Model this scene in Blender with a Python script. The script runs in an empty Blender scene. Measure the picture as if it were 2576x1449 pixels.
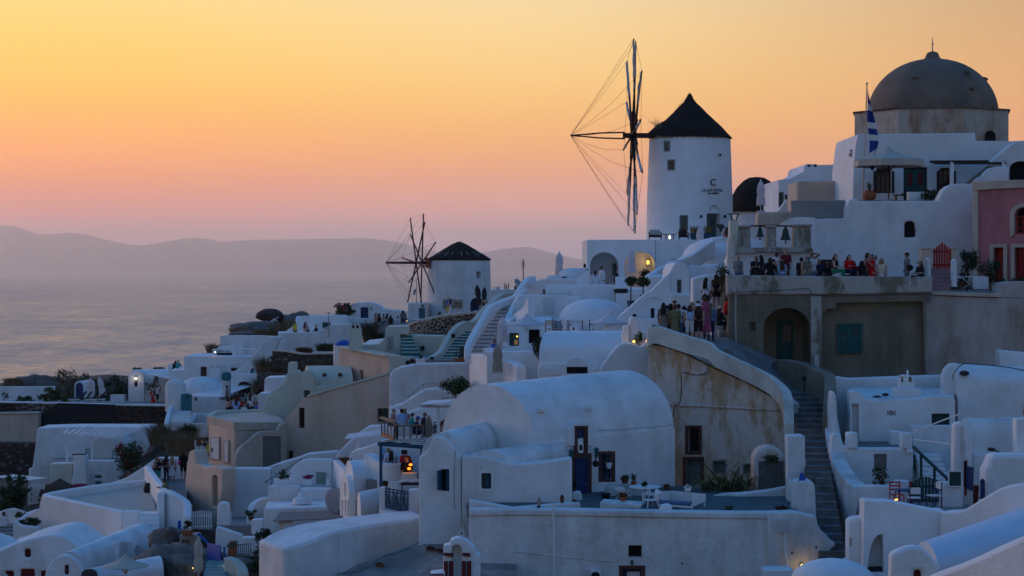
import bpy,bmesh,math,random
import numpy as np
from mathutils import Vector,Matrix,noise
sc=bpy.context.scene
R=math.radians
random.seed(7)
# ---------------------------------------------------------------- camera
# the camera stands at the origin and looks level along +Y; the horizon is lifted by lens shift
FPX,CX,HY,IW,IH=4807.0,1288.0,672.0,2576.0,1449.0
cam=bpy.data.cameras.new('camera');cam_o=bpy.data.objects.new('camera',cam)
sc.collection.objects.link(cam_o);sc.camera=cam_o
cam_o.rotation_euler=(R(90),0,0)
cam.sensor_width=36;cam.lens=36*FPX/IW
cam.shift_y=-(IH/2-HY)/IW
cam.clip_start=1;cam.clip_end=200000
# ---------------------------------------------------------------- sky
def lin(*c):
 return tuple((x/255/12.92) if x<=10.3 else ((x/255+.055)/1.055)**2.4 for x in c)
SUN_AZ,SUN_EL=-27.0,-0.4
world=bpy.data.worlds.new('World');sc.world=world;world.use_nodes=True
wt=world.node_tree;wt.nodes.clear()
def wn(t,**k):
 n=wt.nodes.new(t)
 for a,b in k.items():setattr(n,a,b)
 return n
def wl(a,b):wt.links.new(a,b)
def wmath(op,a,b=None,clamp=False):
 n=wn('ShaderNodeMath',operation=op,use_clamp=clamp)
 for i,x in enumerate((a,b)):
  if x is None:continue
  if isinstance(x,(int,float)):n.inputs[i].default_value=x
  else:wl(x,n.inputs[i])
 return n.outputs[0]
tc=wn('ShaderNodeTexCoord');sep=wn('ShaderNodeSeparateXYZ');wl(tc.outputs['Generated'],sep.inputs[0])
elev=wmath('MULTIPLY',wmath('ARCSINE',sep.outputs[2]),180/math.pi)
hl=wmath('SQRT',wmath('ADD',wmath('POWER',sep.outputs[0],2),wmath('POWER',sep.outputs[1],2)))
sx,sy=math.sin(R(SUN_AZ)),math.cos(R(SUN_AZ))
cosd=wmath('DIVIDE',wmath('ADD',wmath('MULTIPLY',sep.outputs[0],sx),wmath('MULTIPLY',sep.outputs[1],sy)),wmath('MAXIMUM',hl,1e-4))
azd=wmath('MULTIPLY',wmath('ARCCOSINE',wmath('MINIMUM',wmath('MAXIMUM',cosd,-1),1)),180/math.pi)
def ramp(fac,lo,hi,stops,interp='EASE'):
 n=wn('ShaderNodeValToRGB');cr=n.color_ramp;cr.interpolation=interp
 while len(cr.elements)<len(stops):cr.elements.new(.5)
 for e,(p,c) in zip(cr.elements,stops):
  e.position=(p-lo)/(hi-lo);e.color=(*c,1)
 wl(wmath('DIVIDE',wmath('SUBTRACT',fac,lo),hi-lo,True),n.inputs[0])
 return n.outputs[0]
HAZE_D,HAZE_TOP,HAZE_J=4.1e-5,1150.0,(.345,.265,.30)
def through(e,*c):
 """radiance the open sky must have so that it shows the colour c after the haze in front of it"""
 tr=math.exp(-HAZE_D*min(62000,HAZE_TOP/max(.002,math.tan(R(max(e,.05))))))
 return tuple(min(2,max(.3*x,(x-(1-tr)*j)/tr))/2 for x,j in zip(lin(*c),HAZE_J))
def glow_ramp(*st):return ramp(elev,-4,16,[(e,through(e,*c)) for e,c in st],'B_SPLINE')
near=glow_ramp((-4,(150,138,158)),(.2,(166,148,160)),(1.3,(186,142,148)),(2.2,(210,146,126)),(3.2,(242,163,92)),(4.4,(250,180,76)),(5.8,(253,200,88)),(8.2,(252,216,134)),(11,(240,222,180)),(16,(190,198,200)))
mid=glow_ramp((-4,(150,140,158)),(.2,(170,154,166)),(1.3,(188,152,156)),(2.4,(214,158,142)),(3.4,(232,168,124)),(4.6,(242,186,120)),(6.0,(248,204,134)),(8.2,(246,216,164)),(11,(220,210,190)),(16,(172,186,198)))
far=glow_ramp((-4,(140,138,152)),(.2,(160,150,160)),(1.5,(190,154,152)),(3,(222,162,132)),(5,(228,172,124)),(8.2,(200,160,120)),(11,(190,178,168)),(16,(142,156,176)))
anti=ramp(elev,-4,30,[(e,tuple(x/2 for x in lin(*c))) for e,c in ((-4,(98,96,94)),(0,(106,104,103)),(6,(140,130,124)),(14,(138,138,134)),(30,(122,138,148)))],'B_SPLINE')
def mixc(f,a,b):
 n=wn('ShaderNodeMix',data_type='RGBA');wl(f,n.inputs[0]);wl(a,n.inputs[6]);wl(b,n.inputs[7]);return n.outputs[2]
def sstep(x,a,b):
 n=wn('ShaderNodeMapRange',interpolation_type='SMOOTHSTEP');wl(x,n.inputs[0])
 n.inputs[1].default_value=a;n.inputs[2].default_value=b;return n.outputs[0]
glow=mixc(sstep(azd,12,30),near,mid);glow=mixc(sstep(azd,26,46),glow,far);glow=mixc(sstep(azd,44,110),glow,anti)
sky=wn('ShaderNodeTexSky',sky_type='NISHITA',sun_disc=False);sky.sun_elevation=R(SUN_EL);sky.sun_rotation=R(SUN_AZ)
sky.air_density=1.6;sky.ozone_density=4
tint=wn('ShaderNodeMix',data_type='RGBA',blend_type='MULTIPLY');tint.inputs[0].default_value=1
wl(sky.outputs[0],tint.inputs[6]);tint.inputs[7].default_value=(1.62,2.55,2.3,1)
gain=wn('ShaderNodeVectorMath',operation='SCALE');wl(glow,gain.inputs[0]);gain.inputs['Scale'].default_value=2
final=mixc(sstep(elev,8,34),gain.outputs[0],tint.outputs[2])
bg=wn('ShaderNodeBackground');wl(final,bg.inputs[0]);bg.inputs[1].default_value=1.0
wo=wn('ShaderNodeOutputWorld');wl(bg.outputs[0],wo.inputs[0])
# ---------------------------------------------------------------- afterglow sun, soft and weak
sun=bpy.data.lights.new('sun','SUN');sun.energy=0.85;sun.angle=R(25);sun.color=(1,.62,.5)
sun_o=bpy.data.objects.new('sun',sun);sc.collection.objects.link(sun_o)
dv=Vector((math.sin(R(-50))*math.cos(R(6)),math.cos(R(-50))*math.cos(R(6)),math.sin(R(6))))
sun_o.rotation_euler=dv.to_track_quat('Z','Y').to_euler()
vs=sc.view_settings;vs.view_transform='Standard';vs.look='None';vs.exposure=0;vs.gamma=1;vs.use_curve_mapping=False
sc.render.engine='CYCLES';sc.cycles.use_denoising=True
sc.cycles.max_bounces=5;sc.cycles.diffuse_bounces=3;sc.cycles.glossy_bounces=3;sc.cycles.volume_bounces=2;sc.cycles.transparent_max_bounces=8
sc.cycles.sample_clamp_indirect=4
# ---------------------------------------------------------------- pixel -> place
TL={'A':(0,723.2,.25),'B':(0,1086.7,.25),'C':(644,723.2,.25),'D':(644,1086.7,.25),'E':(1288,723.2,.25),'F':(1288,1086.7,.25),'G':(1932,723.2,.25),'H':(1932,1086.7,.25),'I':(1288,361,.25),'J':(1932,361,.25),'K':(1932,62.9,.25),'M':(1415,597.5,.1953),'N':(1132,660.3,.17359),'L':(314.5,786.1,.1953),'Q':(0,1163.5,.1302),'W':(943.4,515.7,.20828),'V':(1383.6,62.9,.21705),'p':(0,0,1)}
def t(k,*a):
 x0,y0,s=TL[k]
 return [(x0+a[i]*s,y0+a[i+1]*s) for i in range(0,len(a),2)]
def P(px,py,Y):return Vector(((px-CX)*Y/FPX,Y,(HY-py)*Y/FPX))
def ypl(pl,px):
 if not isinstance(pl,tuple):return pl
 a,ya,b,yb=pl
 k=(px-CX)/FPX;xa=(a-CX)/FPX*ya;xb=(b-CX)/FPX*yb
 return (xa*(yb-ya)-ya*(xb-xa))/(k*(yb-ya)-(xb-xa))
def nrm(pl):
 if not isinstance(pl,tuple):return Vector((0,1,0))
 a,ya,b,yb=pl
 d=Vector(((b-CX)/FPX*yb-(a-CX)/FPX*ya,yb-ya,0)).normalized()
 n=Vector((-d.y,d.x,0))
 m=P((a+b)/2,HY,(ya+yb)/2)
 return n if n.dot(m)>0 else -n
def Qp(px,py,pl,o=0):return P(px,py,ypl(pl,px))+nrm(pl)*o
def crom(pts,n=4,closed=False):
 pts=[tuple(p) for p in pts];out=[];N=len(pts);dim=len(pts[0])
 rng=range(N if closed else N-1)
 for i in rng:
  p0=pts[(i-1)%N] if closed or i>0 else pts[0];p1=pts[i];p2=pts[(i+1)%N]
  p3=pts[(i+2)%N] if closed or i+2<N else pts[-1]
  for k in range(n):
   u=k/n
   out.append(tuple(.5*((2*p1[d])+(p2[d]-p0[d])*u+(2*p0[d]-5*p1[d]+4*p2[d]-p3[d])*u*u+(3*p1[d]-p0[d]-3*p2[d]+p3[d])*u**3) for d in range(dim)))
 if not closed:out.append(pts[-1])
 return out
def archp(x0,x1,yb,ys,yt,n=10):
 c=(x0+x1)/2;h=(x1-x0)/2
 return [(x0,yb)]+[(c-h*math.cos(math.pi*i/n),ys-(ys-yt)*math.sin(math.pi*i/n)) for i in range(n+1)]+[(x1,yb)]
 # ---------------------------------------------------------------- mesh building
class MB:
 def __init__(s):s.v=[];s.f=[]
 def add(s,vs,fs):
  o=len(s.v);s.v+=[tuple(x) for x in vs];s.f+=[tuple(i+o for i in f) for f in fs];return s
 def box(s,c,d,rz=0,rx=0,ry=0):
  m=Matrix.Rotation(rz,3,'Z')@Matrix.Rotation(ry,3,'Y')@Matrix.Rotation(rx,3,'X');c=Vector(c)
  vs=[c+m@Vector((x*d[0]/2,y*d[1]/2,z*d[2]/2)) for x in (-1,1) for y in (-1,1) for z in (-1,1)]
  return s.add(vs,[(0,1,3,2),(4,6,7,5),(0,4,5,1),(2,3,7,6),(0,2,6,4),(1,5,7,3)])
 def bar(s,a,b,w,h=None,up=(0,0,1)):
  a=Vector(a);b=Vector(b);h=h or w;d=(b-a).normalized();u=Vector(up)
  if abs(d.dot(u))>.98:u=Vector((1,0,0))
  x=d.cross(u).normalized();z=x.cross(d)
  vs=[p+x*i*w/2+z*j*h/2 for p in (a,b) for i,j in ((-1,-1),(1,-1),(1,1),(-1,1))]
  return s.add(vs,[(0,1,2,3),(7,6,5,4),(0,4,5,1),(1,5,6,2),(2,6,7,3),(3,7,4,0)])
 def tube(s,pts,r,n=6,cap=True):
  pts=[Vector(p) for p in pts];N=len(pts);rs=r if isinstance(r,(list,tuple)) else [r]*N;vs=[]
  for i,p in enumerate(pts):
   d=(pts[min(i+1,N-1)]-pts[max(i-1,0)]).normalized()
   u=Vector((0,0,1)) if abs(d.z)<.9 else Vector((1,0,0));x=d.cross(u).normalized();y=d.cross(x)
   vs+=[p+(x*math.cos(2*math.pi*k/n)+y*math.sin(2*math.pi*k/n))*rs[i] for k in range(n)]
  fs=[(i*n+k,i*n+(k+1)%n,(i+1)*n+(k+1)%n,(i+1)*n+k) for i in range(N-1) for k in range(n)]
  if cap:fs+=[tuple(range(n))[::-1],tuple((N-1)*n+k for k in range(n))]
  return s.add(vs,fs)
 def lathe(s,prof,c,n=16,wob=0,sq=1):
  c=Vector(c);vs=[];N=len(prof)
  for r,z in prof:
   vs+=[c+Vector((r*math.cos(2*math.pi*k/n),sq*r*math.sin(2*math.pi*k/n),z))*1 for k in range(n)]
  fs=[(i*n+k,i*n+(k+1)%n,(i+1)*n+(k+1)%n,(i+1)*n+k) for i in range(N-1) for k in range(n)]
  fs+=[tuple(range(n))[::-1],tuple((N-1)*n+k for k in range(n))]
  return s.add(vs,fs)
 def ball(s,c,r,n=8,m=6,rot=None):
  c=Vector(c);r=r if isinstance(r,(tuple,list)) else (r,r,r);vs=[];rot=rot or Matrix.Identity(3)
  for i in range(1,m):
   a=math.pi*i/m
   vs+=[c+rot@Vector((r[0]*math.sin(a)*math.cos(2*math.pi*k/n),r[1]*math.sin(a)*math.sin(2*math.pi*k/n),r[2]*math.cos(a))) for k in range(n)]
  vs+=[c+rot@Vector((0,0,r[2])),c+rot@Vector((0,0,-r[2]))];T,Bt=len(vs)-2,len(vs)-1
  fs=[(i*n+k,(i+1)*n+k,(i+1)*n+(k+1)%n,i*n+(k+1)%n) for i in range(m-2) for k in range(n)]
  fs+=[(T,k,(k+1)%n) for k in range(n)]+[(Bt,(m-2)*n+(k+1)%n,(m-2)*n+k) for k in range(n)]
  return s.add(vs,fs)
 def extr(s,pts3,d):
  n=len(pts3);d=Vector(d);a=[Vector(p) for p in pts3]
  nn=Vector((0,0,0))
  for i in range(n):nn+=a[i].cross(a[(i+1)%n])
  if nn.dot(d)>0:a=a[::-1]
  return s.add(a+[p+d for p in a],[tuple(range(n)),tuple(range(2*n-1,n-1,-1))]+[(i,i+n,(i+1)%n+n,(i+1)%n) for i in range(n)])
def slab(poly,pl,d,o=0):
 """an upright outline standing at its own distance, with real thickness d behind it"""
 return MB().extr([Qp(x,y,pl,o) for x,y in poly],nrm(pl)*d)
def prism(foot,bot=None,drop=6):
 """a block from its footprint corners (px, distance, top pixel)"""
 top=[P(*(a[0],a[2],a[1])) for a in foot];zb=bot if bot is not None else min(p.z for p in top)-drop;n=len(top)
 ar=sum(top[i].x*top[(i+1)%n].y-top[(i+1)%n].x*top[i].y for i in range(n))
 if ar<0:top=top[::-1]
 b=[Vector((p.x,p.y,zb)) for p in top]
 return MB().add(top+b,[tuple(range(n)),tuple(range(2*n-1,n-1,-1))]+[(i,i+n,(i+1)%n+n,(i+1)%n) for i in range(n)])
def vault(n1,f1,n2,f2,rise,drop=4,seg=14,pw=1.0):
 """barrel vault: each end is an arc from the near foot n=(px,Y,py of the springing) to the far foot f=(px,Y)"""
 m=MB();ends=[]
 for a,b in ((n1,f1),(n2,f2)):
  A=P(a[0],a[2],a[1]);Bv=P(b[0],HY,b[1]);Bv.z=A.z;zb=A.z-drop
  arc=[Vector((A.x,A.y,zb))]+[A.lerp(Bv,.5-.5*math.cos(math.pi*i/seg))+Vector((0,0,rise*math.sin(math.pi*i/seg)**pw)) for i in range(seg+1)]+[Vector((Bv.x,Bv.y,zb))]
  ends.append(arc)
 n=len(ends[0])
 m.add(ends[0]+ends[1],[tuple(range(n)),tuple(range(2*n-1,n-1,-1))]+[(i,i+n,(i+1)%n+n,(i+1)%n) for i in range(n)])
 return m
def pwall(path,th,drop=1.2,n=3,bot=None,flat=True):
 """a wall that follows a curved path of (px, distance, top pixel)"""
 pts=[P(a[0],a[2],a[1]) for a in (crom(path,n) if n>1 else path)];L=[];Rr=[]
 for i,p in enumerate(pts):
  d=pts[min(i+1,len(pts)-1)]-pts[max(i-1,0)];d.z=0;d.normalize();s=Vector((-d.y,d.x,0))*th/2
  L.append(p+s);Rr.append(p-s)
 N=len(pts);vs=[]
 for i in range(N):
  zb=bot if bot is not None else pts[i].z-drop
  vs+=[L[i],Rr[i],Vector((Rr[i].x,Rr[i].y,zb)),Vector((L[i].x,L[i].y,zb))]
 fs=[(i*4+k,i*4+(k+1)%4,i*4+4+(k+1)%4,i*4+4+k) for i in range(N-1) for k in range(4)]
 fs+=[(3,2,1,0),tuple((N-1)*4+k for k in range(4))]
 return MB().add(vs,fs)
COL=sc.collection;BEV={};CUT={};ROOTS=[];PLACED=set();LAST=[None]
def ob(name,m,mat,parent=None,bev=0,smooth=False,seg=2,fix=True):
 if isinstance(m,MB):
  me=bpy.data.meshes.new(name);me.from_pydata(m.v,[],m.f)
  if fix:
   b=bmesh.new();b.from_mesh(me);bmesh.ops.recalc_face_normals(b,faces=b.faces);b.to_mesh(me);b.free()
 else:me=m
 for k in (mat if isinstance(mat,(list,tuple)) else [mat]):me.materials.append(k)
 if smooth or bev:
  me.shade_smooth();me.set_sharp_from_angle(angle=R(smooth if not isinstance(smooth,bool) else 38))
 o=bpy.data.objects.new(name,me);COL.objects.link(o)
 if parent is not None:o.parent=parent
 if bev:BEV[o]=(bev,seg)
 LAST[0]=o
 return o
def tag(o,label,cat=None,group=None,kind=None):
 if label:o['label']=label
 if cat:o['category']=cat
 if group:o['group']=group
 if kind:o['kind']=kind
 return o
def T(name,label,cat,group=None):
 o=bpy.data.objects.new(name,None);COL.objects.link(o);o.empty_display_size=.3;ROOTS.append(o)
 return tag(o,label,cat,group)
def cut(o,m):
 CUT.setdefault(o,MB()).add(m.v,m.f)
def finish():
 if CUT:
  tmp=[]
  for o,m in CUT.items():
   me=bpy.data.meshes.new('cutter');me.from_pydata(m.v,[],m.f)
   b=bmesh.new();b.from_mesh(me);bmesh.ops.recalc_face_normals(b,faces=b.faces);b.to_mesh(me);b.free()
   co=bpy.data.objects.new('cutter',me);COL.objects.link(co);tmp.append(co)
   md=o.modifiers.new('cut','BOOLEAN');md.object=co;md.operation='DIFFERENCE';md.solver='EXACT';md.use_self=True
  dg=bpy.context.evaluated_depsgraph_get()
  for o in CUT:
   new=bpy.data.meshes.new_from_object(o.evaluated_get(dg));old=o.data;o.modifiers.clear()
   if len(new.polygons):o.data=new
   new.name=old.name
   new.shade_smooth();new.set_sharp_from_angle(angle=R(38))
  for co in tmp:bpy.data.objects.remove(co)
 for o,(w,s) in BEV.items():
  md=o.modifiers.new('soft edges','BEVEL');md.width=w;md.segments=s;md.limit_method='ANGLE';md.angle_limit=R(32);md.use_clamp_overlap=True
 for r in ROOTS:
  ch=[c for c in r.children]
  pts=[c.matrix_basis@v.co for c in ch if c.type=='MESH' for v in c.data.vertices]
  if not pts or r in PLACED:continue
  xs=[p.x for p in pts];ys=[p.y for p in pts];zs=[p.z for p in pts]
  base=Vector(((min(xs)+max(xs))/2,(min(ys)+max(ys))/2,min(zs)));r.location=base
  for c in ch:c.location=c.location-base
def place(r,loc,rz=0,s=1):
 r.location=loc;r.rotation_euler=(0,0,rz);r.scale=(s,s,s);PLACED.add(r);return r
def dup(o,parent=None,name=None):
 c=o.copy();COL.objects.link(c);c.parent=parent
 for ch in o.children:dup(ch,c)
 return c
 # ---------------------------------------------------------------- materials
MATS={}
def mat(name,col,rough=.85,var=.12,sc_=1.5,bump=.15,bsc=18,stain=None,stain_amt=.35,stain_sc=.5,streak=False,metal=0,spec=.3,col2=None,c2amt=.5,emis=None,estr=0,lump=0,alpha=None,fine=0):
 if name in MATS:return MATS[name]
 m=bpy.data.materials.new(name);m.use_nodes=True;nt=m.node_tree;b=nt.nodes['Principled BSDF'];MATS[name]=m
 N=lambda tp,**k:(lambda n:[setattr(n,a,v) for a,v in k.items()] and n or n)(nt.nodes.new(tp))
 L=nt.links.new
 b.inputs['Roughness'].default_value=rough;b.inputs['Metallic'].default_value=metal;b.inputs['Specular IOR Level'].default_value=spec
 if emis:
  b.inputs['Emission Color'].default_value=(*emis,1);b.inputs['Emission Strength'].default_value=estr
 g=N('ShaderNodeNewGeometry');pos=g.outputs['Position']
 def nz(scale,detail=4,vec=pos,ro=.6):
  n=N('ShaderNodeTexNoise');n.inputs['Scale'].default_value=scale;n.inputs['Detail'].default_value=detail;n.inputs['Roughness'].default_value=ro;L(vec,n.inputs['Vector']);return n.outputs['Fac']
 def rng(x,a,c,lo=0,hi=1):
  n=N('ShaderNodeMapRange');L(x,n.inputs[0]);n.inputs[1].default_value=a;n.inputs[2].default_value=c;n.inputs[3].default_value=lo;n.inputs[4].default_value=hi;return n.outputs[0]
 def mx(f,a,c):
  n=N('ShaderNodeMix',data_type='RGBA')
  for i,x in ((0,f),(6,a),(7,c)):
   if isinstance(x,tuple):n.inputs[i].default_value=(*x,1)
   elif isinstance(x,(int,float)):n.inputs[i].default_value=x
   else:L(x,n.inputs[i])
  return n.outputs[2]
 base=tuple(col)
 dk=tuple(x*(1-var) for x in col);lt=tuple(min(1,x*(1+var*.6)) for x in col)
 c=mx(rng(nz(sc_),.3,.7),dk,lt) if var else None
 if col2:c=mx(rng(nz(sc_*.7,6,ro=.7),.52-.3*(c2amt-.5),.6-.3*(c2amt-.5)),c if c is not None else base,col2)
 if stain:
  v=pos
  if streak:
   mp=N('ShaderNodeMapping');mp.inputs['Scale'].default_value=(1,1,.22);L(pos,mp.inputs[0]);v=mp.outputs[0]
  n=N('ShaderNodeMath',operation='MULTIPLY');L(rng(nz(stain_sc,8,v,.68),.46,.66),n.inputs[0]);n.inputs[1].default_value=stain_amt
  c=mx(n.outputs[0],c if c is not None else base,stain)
 if fine:c=mx(rng(nz(fine,2),.35,.65,0,.5),c if c is not None else base,tuple(x*.55 for x in col))
 if c is None:b.inputs['Base Color'].default_value=(*base,1)
 else:L(c,b.inputs['Base Color'])
 if bump or lump:
  bp=N('ShaderNodeBump');bp.inputs['Strength'].default_value=1;bp.inputs['Distance'].default_value=1
  a=N('ShaderNodeMath',operation='MULTIPLY');L(nz(bsc,4),a.inputs[0]);a.inputs[1].default_value=bump*.06
  if lump:
   a2=N('ShaderNodeMath',operation='MULTIPLY_ADD');L(nz(1.1,2),a2.inputs[0]);a2.inputs[1].default_value=lump;L(a.outputs[0],a2.inputs[2]);a=a2
  L(a.outputs[0],bp.inputs['Height']);L(bp.outputs[0],b.inputs['Normal'])
 return m
DIRT=(.34,.31,.27)
WHITE=mat('whitewashed plaster',(.82,.82,.81),.9,.12,.9,.5,7,DIRT,.26,.6,True,lump=.07)
WHITE2=mat('fresh whitewash',(.85,.85,.84),.9,.08,.8,.4,7,(.46,.44,.41),.18,.6,True,lump=.06)
WHITE3=mat('weathered whitewash',(.77,.77,.76),.92,.14,.9,.6,7,(.24,.23,.20),.55,.42,True,lump=.12)
CREAM=mat('pale green cream plaster',(.60,.61,.50),.9,.08,.8,.15,14,DIRT,.2,.5,True,lump=.04)
BEIGE=mat('beige plaster',(.68,.53,.42),.92,.12,.6,.3,16,(.36,.28,.21),.4,.6,True,lump=.05)
BEIGE2=mat('sand plaster',(.62,.50,.39),.92,.12,.7,.25,16,(.3,.24,.18),.4,.6,lump=.04)
PINK=mat('rose pink plaster',(.55,.21,.22),.9,.2,1.2,.2,14,(.36,.12,.125),.5,1.2,True)
CONC=mat('mossy old render',(.25,.21,.15),.93,.25,.8,.4,12,(.11,.115,.08),.8,.45,True,lump=.04)
CONC_L=mat('chalky old render',(.46,.41,.35),.93,.25,1.2,.4,12,(.2,.18,.13),.8,.7,True,lump=.05)
OCHRE=mat('peeling ochre plaster',(.70,.61,.52),.93,.2,1.0,.5,10,(.46,.28,.12),.95,.75,True,lump=.06,col2=(.46,.34,.2),c2amt=.35)
PATCH=mat('patched rosy render',(.50,.42,.35),.93,.2,.8,.35,12,(.33,.24,.18),.7,.5,True,lump=.04)
STONEW=mat('worn limestone',(.42,.38,.34),.9,.25,3,.5,14,(.16,.14,.12),.7,1.4,True)
DRUM=mat('weathered drum plaster',(.56,.45,.35),.93,.2,.8,.4,10,(.33,.19,.11),.9,.6,True,col2=(.5,.46,.42),c2amt=.4)
DOME=mat('bare cement dome',(.215,.16,.12),.9,.2,.5,.3,9,(.1,.085,.07),.6,.35,lump=.05)
LAVA=mat('dark lava stone',(.055,.045,.042),.9,.35,3,.6,20,spec=.2)
LAVA2=mat('red lava stone',(.10,.06,.05),.9,.35,3,.6,20,spec=.2)
MORT=mat('pale mortar',(.50,.42,.34),.95,.15,2,.4,18)
DMORT=mat('dark rubble mortar',(.085,.07,.062),.95,.3,3,.6,14)
EARTH=mat('volcanic earth',(.075,.058,.045),.95,.35,.9,.8,3,(.13,.11,.06),.7,.3,lump=.2)
ROCKM=mat('grey tuff rock',(.19,.16,.14),.93,.3,1.4,.8,5,(.06,.05,.045),.7,.9,lump=.12)
FLOORM=mat('grey cement paving',(.30,.29,.28),.9,.15,1.2,.25,12,(.15,.14,.13),.5,.6)
STEPM=mat('worn grey stone step',(.20,.20,.20),.9,.25,2.4,.4,16,(.09,.085,.08),.7,1.3)
TARP=mat('black shade cloth',(.022,.024,.028),.8,.2,2,.1,30)
TEAL=mat('teal painted wood',(.03,.19,.22),.6,.15,3,.1,40)
TEALD=mat('dark teal paint',(.012,.10,.095),.6,.2,3,.1,40)
BLUE=mat('deep blue paint',(.012,.035,.12),.55,.15,3,.05,40)
BLUEB=mat('bright blue paint',(.02,.10,.42),.55,.15,3,.05,40)
PETROL=mat('petrol blue paint',(.012,.07,.13),.55,.15,3,.05,40)
GREEN=mat('bottle green paint',(.012,.055,.05),.6,.15,3,.05,40)
PALEG=mat('sage green paint',(.30,.38,.31),.7,.1,3,.05,40)
GREYG=mat('grey green joinery',(.17,.22,.21),.6,.1,3,.05,40)
RED=mat('red paint',(.36,.02,.02),.55,.15,3,.05,40)
MAROON=mat('maroon paint',(.14,.014,.018),.6,.2,3,.05,40)
REDST=mat('red stone surround',(.11,.045,.04),.85,.25,5,.4,20)
WOOD=mat('brown stained wood',(.23,.085,.035),.6,.2,4,.1,30)
WOODD=mat('dark oiled wood',(.045,.022,.018),.65,.25,5,.15,30)
WOODR=mat('red brown wood',(.10,.035,.03),.7,.25,5,.15,30)
SHUT=mat('dark sea green shutter paint',(.018,.11,.11),.65,.25,4,.1,40)
WOODG=mat('weathered grey timber',(.22,.20,.185),.85,.25,5,.3,30)
WOODW=mat('white painted timber',(.74,.74,.73),.7,.08,3,.05,30)
THATCH=mat('dark thatch',(.038,.032,.03),.98,.4,4,1.0,26,spec=.08,fine=30)
THATCHB=mat('brown straw thatch',(.13,.095,.07),.98,.4,5,1.0,26,spec=.08,fine=30)
SAILC=mat('rolled sail canvas',(.52,.50,.50),.9,.15,4,.3,24)
ROPE=mat('rope',(.10,.075,.06),.9,0,bump=0)
CANVAS=mat('white canvas',(.74,.71,.70),.9,.05,2,.1,24)
CANVASC=mat('cream canvas',(.52,.46,.38),.9,.08,2,.1,24)
CANVASP=mat('pink white canvas',(.68,.60,.60),.9,.06,2,.1,24)
CANVASK=mat('charcoal canvas',(.03,.034,.04),.9,.15,2,.1,24)
CANVAST=mat('tan canvas',(.36,.31,.25),.9,.1,2,.1,24)
BLACK=mat('black metal',(.012,.012,.014),.5,0,bump=0)
METAL=mat('galvanised metal',(.38,.38,.39),.4,.1,4,0,metal=.8)
GREYP=mat('light grey plastic',(.52,.52,.51),.5,.05,3,0)
WHITEP=mat('white plastic',(.78,.78,.78),.4,.03,3,0)
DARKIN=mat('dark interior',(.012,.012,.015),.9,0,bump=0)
GLASS=mat('window glass',(.02,.03,.04),.08,0,bump=0,spec=.6)
GLASSG=mat('green window glass',(.03,.06,.065),.1,0,bump=0,spec=.6)
TERRA=mat('terracotta',(.34,.10,.045),.8,.15,4,.2,30)
TERRAD=mat('dark clay',(.14,.055,.035),.8,.2,4,.2,30)
BRONZE=mat('green bronze',(.035,.075,.055),.55,.3,6,.2,30,metal=.5)
LEAF=mat('dark green leaves',(.028,.055,.022),.7,.4,3,0,spec=.25)
LEAF2=mat('mid green leaves',(.045,.085,.03),.7,.4,3,0,spec=.25)
LEAF3=mat('olive leaves',(.07,.08,.04),.75,.35,3,0,spec=.2)
DRY=mat('dry scrub',(.20,.165,.10),.85,.35,3,0,spec=.1)
DRYR=mat('rusty dry scrub',(.18,.09,.055),.85,.35,3,0,spec=.1)
GRASSG=mat('golden grass',(.26,.17,.07),.85,.3,3,0,spec=.1)
AGAVE=mat('agave green',(.05,.085,.05),.6,.3,3,0,spec=.3)
AGAVEY=mat('agave yellow edge',(.24,.22,.09),.6,.2,3,0,spec=.3)
BARK=mat('bark',(.10,.07,.05),.9,.3,6,.4,20)
FLOWER=mat('magenta flowers',(.42,.03,.12),.7,.3,6,0)
SIGNB=mat('sand sign board',(.50,.38,.30),.8,.1,3,.05,30)
INK=mat('dark lettering',(.03,.03,.045),.6,0,bump=0)
PAPER=mat('white paper',(.66,.66,.68),.8,.05,3,0)
LITY=mat('lit amber glass',(.9,.6,.2),.5,0,bump=0,emis=(1,.60,.10),estr=2.2)
LITW=mat('lit white lamp',(.9,.8,.6),.5,0,bump=0,emis=(1,.86,.62),estr=4)
LITO=mat('lit orange lamp',(.9,.35,.08),.5,0,bump=0,emis=(1,.24,.015),estr=2.2)
LITI=mat('lit interior',(.3,.2,.08),.7,.3,6,0,emis=(1,.55,.16),estr=.14)
SKINS=[mat('skin tan',(.36,.19,.13),.6,0,bump=0),mat('skin light',(.50,.30,.22),.6,0,bump=0),mat('skin brown',(.22,.11,.075),.6,0,bump=0)]
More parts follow.
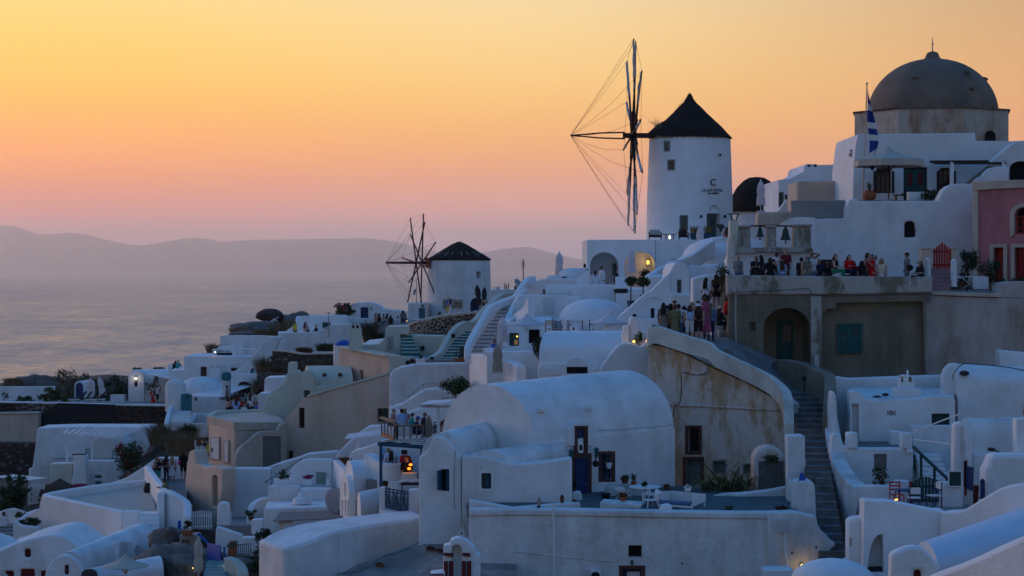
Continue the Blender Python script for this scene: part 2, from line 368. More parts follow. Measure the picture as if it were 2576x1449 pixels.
def peel(m,pale,bare,dark,sc1=.8,lo=.46,hi=.55,spot=.66):
 """rework a plaster: pale skin flaking off in streaks to the bare render below, with dark spots"""
 nt=m.node_tree;b=nt.nodes['Principled BSDF'];L=nt.links.new;g=nt.nodes.new('ShaderNodeNewGeometry')
 mp=nt.nodes.new('ShaderNodeMapping');mp.inputs['Scale'].default_value=(1,1,.42);L(g.outputs['Position'],mp.inputs[0])
 def nz(s,d,v,a,c):
  n=nt.nodes.new('ShaderNodeTexNoise');n.inputs['Scale'].default_value=s;n.inputs['Detail'].default_value=d;n.inputs['Roughness'].default_value=.7;L(v,n.inputs['Vector'])
  r=nt.nodes.new('ShaderNodeMapRange');L(n.outputs['Fac'],r.inputs[0]);r.inputs[1].default_value=a;r.inputs[2].default_value=c;return r.outputs[0]
 def mx(f,a,c):
  n=nt.nodes.new('ShaderNodeMix');n.data_type='RGBA';L(f,n.inputs[0])
  for i,x in ((6,a),(7,c)):
   if isinstance(x,tuple):n.inputs[i].default_value=(*x,1)
   else:L(x,n.inputs[i])
  return n.outputs[2]
 v=mp.outputs[0];P0=g.outputs['Position']
 pa=mx(nz(2.2,5,P0,.3,.7),tuple(x*.82 for x in pale),pale);ba=mx(nz(3,6,v,.3,.7),tuple(x*.62 for x in bare),bare)
 c=mx(nz(sc1,9,v,lo,hi),pa,ba);c=mx(nz(4.5,6,P0,spot,spot+.05),c,dark);L(c,b.inputs['Base Color'])
peel(OCHRE,(.72,.65,.58),(.58,.41,.24),(.14,.12,.10),.9,.47,.57)
peel(PATCH,(.60,.52,.48),(.46,.35,.27),(.26,.2,.17),.45,.44,.62,.7)
peel(DRUM,(.62,.52,.43),(.46,.28,.17),(.22,.17,.13),.5,.46,.6,.69)
peel(CONC_L,(.50,.46,.41),(.26,.225,.16),(.12,.115,.085),.7,.47,.55,.68)
def point(loc,col,e,r=.05):
 l=bpy.data.lights.new('lamp_light','POINT');l.energy=e;l.color=col;l.shadow_soft_size=r
 o=bpy.data.objects.new('lamp_light',l);COL.objects.link(o);o.location=loc;return o
 # ================================================================ setting
SEA_Z=-110.0
sea_m=mat('evening sea',(.06,.10,.18),.14,0,bump=0,spec=.45)
def sea_nodes():
 nt=sea_m.node_tree;b=nt.nodes['Principled BSDF'];L=nt.links.new
 b.inputs['IOR'].default_value=1.33
 g=nt.nodes.new('ShaderNodeNewGeometry')
 mp=nt.nodes.new('ShaderNodeMapping');mp.inputs['Rotation'].default_value=(0,0,.3);mp.inputs['Scale'].default_value=(1,.55,1);L(g.outputs['Position'],mp.inputs[0])
 mq=nt.nodes.new('ShaderNodeMapping');mq.inputs['Scale'].default_value=(1,.15,1);L(g.outputs['Position'],mq.inputs[0]);acc=None
 for s,a,mm in ((.20,.42,mq),(.05,.34,mq),(.02,.16,mp),(.004,.08,mp)):
  n=nt.nodes.new('ShaderNodeTexNoise');n.inputs['Scale'].default_value=s;n.inputs['Detail'].default_value=3;n.inputs['Roughness'].default_value=.6;L(mm.outputs[0],n.inputs['Vector'])
  q=nt.nodes.new('ShaderNodeVectorMath');q.operation='SUBTRACT';L(n.outputs['Color'],q.inputs[0]);q.inputs[1].default_value=(.5,.5,.5)
  k=nt.nodes.new('ShaderNodeVectorMath');k.operation='MULTIPLY_ADD';L(q.outputs[0],k.inputs[0]);k.inputs[1].default_value=(a,a,0)
  if acc is not None:L(acc,k.inputs[2])
  else:k.inputs[2].default_value=(0,0,1)
  acc=k.outputs[0]
 nn=nt.nodes.new('ShaderNodeVectorMath');nn.operation='NORMALIZE';L(acc,nn.inputs[0]);L(nn.outputs[0],b.inputs['Normal'])
 rs=None
 for s,a in ((.045,.24),(.009,.24),(.0016,.24)):
  n=nt.nodes.new('ShaderNodeTexNoise');n.inputs['Scale'].default_value=s;n.inputs['Detail'].default_value=3;L(mp.outputs[0],n.inputs['Vector'])
  m=nt.nodes.new('ShaderNodeMath');m.operation='MULTIPLY_ADD';L(n.outputs['Fac'],m.inputs[0]);m.inputs[1].default_value=a
  if rs is not None:L(rs,m.inputs[2])
  else:m.inputs[2].default_value=0
  rs=m.outputs[0]
 L(rs,b.inputs['Roughness'])
sea_nodes()
me=MB();S=62000
xs=[-30000,-8000,-2000,2000,8000,30000];ysd=[-200,600,2500,9000,25000,S]
me.add([(x,y,SEA_Z) for y in ysd for x in xs],[(j*6+i,j*6+i+1,j*6+i+7,j*6+i+6) for j in range(5) for i in range(5)])
tag(ob('sea',me,sea_m),'calm mauve evening sea reaching the horizon','sea',kind='structure')
HILLM=mat('bare island slope',(.30,.25,.24),.95,.3,.002,0)
def island(name,label,ridge,Y,dep):
 pts=crom(ridge,8);m=MB();rows=[]
 for k,(fy,fz) in enumerate(((-1,0),(-.62,.3),(-.3,.62),(-.1,.9),(0,1),(.25,.8),(.7,.35),(1,0))):
  row=[]
  for i,(x,y) in enumerate(pts):
   top=(HY-y)*Y/FPX;h=top-SEA_Z;jit=noise.noise(Vector((i*.31,k*1.7,Y*.001)))
   row.append((((x-CX)*Y/FPX)+jit*300*(k not in (3,4,5)),Y+fy*dep,SEA_Z-2+h*min(1,fz*(1+.25*jit*(k not in (0,3,4,5,7))))))
  rows.append(row)
 n=len(pts)
 for r in rows:m.add(r,[])
 m.f=[(k*n+i,k*n+i+1,(k+1)*n+i+1,(k+1)*n+i) for k in range(7) for i in range(n-1)]
 tag(ob(name,m,HILLM,smooth=60),label,'island',kind='structure')
island('island_hills','long hazy mauve island ridge on the horizon',[(-160,575),(-60,565),(0,566),(50,572),(101,589),(185,586),(247,598),(314,613),(359,617),(415,608),(466,600),(516,600),(561,608),(618,604),(730,602),(842,600),(926,600),(1000,609),(1080,628),(1170,655),(1250,676)],45000,5200)
island('island_hills','small hazy island ridge right of the small windmill',[(1080,672),(1150,645),(1218,634),(1275,625),(1325,621),(1364,630),(1415,643),(1480,656),(1580,672),(1700,682)],47000,4200)
# hillside under the village
ANCH=[(1900,1750,45),(1288,1750,50),(400,1800,60),(2500,1650,45),(2700,1500,60),(300,1620,85),(-200,1500,95),(700,1520,85),(1288,1540,70),(2060,1440,70),(2400,1480,68),(2020,1010,86),(1750,870,90),(1500,960,95),(1250,1180,88),(2000,715,95),(2450,735,95),(2345,430,125),(2000,560,116),(1735,625,134),(1550,735,120),(1330,800,118),(1250,920,105),(1120,930,124),(1150,830,165),(1155,800,192),(900,850,185),(760,870,178),(560,1060,160),(380,1020,178),(100,1012,175),(200,1110,160),(100,1250,130),(450,1290,112),(700,1200,120),(300,1440,102),(650,1440,92),(900,1300,95),(1050,1250,88),(500,968,208),(0,985,208),(1000,835,215),(1300,750,215),(1500,735,190),(1735,660,180),(2345,520,170),(2700,560,165),(-300,1010,200),(820,815,196),(700,832,196),(170,893,188),(230,888,189),(300,884,188),(60,905,190)]
AN=np.array([[*P(a,b,c)] for a,b,c in ANCH])
def ground_z(x,y):
 d=((AN[:,0]-x)**2+((AN[:,1]-y)*.9)**2)+.5;w=d**-2.2
 k=max(0,min(1,(118-y)/12));return float((w*AN[:,2]).sum()/w.sum())-2.6-3.2*k
tm=MB();gx=np.linspace(-75,75,121);gy=np.linspace(25,300,184)
vs=[]
for y in gy:
 for x in gx:
  z=ground_z(x,min(y,222))
  z+=.45*noise.fractal(Vector((x*.15,y*.15,0)),1,2,4)
  if y>216:z-=(y-216)*1.4+max(0,y-236)*3
  if abs(x)>62:z-=(abs(x)-62)*.4
  vs.append((x,y,max(z,SEA_Z-3)))
nx=len(gx)
tm.add(vs,[(j*nx+i,j*nx+i+1,(j+1)*nx+i+1,(j+1)*nx+i) for j in range(len(gy)-1) for i in range(nx-1)])
tag(ob('hillside',tm,EARTH,smooth=80),'dark volcanic hillside under the village','hillside',kind='structure')
# evening haze, one even body of air round everything (built last in the list of large things)
hm=bpy.data.materials.new('evening haze');hm.use_nodes=True;nt=hm.node_tree;nt.nodes.remove(nt.nodes['Principled BSDF'])
pv=nt.nodes.new('ShaderNodeVolumePrincipled');pv.inputs['Density'].default_value=HAZE_D;pv.inputs['Color'].default_value=(.98,.95,1,1);pv.inputs['Anisotropy'].default_value=.8
nt.links.new(pv.outputs[0],nt.nodes['Material Output'].inputs['Volume'])
hb=MB().box((0,(S-1200)/2,(1150+SEA_Z-8)/2),(61500,S+1300,1150-SEA_Z+8))
tag(ob('haze',hb,hm),'pale mauve evening haze over the sea','haze',kind='stuff')
# ================================================================ builders for parts and small things
def ring(m,x0,y0,x1,y1,pl,fw,o0,o1):
 k=fw*FPX/ypl(pl,(x0+x1)/2)
 for a,b,c,d in ((x0,y0,x0+k,y1),(x1-k,y0,x1,y1),(x0+k,y0,x1-k,y0+k),(x0+k,y1-k,x1-k,y1)):
  s_=slab([(a,b),(c,b),(c,d),(a,d)],pl,o1-o0,o0);m.add(s_.v,s_.f)
 return m
def win(parent,wall,x0,y0,x1,y1,pl,d=.14,fr=GREYG,pane=GLASS,fw=.06,nx=1,ny=1,arch=0,sur=None,sw=.14,kind='window',knob=None,sill=None,label=None):
 poly=archp(x0,x1,y1,y0+arch,y0) if arch else [(x0,y0),(x1,y0),(x1,y1),(x0,y1)]
 if wall is not None:cut(wall,slab(poly,pl,d+.55,-.5));o=d
 else:o=-.03
 yr=y0+arch
 if kind=='door':
  w=ob('door',slab(poly,pl,.05,o),pane,parent)
  if fr is not None:ob('frame',ring(MB(),x0,yr,x1,y1+fw*FPX/ypl(pl,x0),pl,fw,o-.05,o+.03),fr,w)
  hx=x1-(x1-x0)*.2 if knob is None else knob
  ob('handle',MB().ball(Qp(hx,(yr+y1)/2+(y1-yr)*.08,pl,o-.05),.035,6,4),METAL,w)
 else:
  m=MB();ring(m,x0,yr,x1,y1,pl,fw,o-.05,o+.02);kx=fw*.6*FPX/ypl(pl,x0)
  for i in range(1,nx):
   x=x0+(x1-x0)*i/nx;s_=slab([(x-kx/2,yr),(x+kx/2,yr),(x+kx/2,y1),(x-kx/2,y1)],pl,.05,o-.045);m.add(s_.v,s_.f)
  for i in range(1,ny):
   y=yr+(y1-yr)*i/ny;s_=slab([(x0,y-kx/2),(x1,y-kx/2),(x1,y+kx/2),(x0,y+kx/2)],pl,.04,o-.04);m.add(s_.v,s_.f)
  w=ob('window',m,fr,parent)
  ob('pane',slab(poly,pl,.03,o+.005),pane,w)
 if sur is not None:
  k=sw*FPX/ypl(pl,x0);ob('surround',ring(MB(),x0-k,y0-k,x1+k,y1+(k if kind!='door' else 0),pl,sw,-.035,.05),sur,w)
 if sill is not None:
  k=.06*FPX/ypl(pl,x0);ob('sill',slab([(x0-k,y1),(x1+k,y1),(x1+k,y1+k),(x0-k,y1+k)],pl,.2,-.1),sill,w)
 if label:w['label']=label
 return w
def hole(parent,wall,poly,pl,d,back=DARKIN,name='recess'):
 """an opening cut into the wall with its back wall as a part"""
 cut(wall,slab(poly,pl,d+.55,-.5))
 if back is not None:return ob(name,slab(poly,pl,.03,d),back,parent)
def stairs(parent,b0,b1,t0,t1,n,tread,riser,nose=.03,thick=.05,over=1.0):
 """steps from the bottom edge b0-b1 to the top edge t0-t1, each (px, distance, py); every step its own piece"""
 B0,B1,T0,T1=(P(a[0],a[2],a[1]) for a in (b0,b1,t0,t1))
 for k in range(n):
  u0,u1=k/n,(k+1)/n;a=B0.lerp(T0,u0);b=B1.lerp(T1,u0);c=B0.lerp(T0,u1);d=B1.lerp(T1,u1);zt=c.z;zb=a.z-.5
  fwd=(d-c).cross(Vector((0,0,1)));fwd.z=0;fwd.normalize()
  if fwd.y>0:fwd=-fwd
  m=MB();q=[Vector((v.x,v.y,0)) for v in (a,b,d,c)];q[2]=q[2]-fwd*.25;q[3]=q[3]-fwd*.25
  m.add([v+Vector((0,0,zb)) for v in q]+[v+Vector((0,0,zt-thick)) for v in q],[(0,1,2,3),(4,7,6,5),(0,4,5,1),(1,5,6,2),(2,6,7,3),(3,7,4,0)])
  q[0]=q[0]+fwd*nose;q[1]=q[1]+fwd*nose
  m.add([v+Vector((0,0,zt-thick)) for v in q]+[v+Vector((0,0,zt)) for v in q],[(0,1,2,3),(4,7,6,5),(0,4,5,1),(1,5,6,2),(2,6,7,3),(3,7,4,0)])
  o=ob('step',m,[riser,tread],parent)
  for i,p in enumerate(o.data.polygons):p.material_index=1 if i>=6 else 0
def text(parent,s,pl,x0,x1,y0,y1,matr,shear=0,depth=.02,name='lettering',off=-.012):
 c=bpy.data.curves.new(name,'FONT');c.body=s;c.extrude=0.02;c.shear=shear
 o=bpy.data.objects.new('tmp',c);COL.objects.link(o);dg=bpy.context.evaluated_depsgraph_get()
 me=bpy.data.meshes.new_from_object(o.evaluated_get(dg));bpy.data.objects.remove(o);bpy.data.curves.remove(c)
 me.name=name;me.materials.clear();v=np.array([x.co[:] for x in me.vertices]);lo,hi=v.min(0),v.max(0)
 for q,x in zip(me.vertices,v):
  u=(x-lo)/(hi-lo);q.co=Qp(x0+(x1-x0)*u[0],y1+(y0-y1)*u[1],pl,off-depth*(u[2]>.5))
 return ob(name,me,matr,parent)
def lamp(label,px,py,Y,r=.07,lit=LITY,energy=6,col=(1,.62,.22),name='wall_lamp',cage=True,back=.1):
 th=T(name,label,'lamp');c=P(px,py,Y)
 ob('glass',MB().ball(c,(r*.8,r*.8,r),8,6),lit,th,smooth=True)
 m=MB().box(c+Vector((0,back*.5+r,0)),(r*1.1,back,r*1.8))
 if cage:
  m.lathe([(r*1.1,r*.9),(r*.5,r*1.5),(.01,r*1.7)],c,8);m.lathe([(r*.8,-r*1.25),(r*.9,-r*.9)],c,8)
 ob('bracket',m,BLACK,th)
 if energy:
  l=point(c+Vector((0,-r*2.2,0)),col,energy,r);l.parent=th
 return th
def umb_closed(label,px,ptop,pbot,Y,cmat,wid=.3,group='closed parasols',lean=0,skirt=1.0):
 """furled parasol: folded canopy with a tie, finial and pole"""
 th=T('closed_parasol',label,'parasol',group);a=P(px,ptop,Y);b=P(px,pbot,Y);H=a.z-b.z;m=MB();n=20;prof=[]
 wid*=.86;a.z+=.04*H
 for i in range(15):
  u=i/14;r=wid*(.1+.62*min(1,u/.22)**.8+.16*min(1,u/.5)-.26*math.exp(-((u-.6)/.05)**2)+.3*skirt*max(0,u-.64));prof.append((r,u))
 vs=[]
 for i,(r,u) in enumerate(prof):
  for k in range(n):
   q=r*(1+(.13 if k%2 else -.13)*min(1,u*3)+.06*noise.noise(Vector((px*.3,k*.9,u*2))));an=2*math.pi*k/n
   zz=-u*H*.8-(.07*H*(k%4==1)*(u>.95))
   vs.append(a+Vector((q*math.cos(an)+lean*u,q*math.sin(an),zz)))
 m.add(vs,[(i*n+k,(i+1)*n+k,(i+1)*n+(k+1)%n,i*n+(k+1)%n) for i in range(14) for k in range(n)]+[tuple(range(n)),tuple(14*n+k for k in range(n))[::-1]])
 ob('canopy',m,cmat,th,smooth=50)
 ob('tie',MB().lathe([(wid*.72,-.03),(wid*.74,.03)],a+Vector((lean*.6,0,-.6*.8*H)),12),cmat,th)
 ob('pole',MB().tube([b,a+Vector((0,0,.06))],.03,6),WOODW if cmat is not CANVASK else BLACK,th)
 ob('base',MB().lathe([(.25,0),(.25,.05),(.05,.08)],b,12),GREYP,th)
 return th
def umb_open(label,px,papex,pe,wpx,pbot,Y,cmat,polemat=WOODW,sides=8,val=0,cap=True,group='open parasols',rot=.2,struts=True,sq=1.0):
 th=T('open_parasol',label,'parasol',group);a=P(px,papex,Y);e=P(px,pe,Y);r=wpx/2*Y/FPX;b=P(px,pbot,Y)
 pts=[Vector((a.x+r*math.cos(rot+2*math.pi*k/sides),a.y+sq*r*math.sin(rot+2*math.pi*k/sides),e.z)) for k in range(sides)]
 for k in range(sides):
  p,q=pts[k],pts[(k+1)%sides];mid=(p+q)/2+Vector((0,0,.02));mp=a.lerp(p,.5)-Vector((0,0,.04*r));mq=a.lerp(q,.5)-Vector((0,0,.04*r))
  vs=[a,mp,mq,p,q,mid];fs=[(0,1,2),(1,3,5),(1,5,2),(2,5,4)]
  m=MB().add(vs,fs);m.add([v-Vector((0,0,.02)) for v in vs],[f[::-1] for f in fs])
  if val:
   c0=(a-p)*.02;m.add([p,q,q-Vector((0,0,val)),p-Vector((0,0,val)),p+c0,q+c0,q+c0-Vector((0,0,val)),p+c0-Vector((0,0,val))],[(0,1,2,3),(7,6,5,4),(3,2,6,7),(0,3,7,4),(1,5,6,2)])
  ob('canopy_panel',m,cmat,th)
 if cap:ob('vent_cap',MB().lathe([(r*.17,-.12*r),(r*.19,-.1*r),(r*.1,.02),(.02,r*.1)],a,sides),cmat,th,smooth=50)
 ob('pole',MB().tube([b,a-Vector((0,0,.03))],.035,8),polemat,th)
 if struts:
  hub=a.lerp(e,.99)-Vector((0,0,r*.35))
  for k in range(sides):
   ob('strut',MB().bar(hub,a.lerp(pts[k],.42)-Vector((0,0,.08*r)),.025),polemat,th)
 ob('base',MB().lathe([(.3,0),(.3,.06),(.05,.1)],b,12),GREYP,th)
 return th
def leafmesh(n,c,rad,leaf,clumps=14,seed=0,flat=.0,up=0):
 rg=np.random.default_rng(seed);c=np.array(c);rad=np.array(rad if isinstance(rad,(tuple,list)) else (rad,)*3)
 d=rg.normal(size=(clumps,3));d/=np.linalg.norm(d,axis=1)[:,None];cl=d*rg.uniform(.35,.92,(clumps,1));sz=rg.uniform(.18,.38,clumps)
 w=rg.integers(0,clumps,n);p=cl[w]+rg.normal(size=(n,3))*sz[w][:,None]*.62
 ln=np.linalg.norm(p,axis=1);p*=np.where(ln>1.12,1.12/ln,1)[:,None]
 p=c+p*rad;a=rg.normal(size=(n,3));a[:,2]+=up;a/=np.linalg.norm(a,axis=1)[:,None];b=np.cross(a,rg.normal(size=(n,3)));b/=np.linalg.norm(b,axis=1)[:,None]
 L=leaf*rg.uniform(.6,1.3,(n,1));nn=np.cross(a,b)
 v=np.stack([p-a*L,p+b*L*.45+nn*L*.12,p+a*L,p-b*L*.45+nn*L*.12],1).reshape(-1,3)
 me=bpy.data.meshes.new('foliage');me.from_pydata(v.tolist(),[],[(4*i,4*i+1,4*i+2,4*i+3) for i in range(n)]);return me
def blades(n,c,rad,h,w,seed=0,droop=.5,stiff=False):
 rg=np.random.default_rng(seed);m=MB()
 for i in range(n):
  an=rg.uniform(0,6.283);rr=math.sqrt(rg.uniform());b=Vector(c)+Vector((math.cos(an)*rr*rad[0],math.sin(an)*rr*rad[1],0));L=h*rg.uniform(.55,1.1);out=Vector((math.cos(an),math.sin(an),0))*L*droop*rg.uniform(.3,1.1)*(.4+rr)
  mid=b+out*.35+Vector((0,0,L*.65));tip=b+out+Vector((0,0,L*(.95 if not stiff else 1)));s=Vector((-math.sin(an),math.cos(an),0))*w
  m.add([b-s,b+s,mid+s*.8,mid-s*.8,tip],[(0,1,2,3),(3,2,4)])
 return m
SEED=[10]
def sd():SEED[0]+=1;return SEED[0]
def bush(label,px,py,Y,wpx,hpx,mt=LEAF,n=500,leaf=.09,name='shrub',cat='shrub',group='shrubs',dep=None,stem=True,clumps=14,flowers=None,stem_to=None):
 """shrub whose crown is centred on the pixel; crown of many leaf faces, stem under it"""
 th=T(name,label,cat,group);c=P(px,py,Y);s=Y/FPX;rad=(wpx/2*s,(dep or wpx/2*s),hpx/2*s)
 ob('foliage',leafmesh(n,c,rad,leaf,clumps,sd()),mt,th)
 if flowers:ob('blossom',leafmesh(max(30,n//8),c+Vector((0,-rad[1]*.3,rad[2]*.2)),rad,leaf*.9,6,sd()),flowers,th)
 if stem:
  bz=c.z-rad[2]*1.05 if stem_to is None else P(px,stem_to,Y).z;m=MB().tube([(c.x,c.y,bz),(c.x+.02,c.y,c.z)],[.05*(rad[0]+.4),.03*(rad[0]+.4)],5)
  for k in range(4):
   an=k*1.6+px;m.tube([(c.x,c.y,c.z-rad[2]*.5),(c.x+rad[0]*.6*math.cos(an),c.y+rad[1]*.6*math.sin(an),c.z+rad[2]*.4)],[.02*(rad[0]+.4),.008],4)
  ob('stem',m,BARK,th)
 return th
def scrub(label,px,pbase,Y,wpx,hpx,mt=DRY,n=420,w=.012,name='dry_bush',cat='bush',group='dry scrub bushes',dep=None,droop=.6):
 th=T(name,label,cat,group);b=P(px,pbase,Y);s=Y/FPX
 ob('blades',blades(n,b,(wpx/2*s*.7,dep or wpx/2*s*.7),hpx*s,w,sd(),droop),mt,th)
 ob('foliage',leafmesh(n,b+Vector((0,0,hpx*s*.35)),(wpx/2*s*.85,dep or wpx/2*s*.8,hpx*s*.42),.07,12,sd(),up=1.5),mt,th)
 return th
def pot(label,px,pbot,Y,wpx,hpx,mt=TERRA,plant=None,pw=0,ph=0,kind='pot',group='potted plants',pm=LEAF,jar=False,box=False):
 """container standing on the pixel row pbot, with an optional plant"""
 th=T('potted_plant' if plant else 'clay_pot',label,'plant' if plant else 'pot',group);s=Y/FPX;b=P(px,pbot,Y);r=wpx/2*s;h=hpx*s
 if box:ob('planter',MB().box(b+Vector((0,0,h/2)),(2*r,min(2*r,.5),h)),mt,th,bev=.015)
 elif jar:ob('jar',MB().lathe([(r*.55,0),(r*.8,h*.15),(r,h*.5),(r*.9,h*.75),(r*.6,h*.93),(r*.66,h),(r*.5,h)],b,14),mt,th,smooth=True)
 else:ob('pot',MB().lathe([(r*.68,0),(r*.92,h*.8),(r,h*.82),(r,h),(r*.85,h),(r*.82,h*.9)],b,14),mt,th,smooth=True)
 tp=b+Vector((0,0,h*.92))
 if plant=='agave':
  m=MB();n=16
  for k in range(n):
   an=k*2.4;L=ph*s*(.75+.35*((k*37)%10)/10);out=pw*s/2*(.35+.65*((k*53)%10)/10);d=Vector((math.cos(an),math.sin(an),0));w=Vector((-d.y,d.x,0))*.035
   a0=tp;a1=tp+d*out*.5+Vector((0,0,L*.62));a2=tp+d*out+Vector((0,0,L*(1 if k%3 else .6)))
   m.add([a0-w,a0+w,a1+w,a1-w,a2],[(0,1,2,3),(3,2,4)])
  ob('leaves',m,pm,th)
 elif plant=='grass':ob('blades',blades(160,tp,(r*.8,r*.8),ph*s,.01,sd(),.4),pm,th)
 elif plant:ob('foliage',leafmesh(240,tp+Vector((0,0,ph*s*.45)),(pw*s/2,pw*s/2,ph*s*.5),.07,9,sd()),pm,th);ob('stem',MB().tube([tp-Vector((0,0,h*.1)),tp+Vector((0,0,ph*s*.5))],.02,5),BARK,th)
 return th
def chair(label,px,pbot,Y,rz,mt,cloth=None,arms=False,h=.85,group='chairs',s=1,name='chair'):
 th=T(name,label,'chair',group)
 if arms=='plastic':
  ob('seat',MB().box((0,0,.42),(.48,.46,.035)),mt,th,bev=.02)
  m=MB().add([(x*.23*(1+.12*u),.23+.09*u+.05*(x*x),.43+.42*u-.06*abs(x)*(u>.5)) for u in (0,.5,1) for x in (-1,-.5,0,.5,1)],[(j*5+i,j*5+i+1,j*5+i+6,j*5+i+5) for j in range(2) for i in range(4)])
  o=ob('backrest',m,mt,th,smooth=True);sm_=o.modifiers.new('thick','SOLIDIFY');sm_.thickness=.03
  for x in (-1,1):
   ob('armrest',MB().tube([(x*.26,.26,.66),(x*.29,0,.67),(x*.27,-.2,.64),(x*.25,-.22,.42)],.025,6),mt,th)
   for y in (-1,1):ob('leg',MB().tube([(x*.21,y*.2,.42),(x*.27,y*.27,0)],[.032,.025],6),mt,th)
 else:
  ob('seat',MB().box((0,0,.44),(.44,.42,.03)),cloth or mt,th)
  for x in (-1,1):
   ob('leg',MB().bar((x*.2,-.19,.44),(x*.2,-.19,0),.035),mt,th);ob('leg',MB().bar((x*.2,.2,h),(x*.2,.19,0),.035),mt,th)
  if cloth:ob('backrest',MB().box((0,.2,h-.14),(.42,.02,.24)),cloth,th)
  else:
   for z in (h-.04,h-.17,h-.3):ob('back_slat',MB().box((0,.2,z),(.38,.02,.06)),mt,th)
  if arms:
   for x in (-1,1):ob('armrest',MB().bar((x*.23,-.2,.64),(x*.23,.2,.66),.035),mt,th)
  ob('stretcher',MB().box((0,0,.2),(.4,.025,.025)),mt,th)
 place(th,P(px,pbot,Y),rz,s);return th
def table(label,px,pbot,Y,r,h=.72,mt=WHITEP,cloth=None,group='tables',square=True):
 th=T('table',label,'table',group)
 ob('tabletop',MB().box((0,0,h),(2*r,2*r,.04)) if square else MB().lathe([(r,-.02),(r,.02)],(0,0,h),20),mt,th)
 if cloth:
  m=MB();n=24
  vs=[]
  for j,z in enumerate((h+.03,h+.03,h-.2,h-.42)):
   for k in range(n):
    an=2*math.pi*k/n;q=(.2 if j==0 else 1.42*r+(.05*math.sin(5*an)*(j-1)))
    x,y=q*math.cos(an),q*math.sin(an)
    if j:x=max(-r-.03*j,min(r+.03*j,x));y=max(-r-.03*j,min(r+.03*j,y))
    vs.append((x,y,z))
  m.add(vs,[(i*n+k,i*n+(k+1)%n,(i+1)*n+(k+1)%n,(i+1)*n+k) for i in range(3) for k in range(n)]+[tuple(range(n))])
  ob('tablecloth',m,cloth,th)
 if square:
  for x in (-1,1):
   for y in (-1,1):ob('leg',MB().bar((x*r*.85,y*r*.85,h),(x*r*.85,y*r*.85,0),.04),mt,th)
 else:
  ob('leg',MB().tube([(0,0,h),(0,0,0)],.04,8),mt,th);ob('foot',MB().lathe([(.25,0),(.25,.03),(.06,.06)],(0,0,0),12),mt,th)
 place(th,P(px,pbot,Y));return th
def bracket_lamp(label,px,py,Y,group='unlit wall lanterns'):
 th=T('wall_lantern',label,'lantern',group);c=P(px,py,Y)
 ob('housing',MB().lathe([(.05,-.14),(.08,-.1),(.08,.06),(.13,.08),(.03,.16)],c,8),BLACK,th);ob('bracket',MB().bar(c+Vector((0,0,.1)),c+Vector((0,.35,.1)),.03),BLACK,th)
 return th
def cable(label,pts,r=.014,mt=BLACK,name='cable'):
 th=ob(name,MB().tube([P(a,c,b) for a,b,c in crom(pts,4)],r,5),mt);return tag(th,label,'cable')
def bpx(x0,y0,x1,y1,Y,d):
 """box by its front rectangle in the picture and its depth"""
 a=P(x0,y1,Y);b=P(x1,y0,Y);return MB().box(((a.x+b.x)/2,Y+d/2,(a.z+b.z)/2),(b.x-a.x,d,b.z-a.z))
 # ================================================================ church and the upper right terraces
th=T('church','church with bare cement dome on a stained polygonal drum','church');Yc=130;c=P(2345.75,289,Yc);r=162*Yc/FPX;h=141*Yc/FPX
prof=[(r*max(.001,math.cos(a))**.96,h*math.sin(a)**1.02) for a in [math.pi/2*i/18 for i in range(18)]]
prof+=[(.62,h*.985),(.5,h*1.02),(.42,h+.28),(.34,h+.42),(.12,h+.5),(.01,h+.51)]
dm=ob('dome',MB().lathe([(r,-.3)]+prof,c,48),DOME,th,smooth=50)
for x,y in ((1380,570),(1905,522),(2150,555),(1925,685)):
 q=P(1932+x/4,62.9+y/4,Yc);d=q-c;dy=math.sqrt(max(.05,r*r*(1-min(.98,(d.z/h)**2))-d.x**2))
 ob('spout',MB().box((q.x,Yc-dy-.05,q.z),(.34,.5,.16),ry=.4),DOME,dm)
ob('cross',MB().tube([c+Vector((0,0,h+.45)),c+Vector((0,0,h+1.45))],[.05,.025],6).box(c+Vector((0,0,h+1.0)),(.09,.5,.08)),METAL,th)
m=MB();R8=5.45;zt=c.z+.02;zb=c.z-2.6;an0=R(-80)
o8=[Vector((c.x-.1+R8*math.cos(an0+k*math.pi/4),Yc+R8*math.sin(an0+k*math.pi/4),0)) for k in range(8)]
m.add([p+Vector((0,0,zt)) for p in o8]+[p+Vector((0,0,zb)) for p in o8],[tuple(range(8)),tuple(range(15,7,-1))]+[(i,i+8,(i+1)%8+8,(i+1)%8) for i in range(8)])
dr=ob('drum',m,DRUM,th,bev=.04)
pe=o8[0];hole(th,dr,archp(2482,2509,358,342,327),125.2,.45,DARKIN,'niche');hole(th,dr,archp(2352,2392,358,342,330),124.6,.35,DRUM,'niche')
m=MB()
for k in range(8):
 a,b=o8[k],o8[(k+1)%8];out=((a+b)/2-Vector((c.x-.1,Yc,0))).normalized()*.1
 for j in range(8):
  p=a.lerp(b,j/8+.01);q=a.lerp(b,(j+1)/8-.01)
  ob('cornice_tile',MB().bar(p-out*.6+Vector((0,0,zt+.06)),q-out*.6+Vector((0,0,zt+.06)),.36,.1),REDST if k in (5,6) else DOME,th)
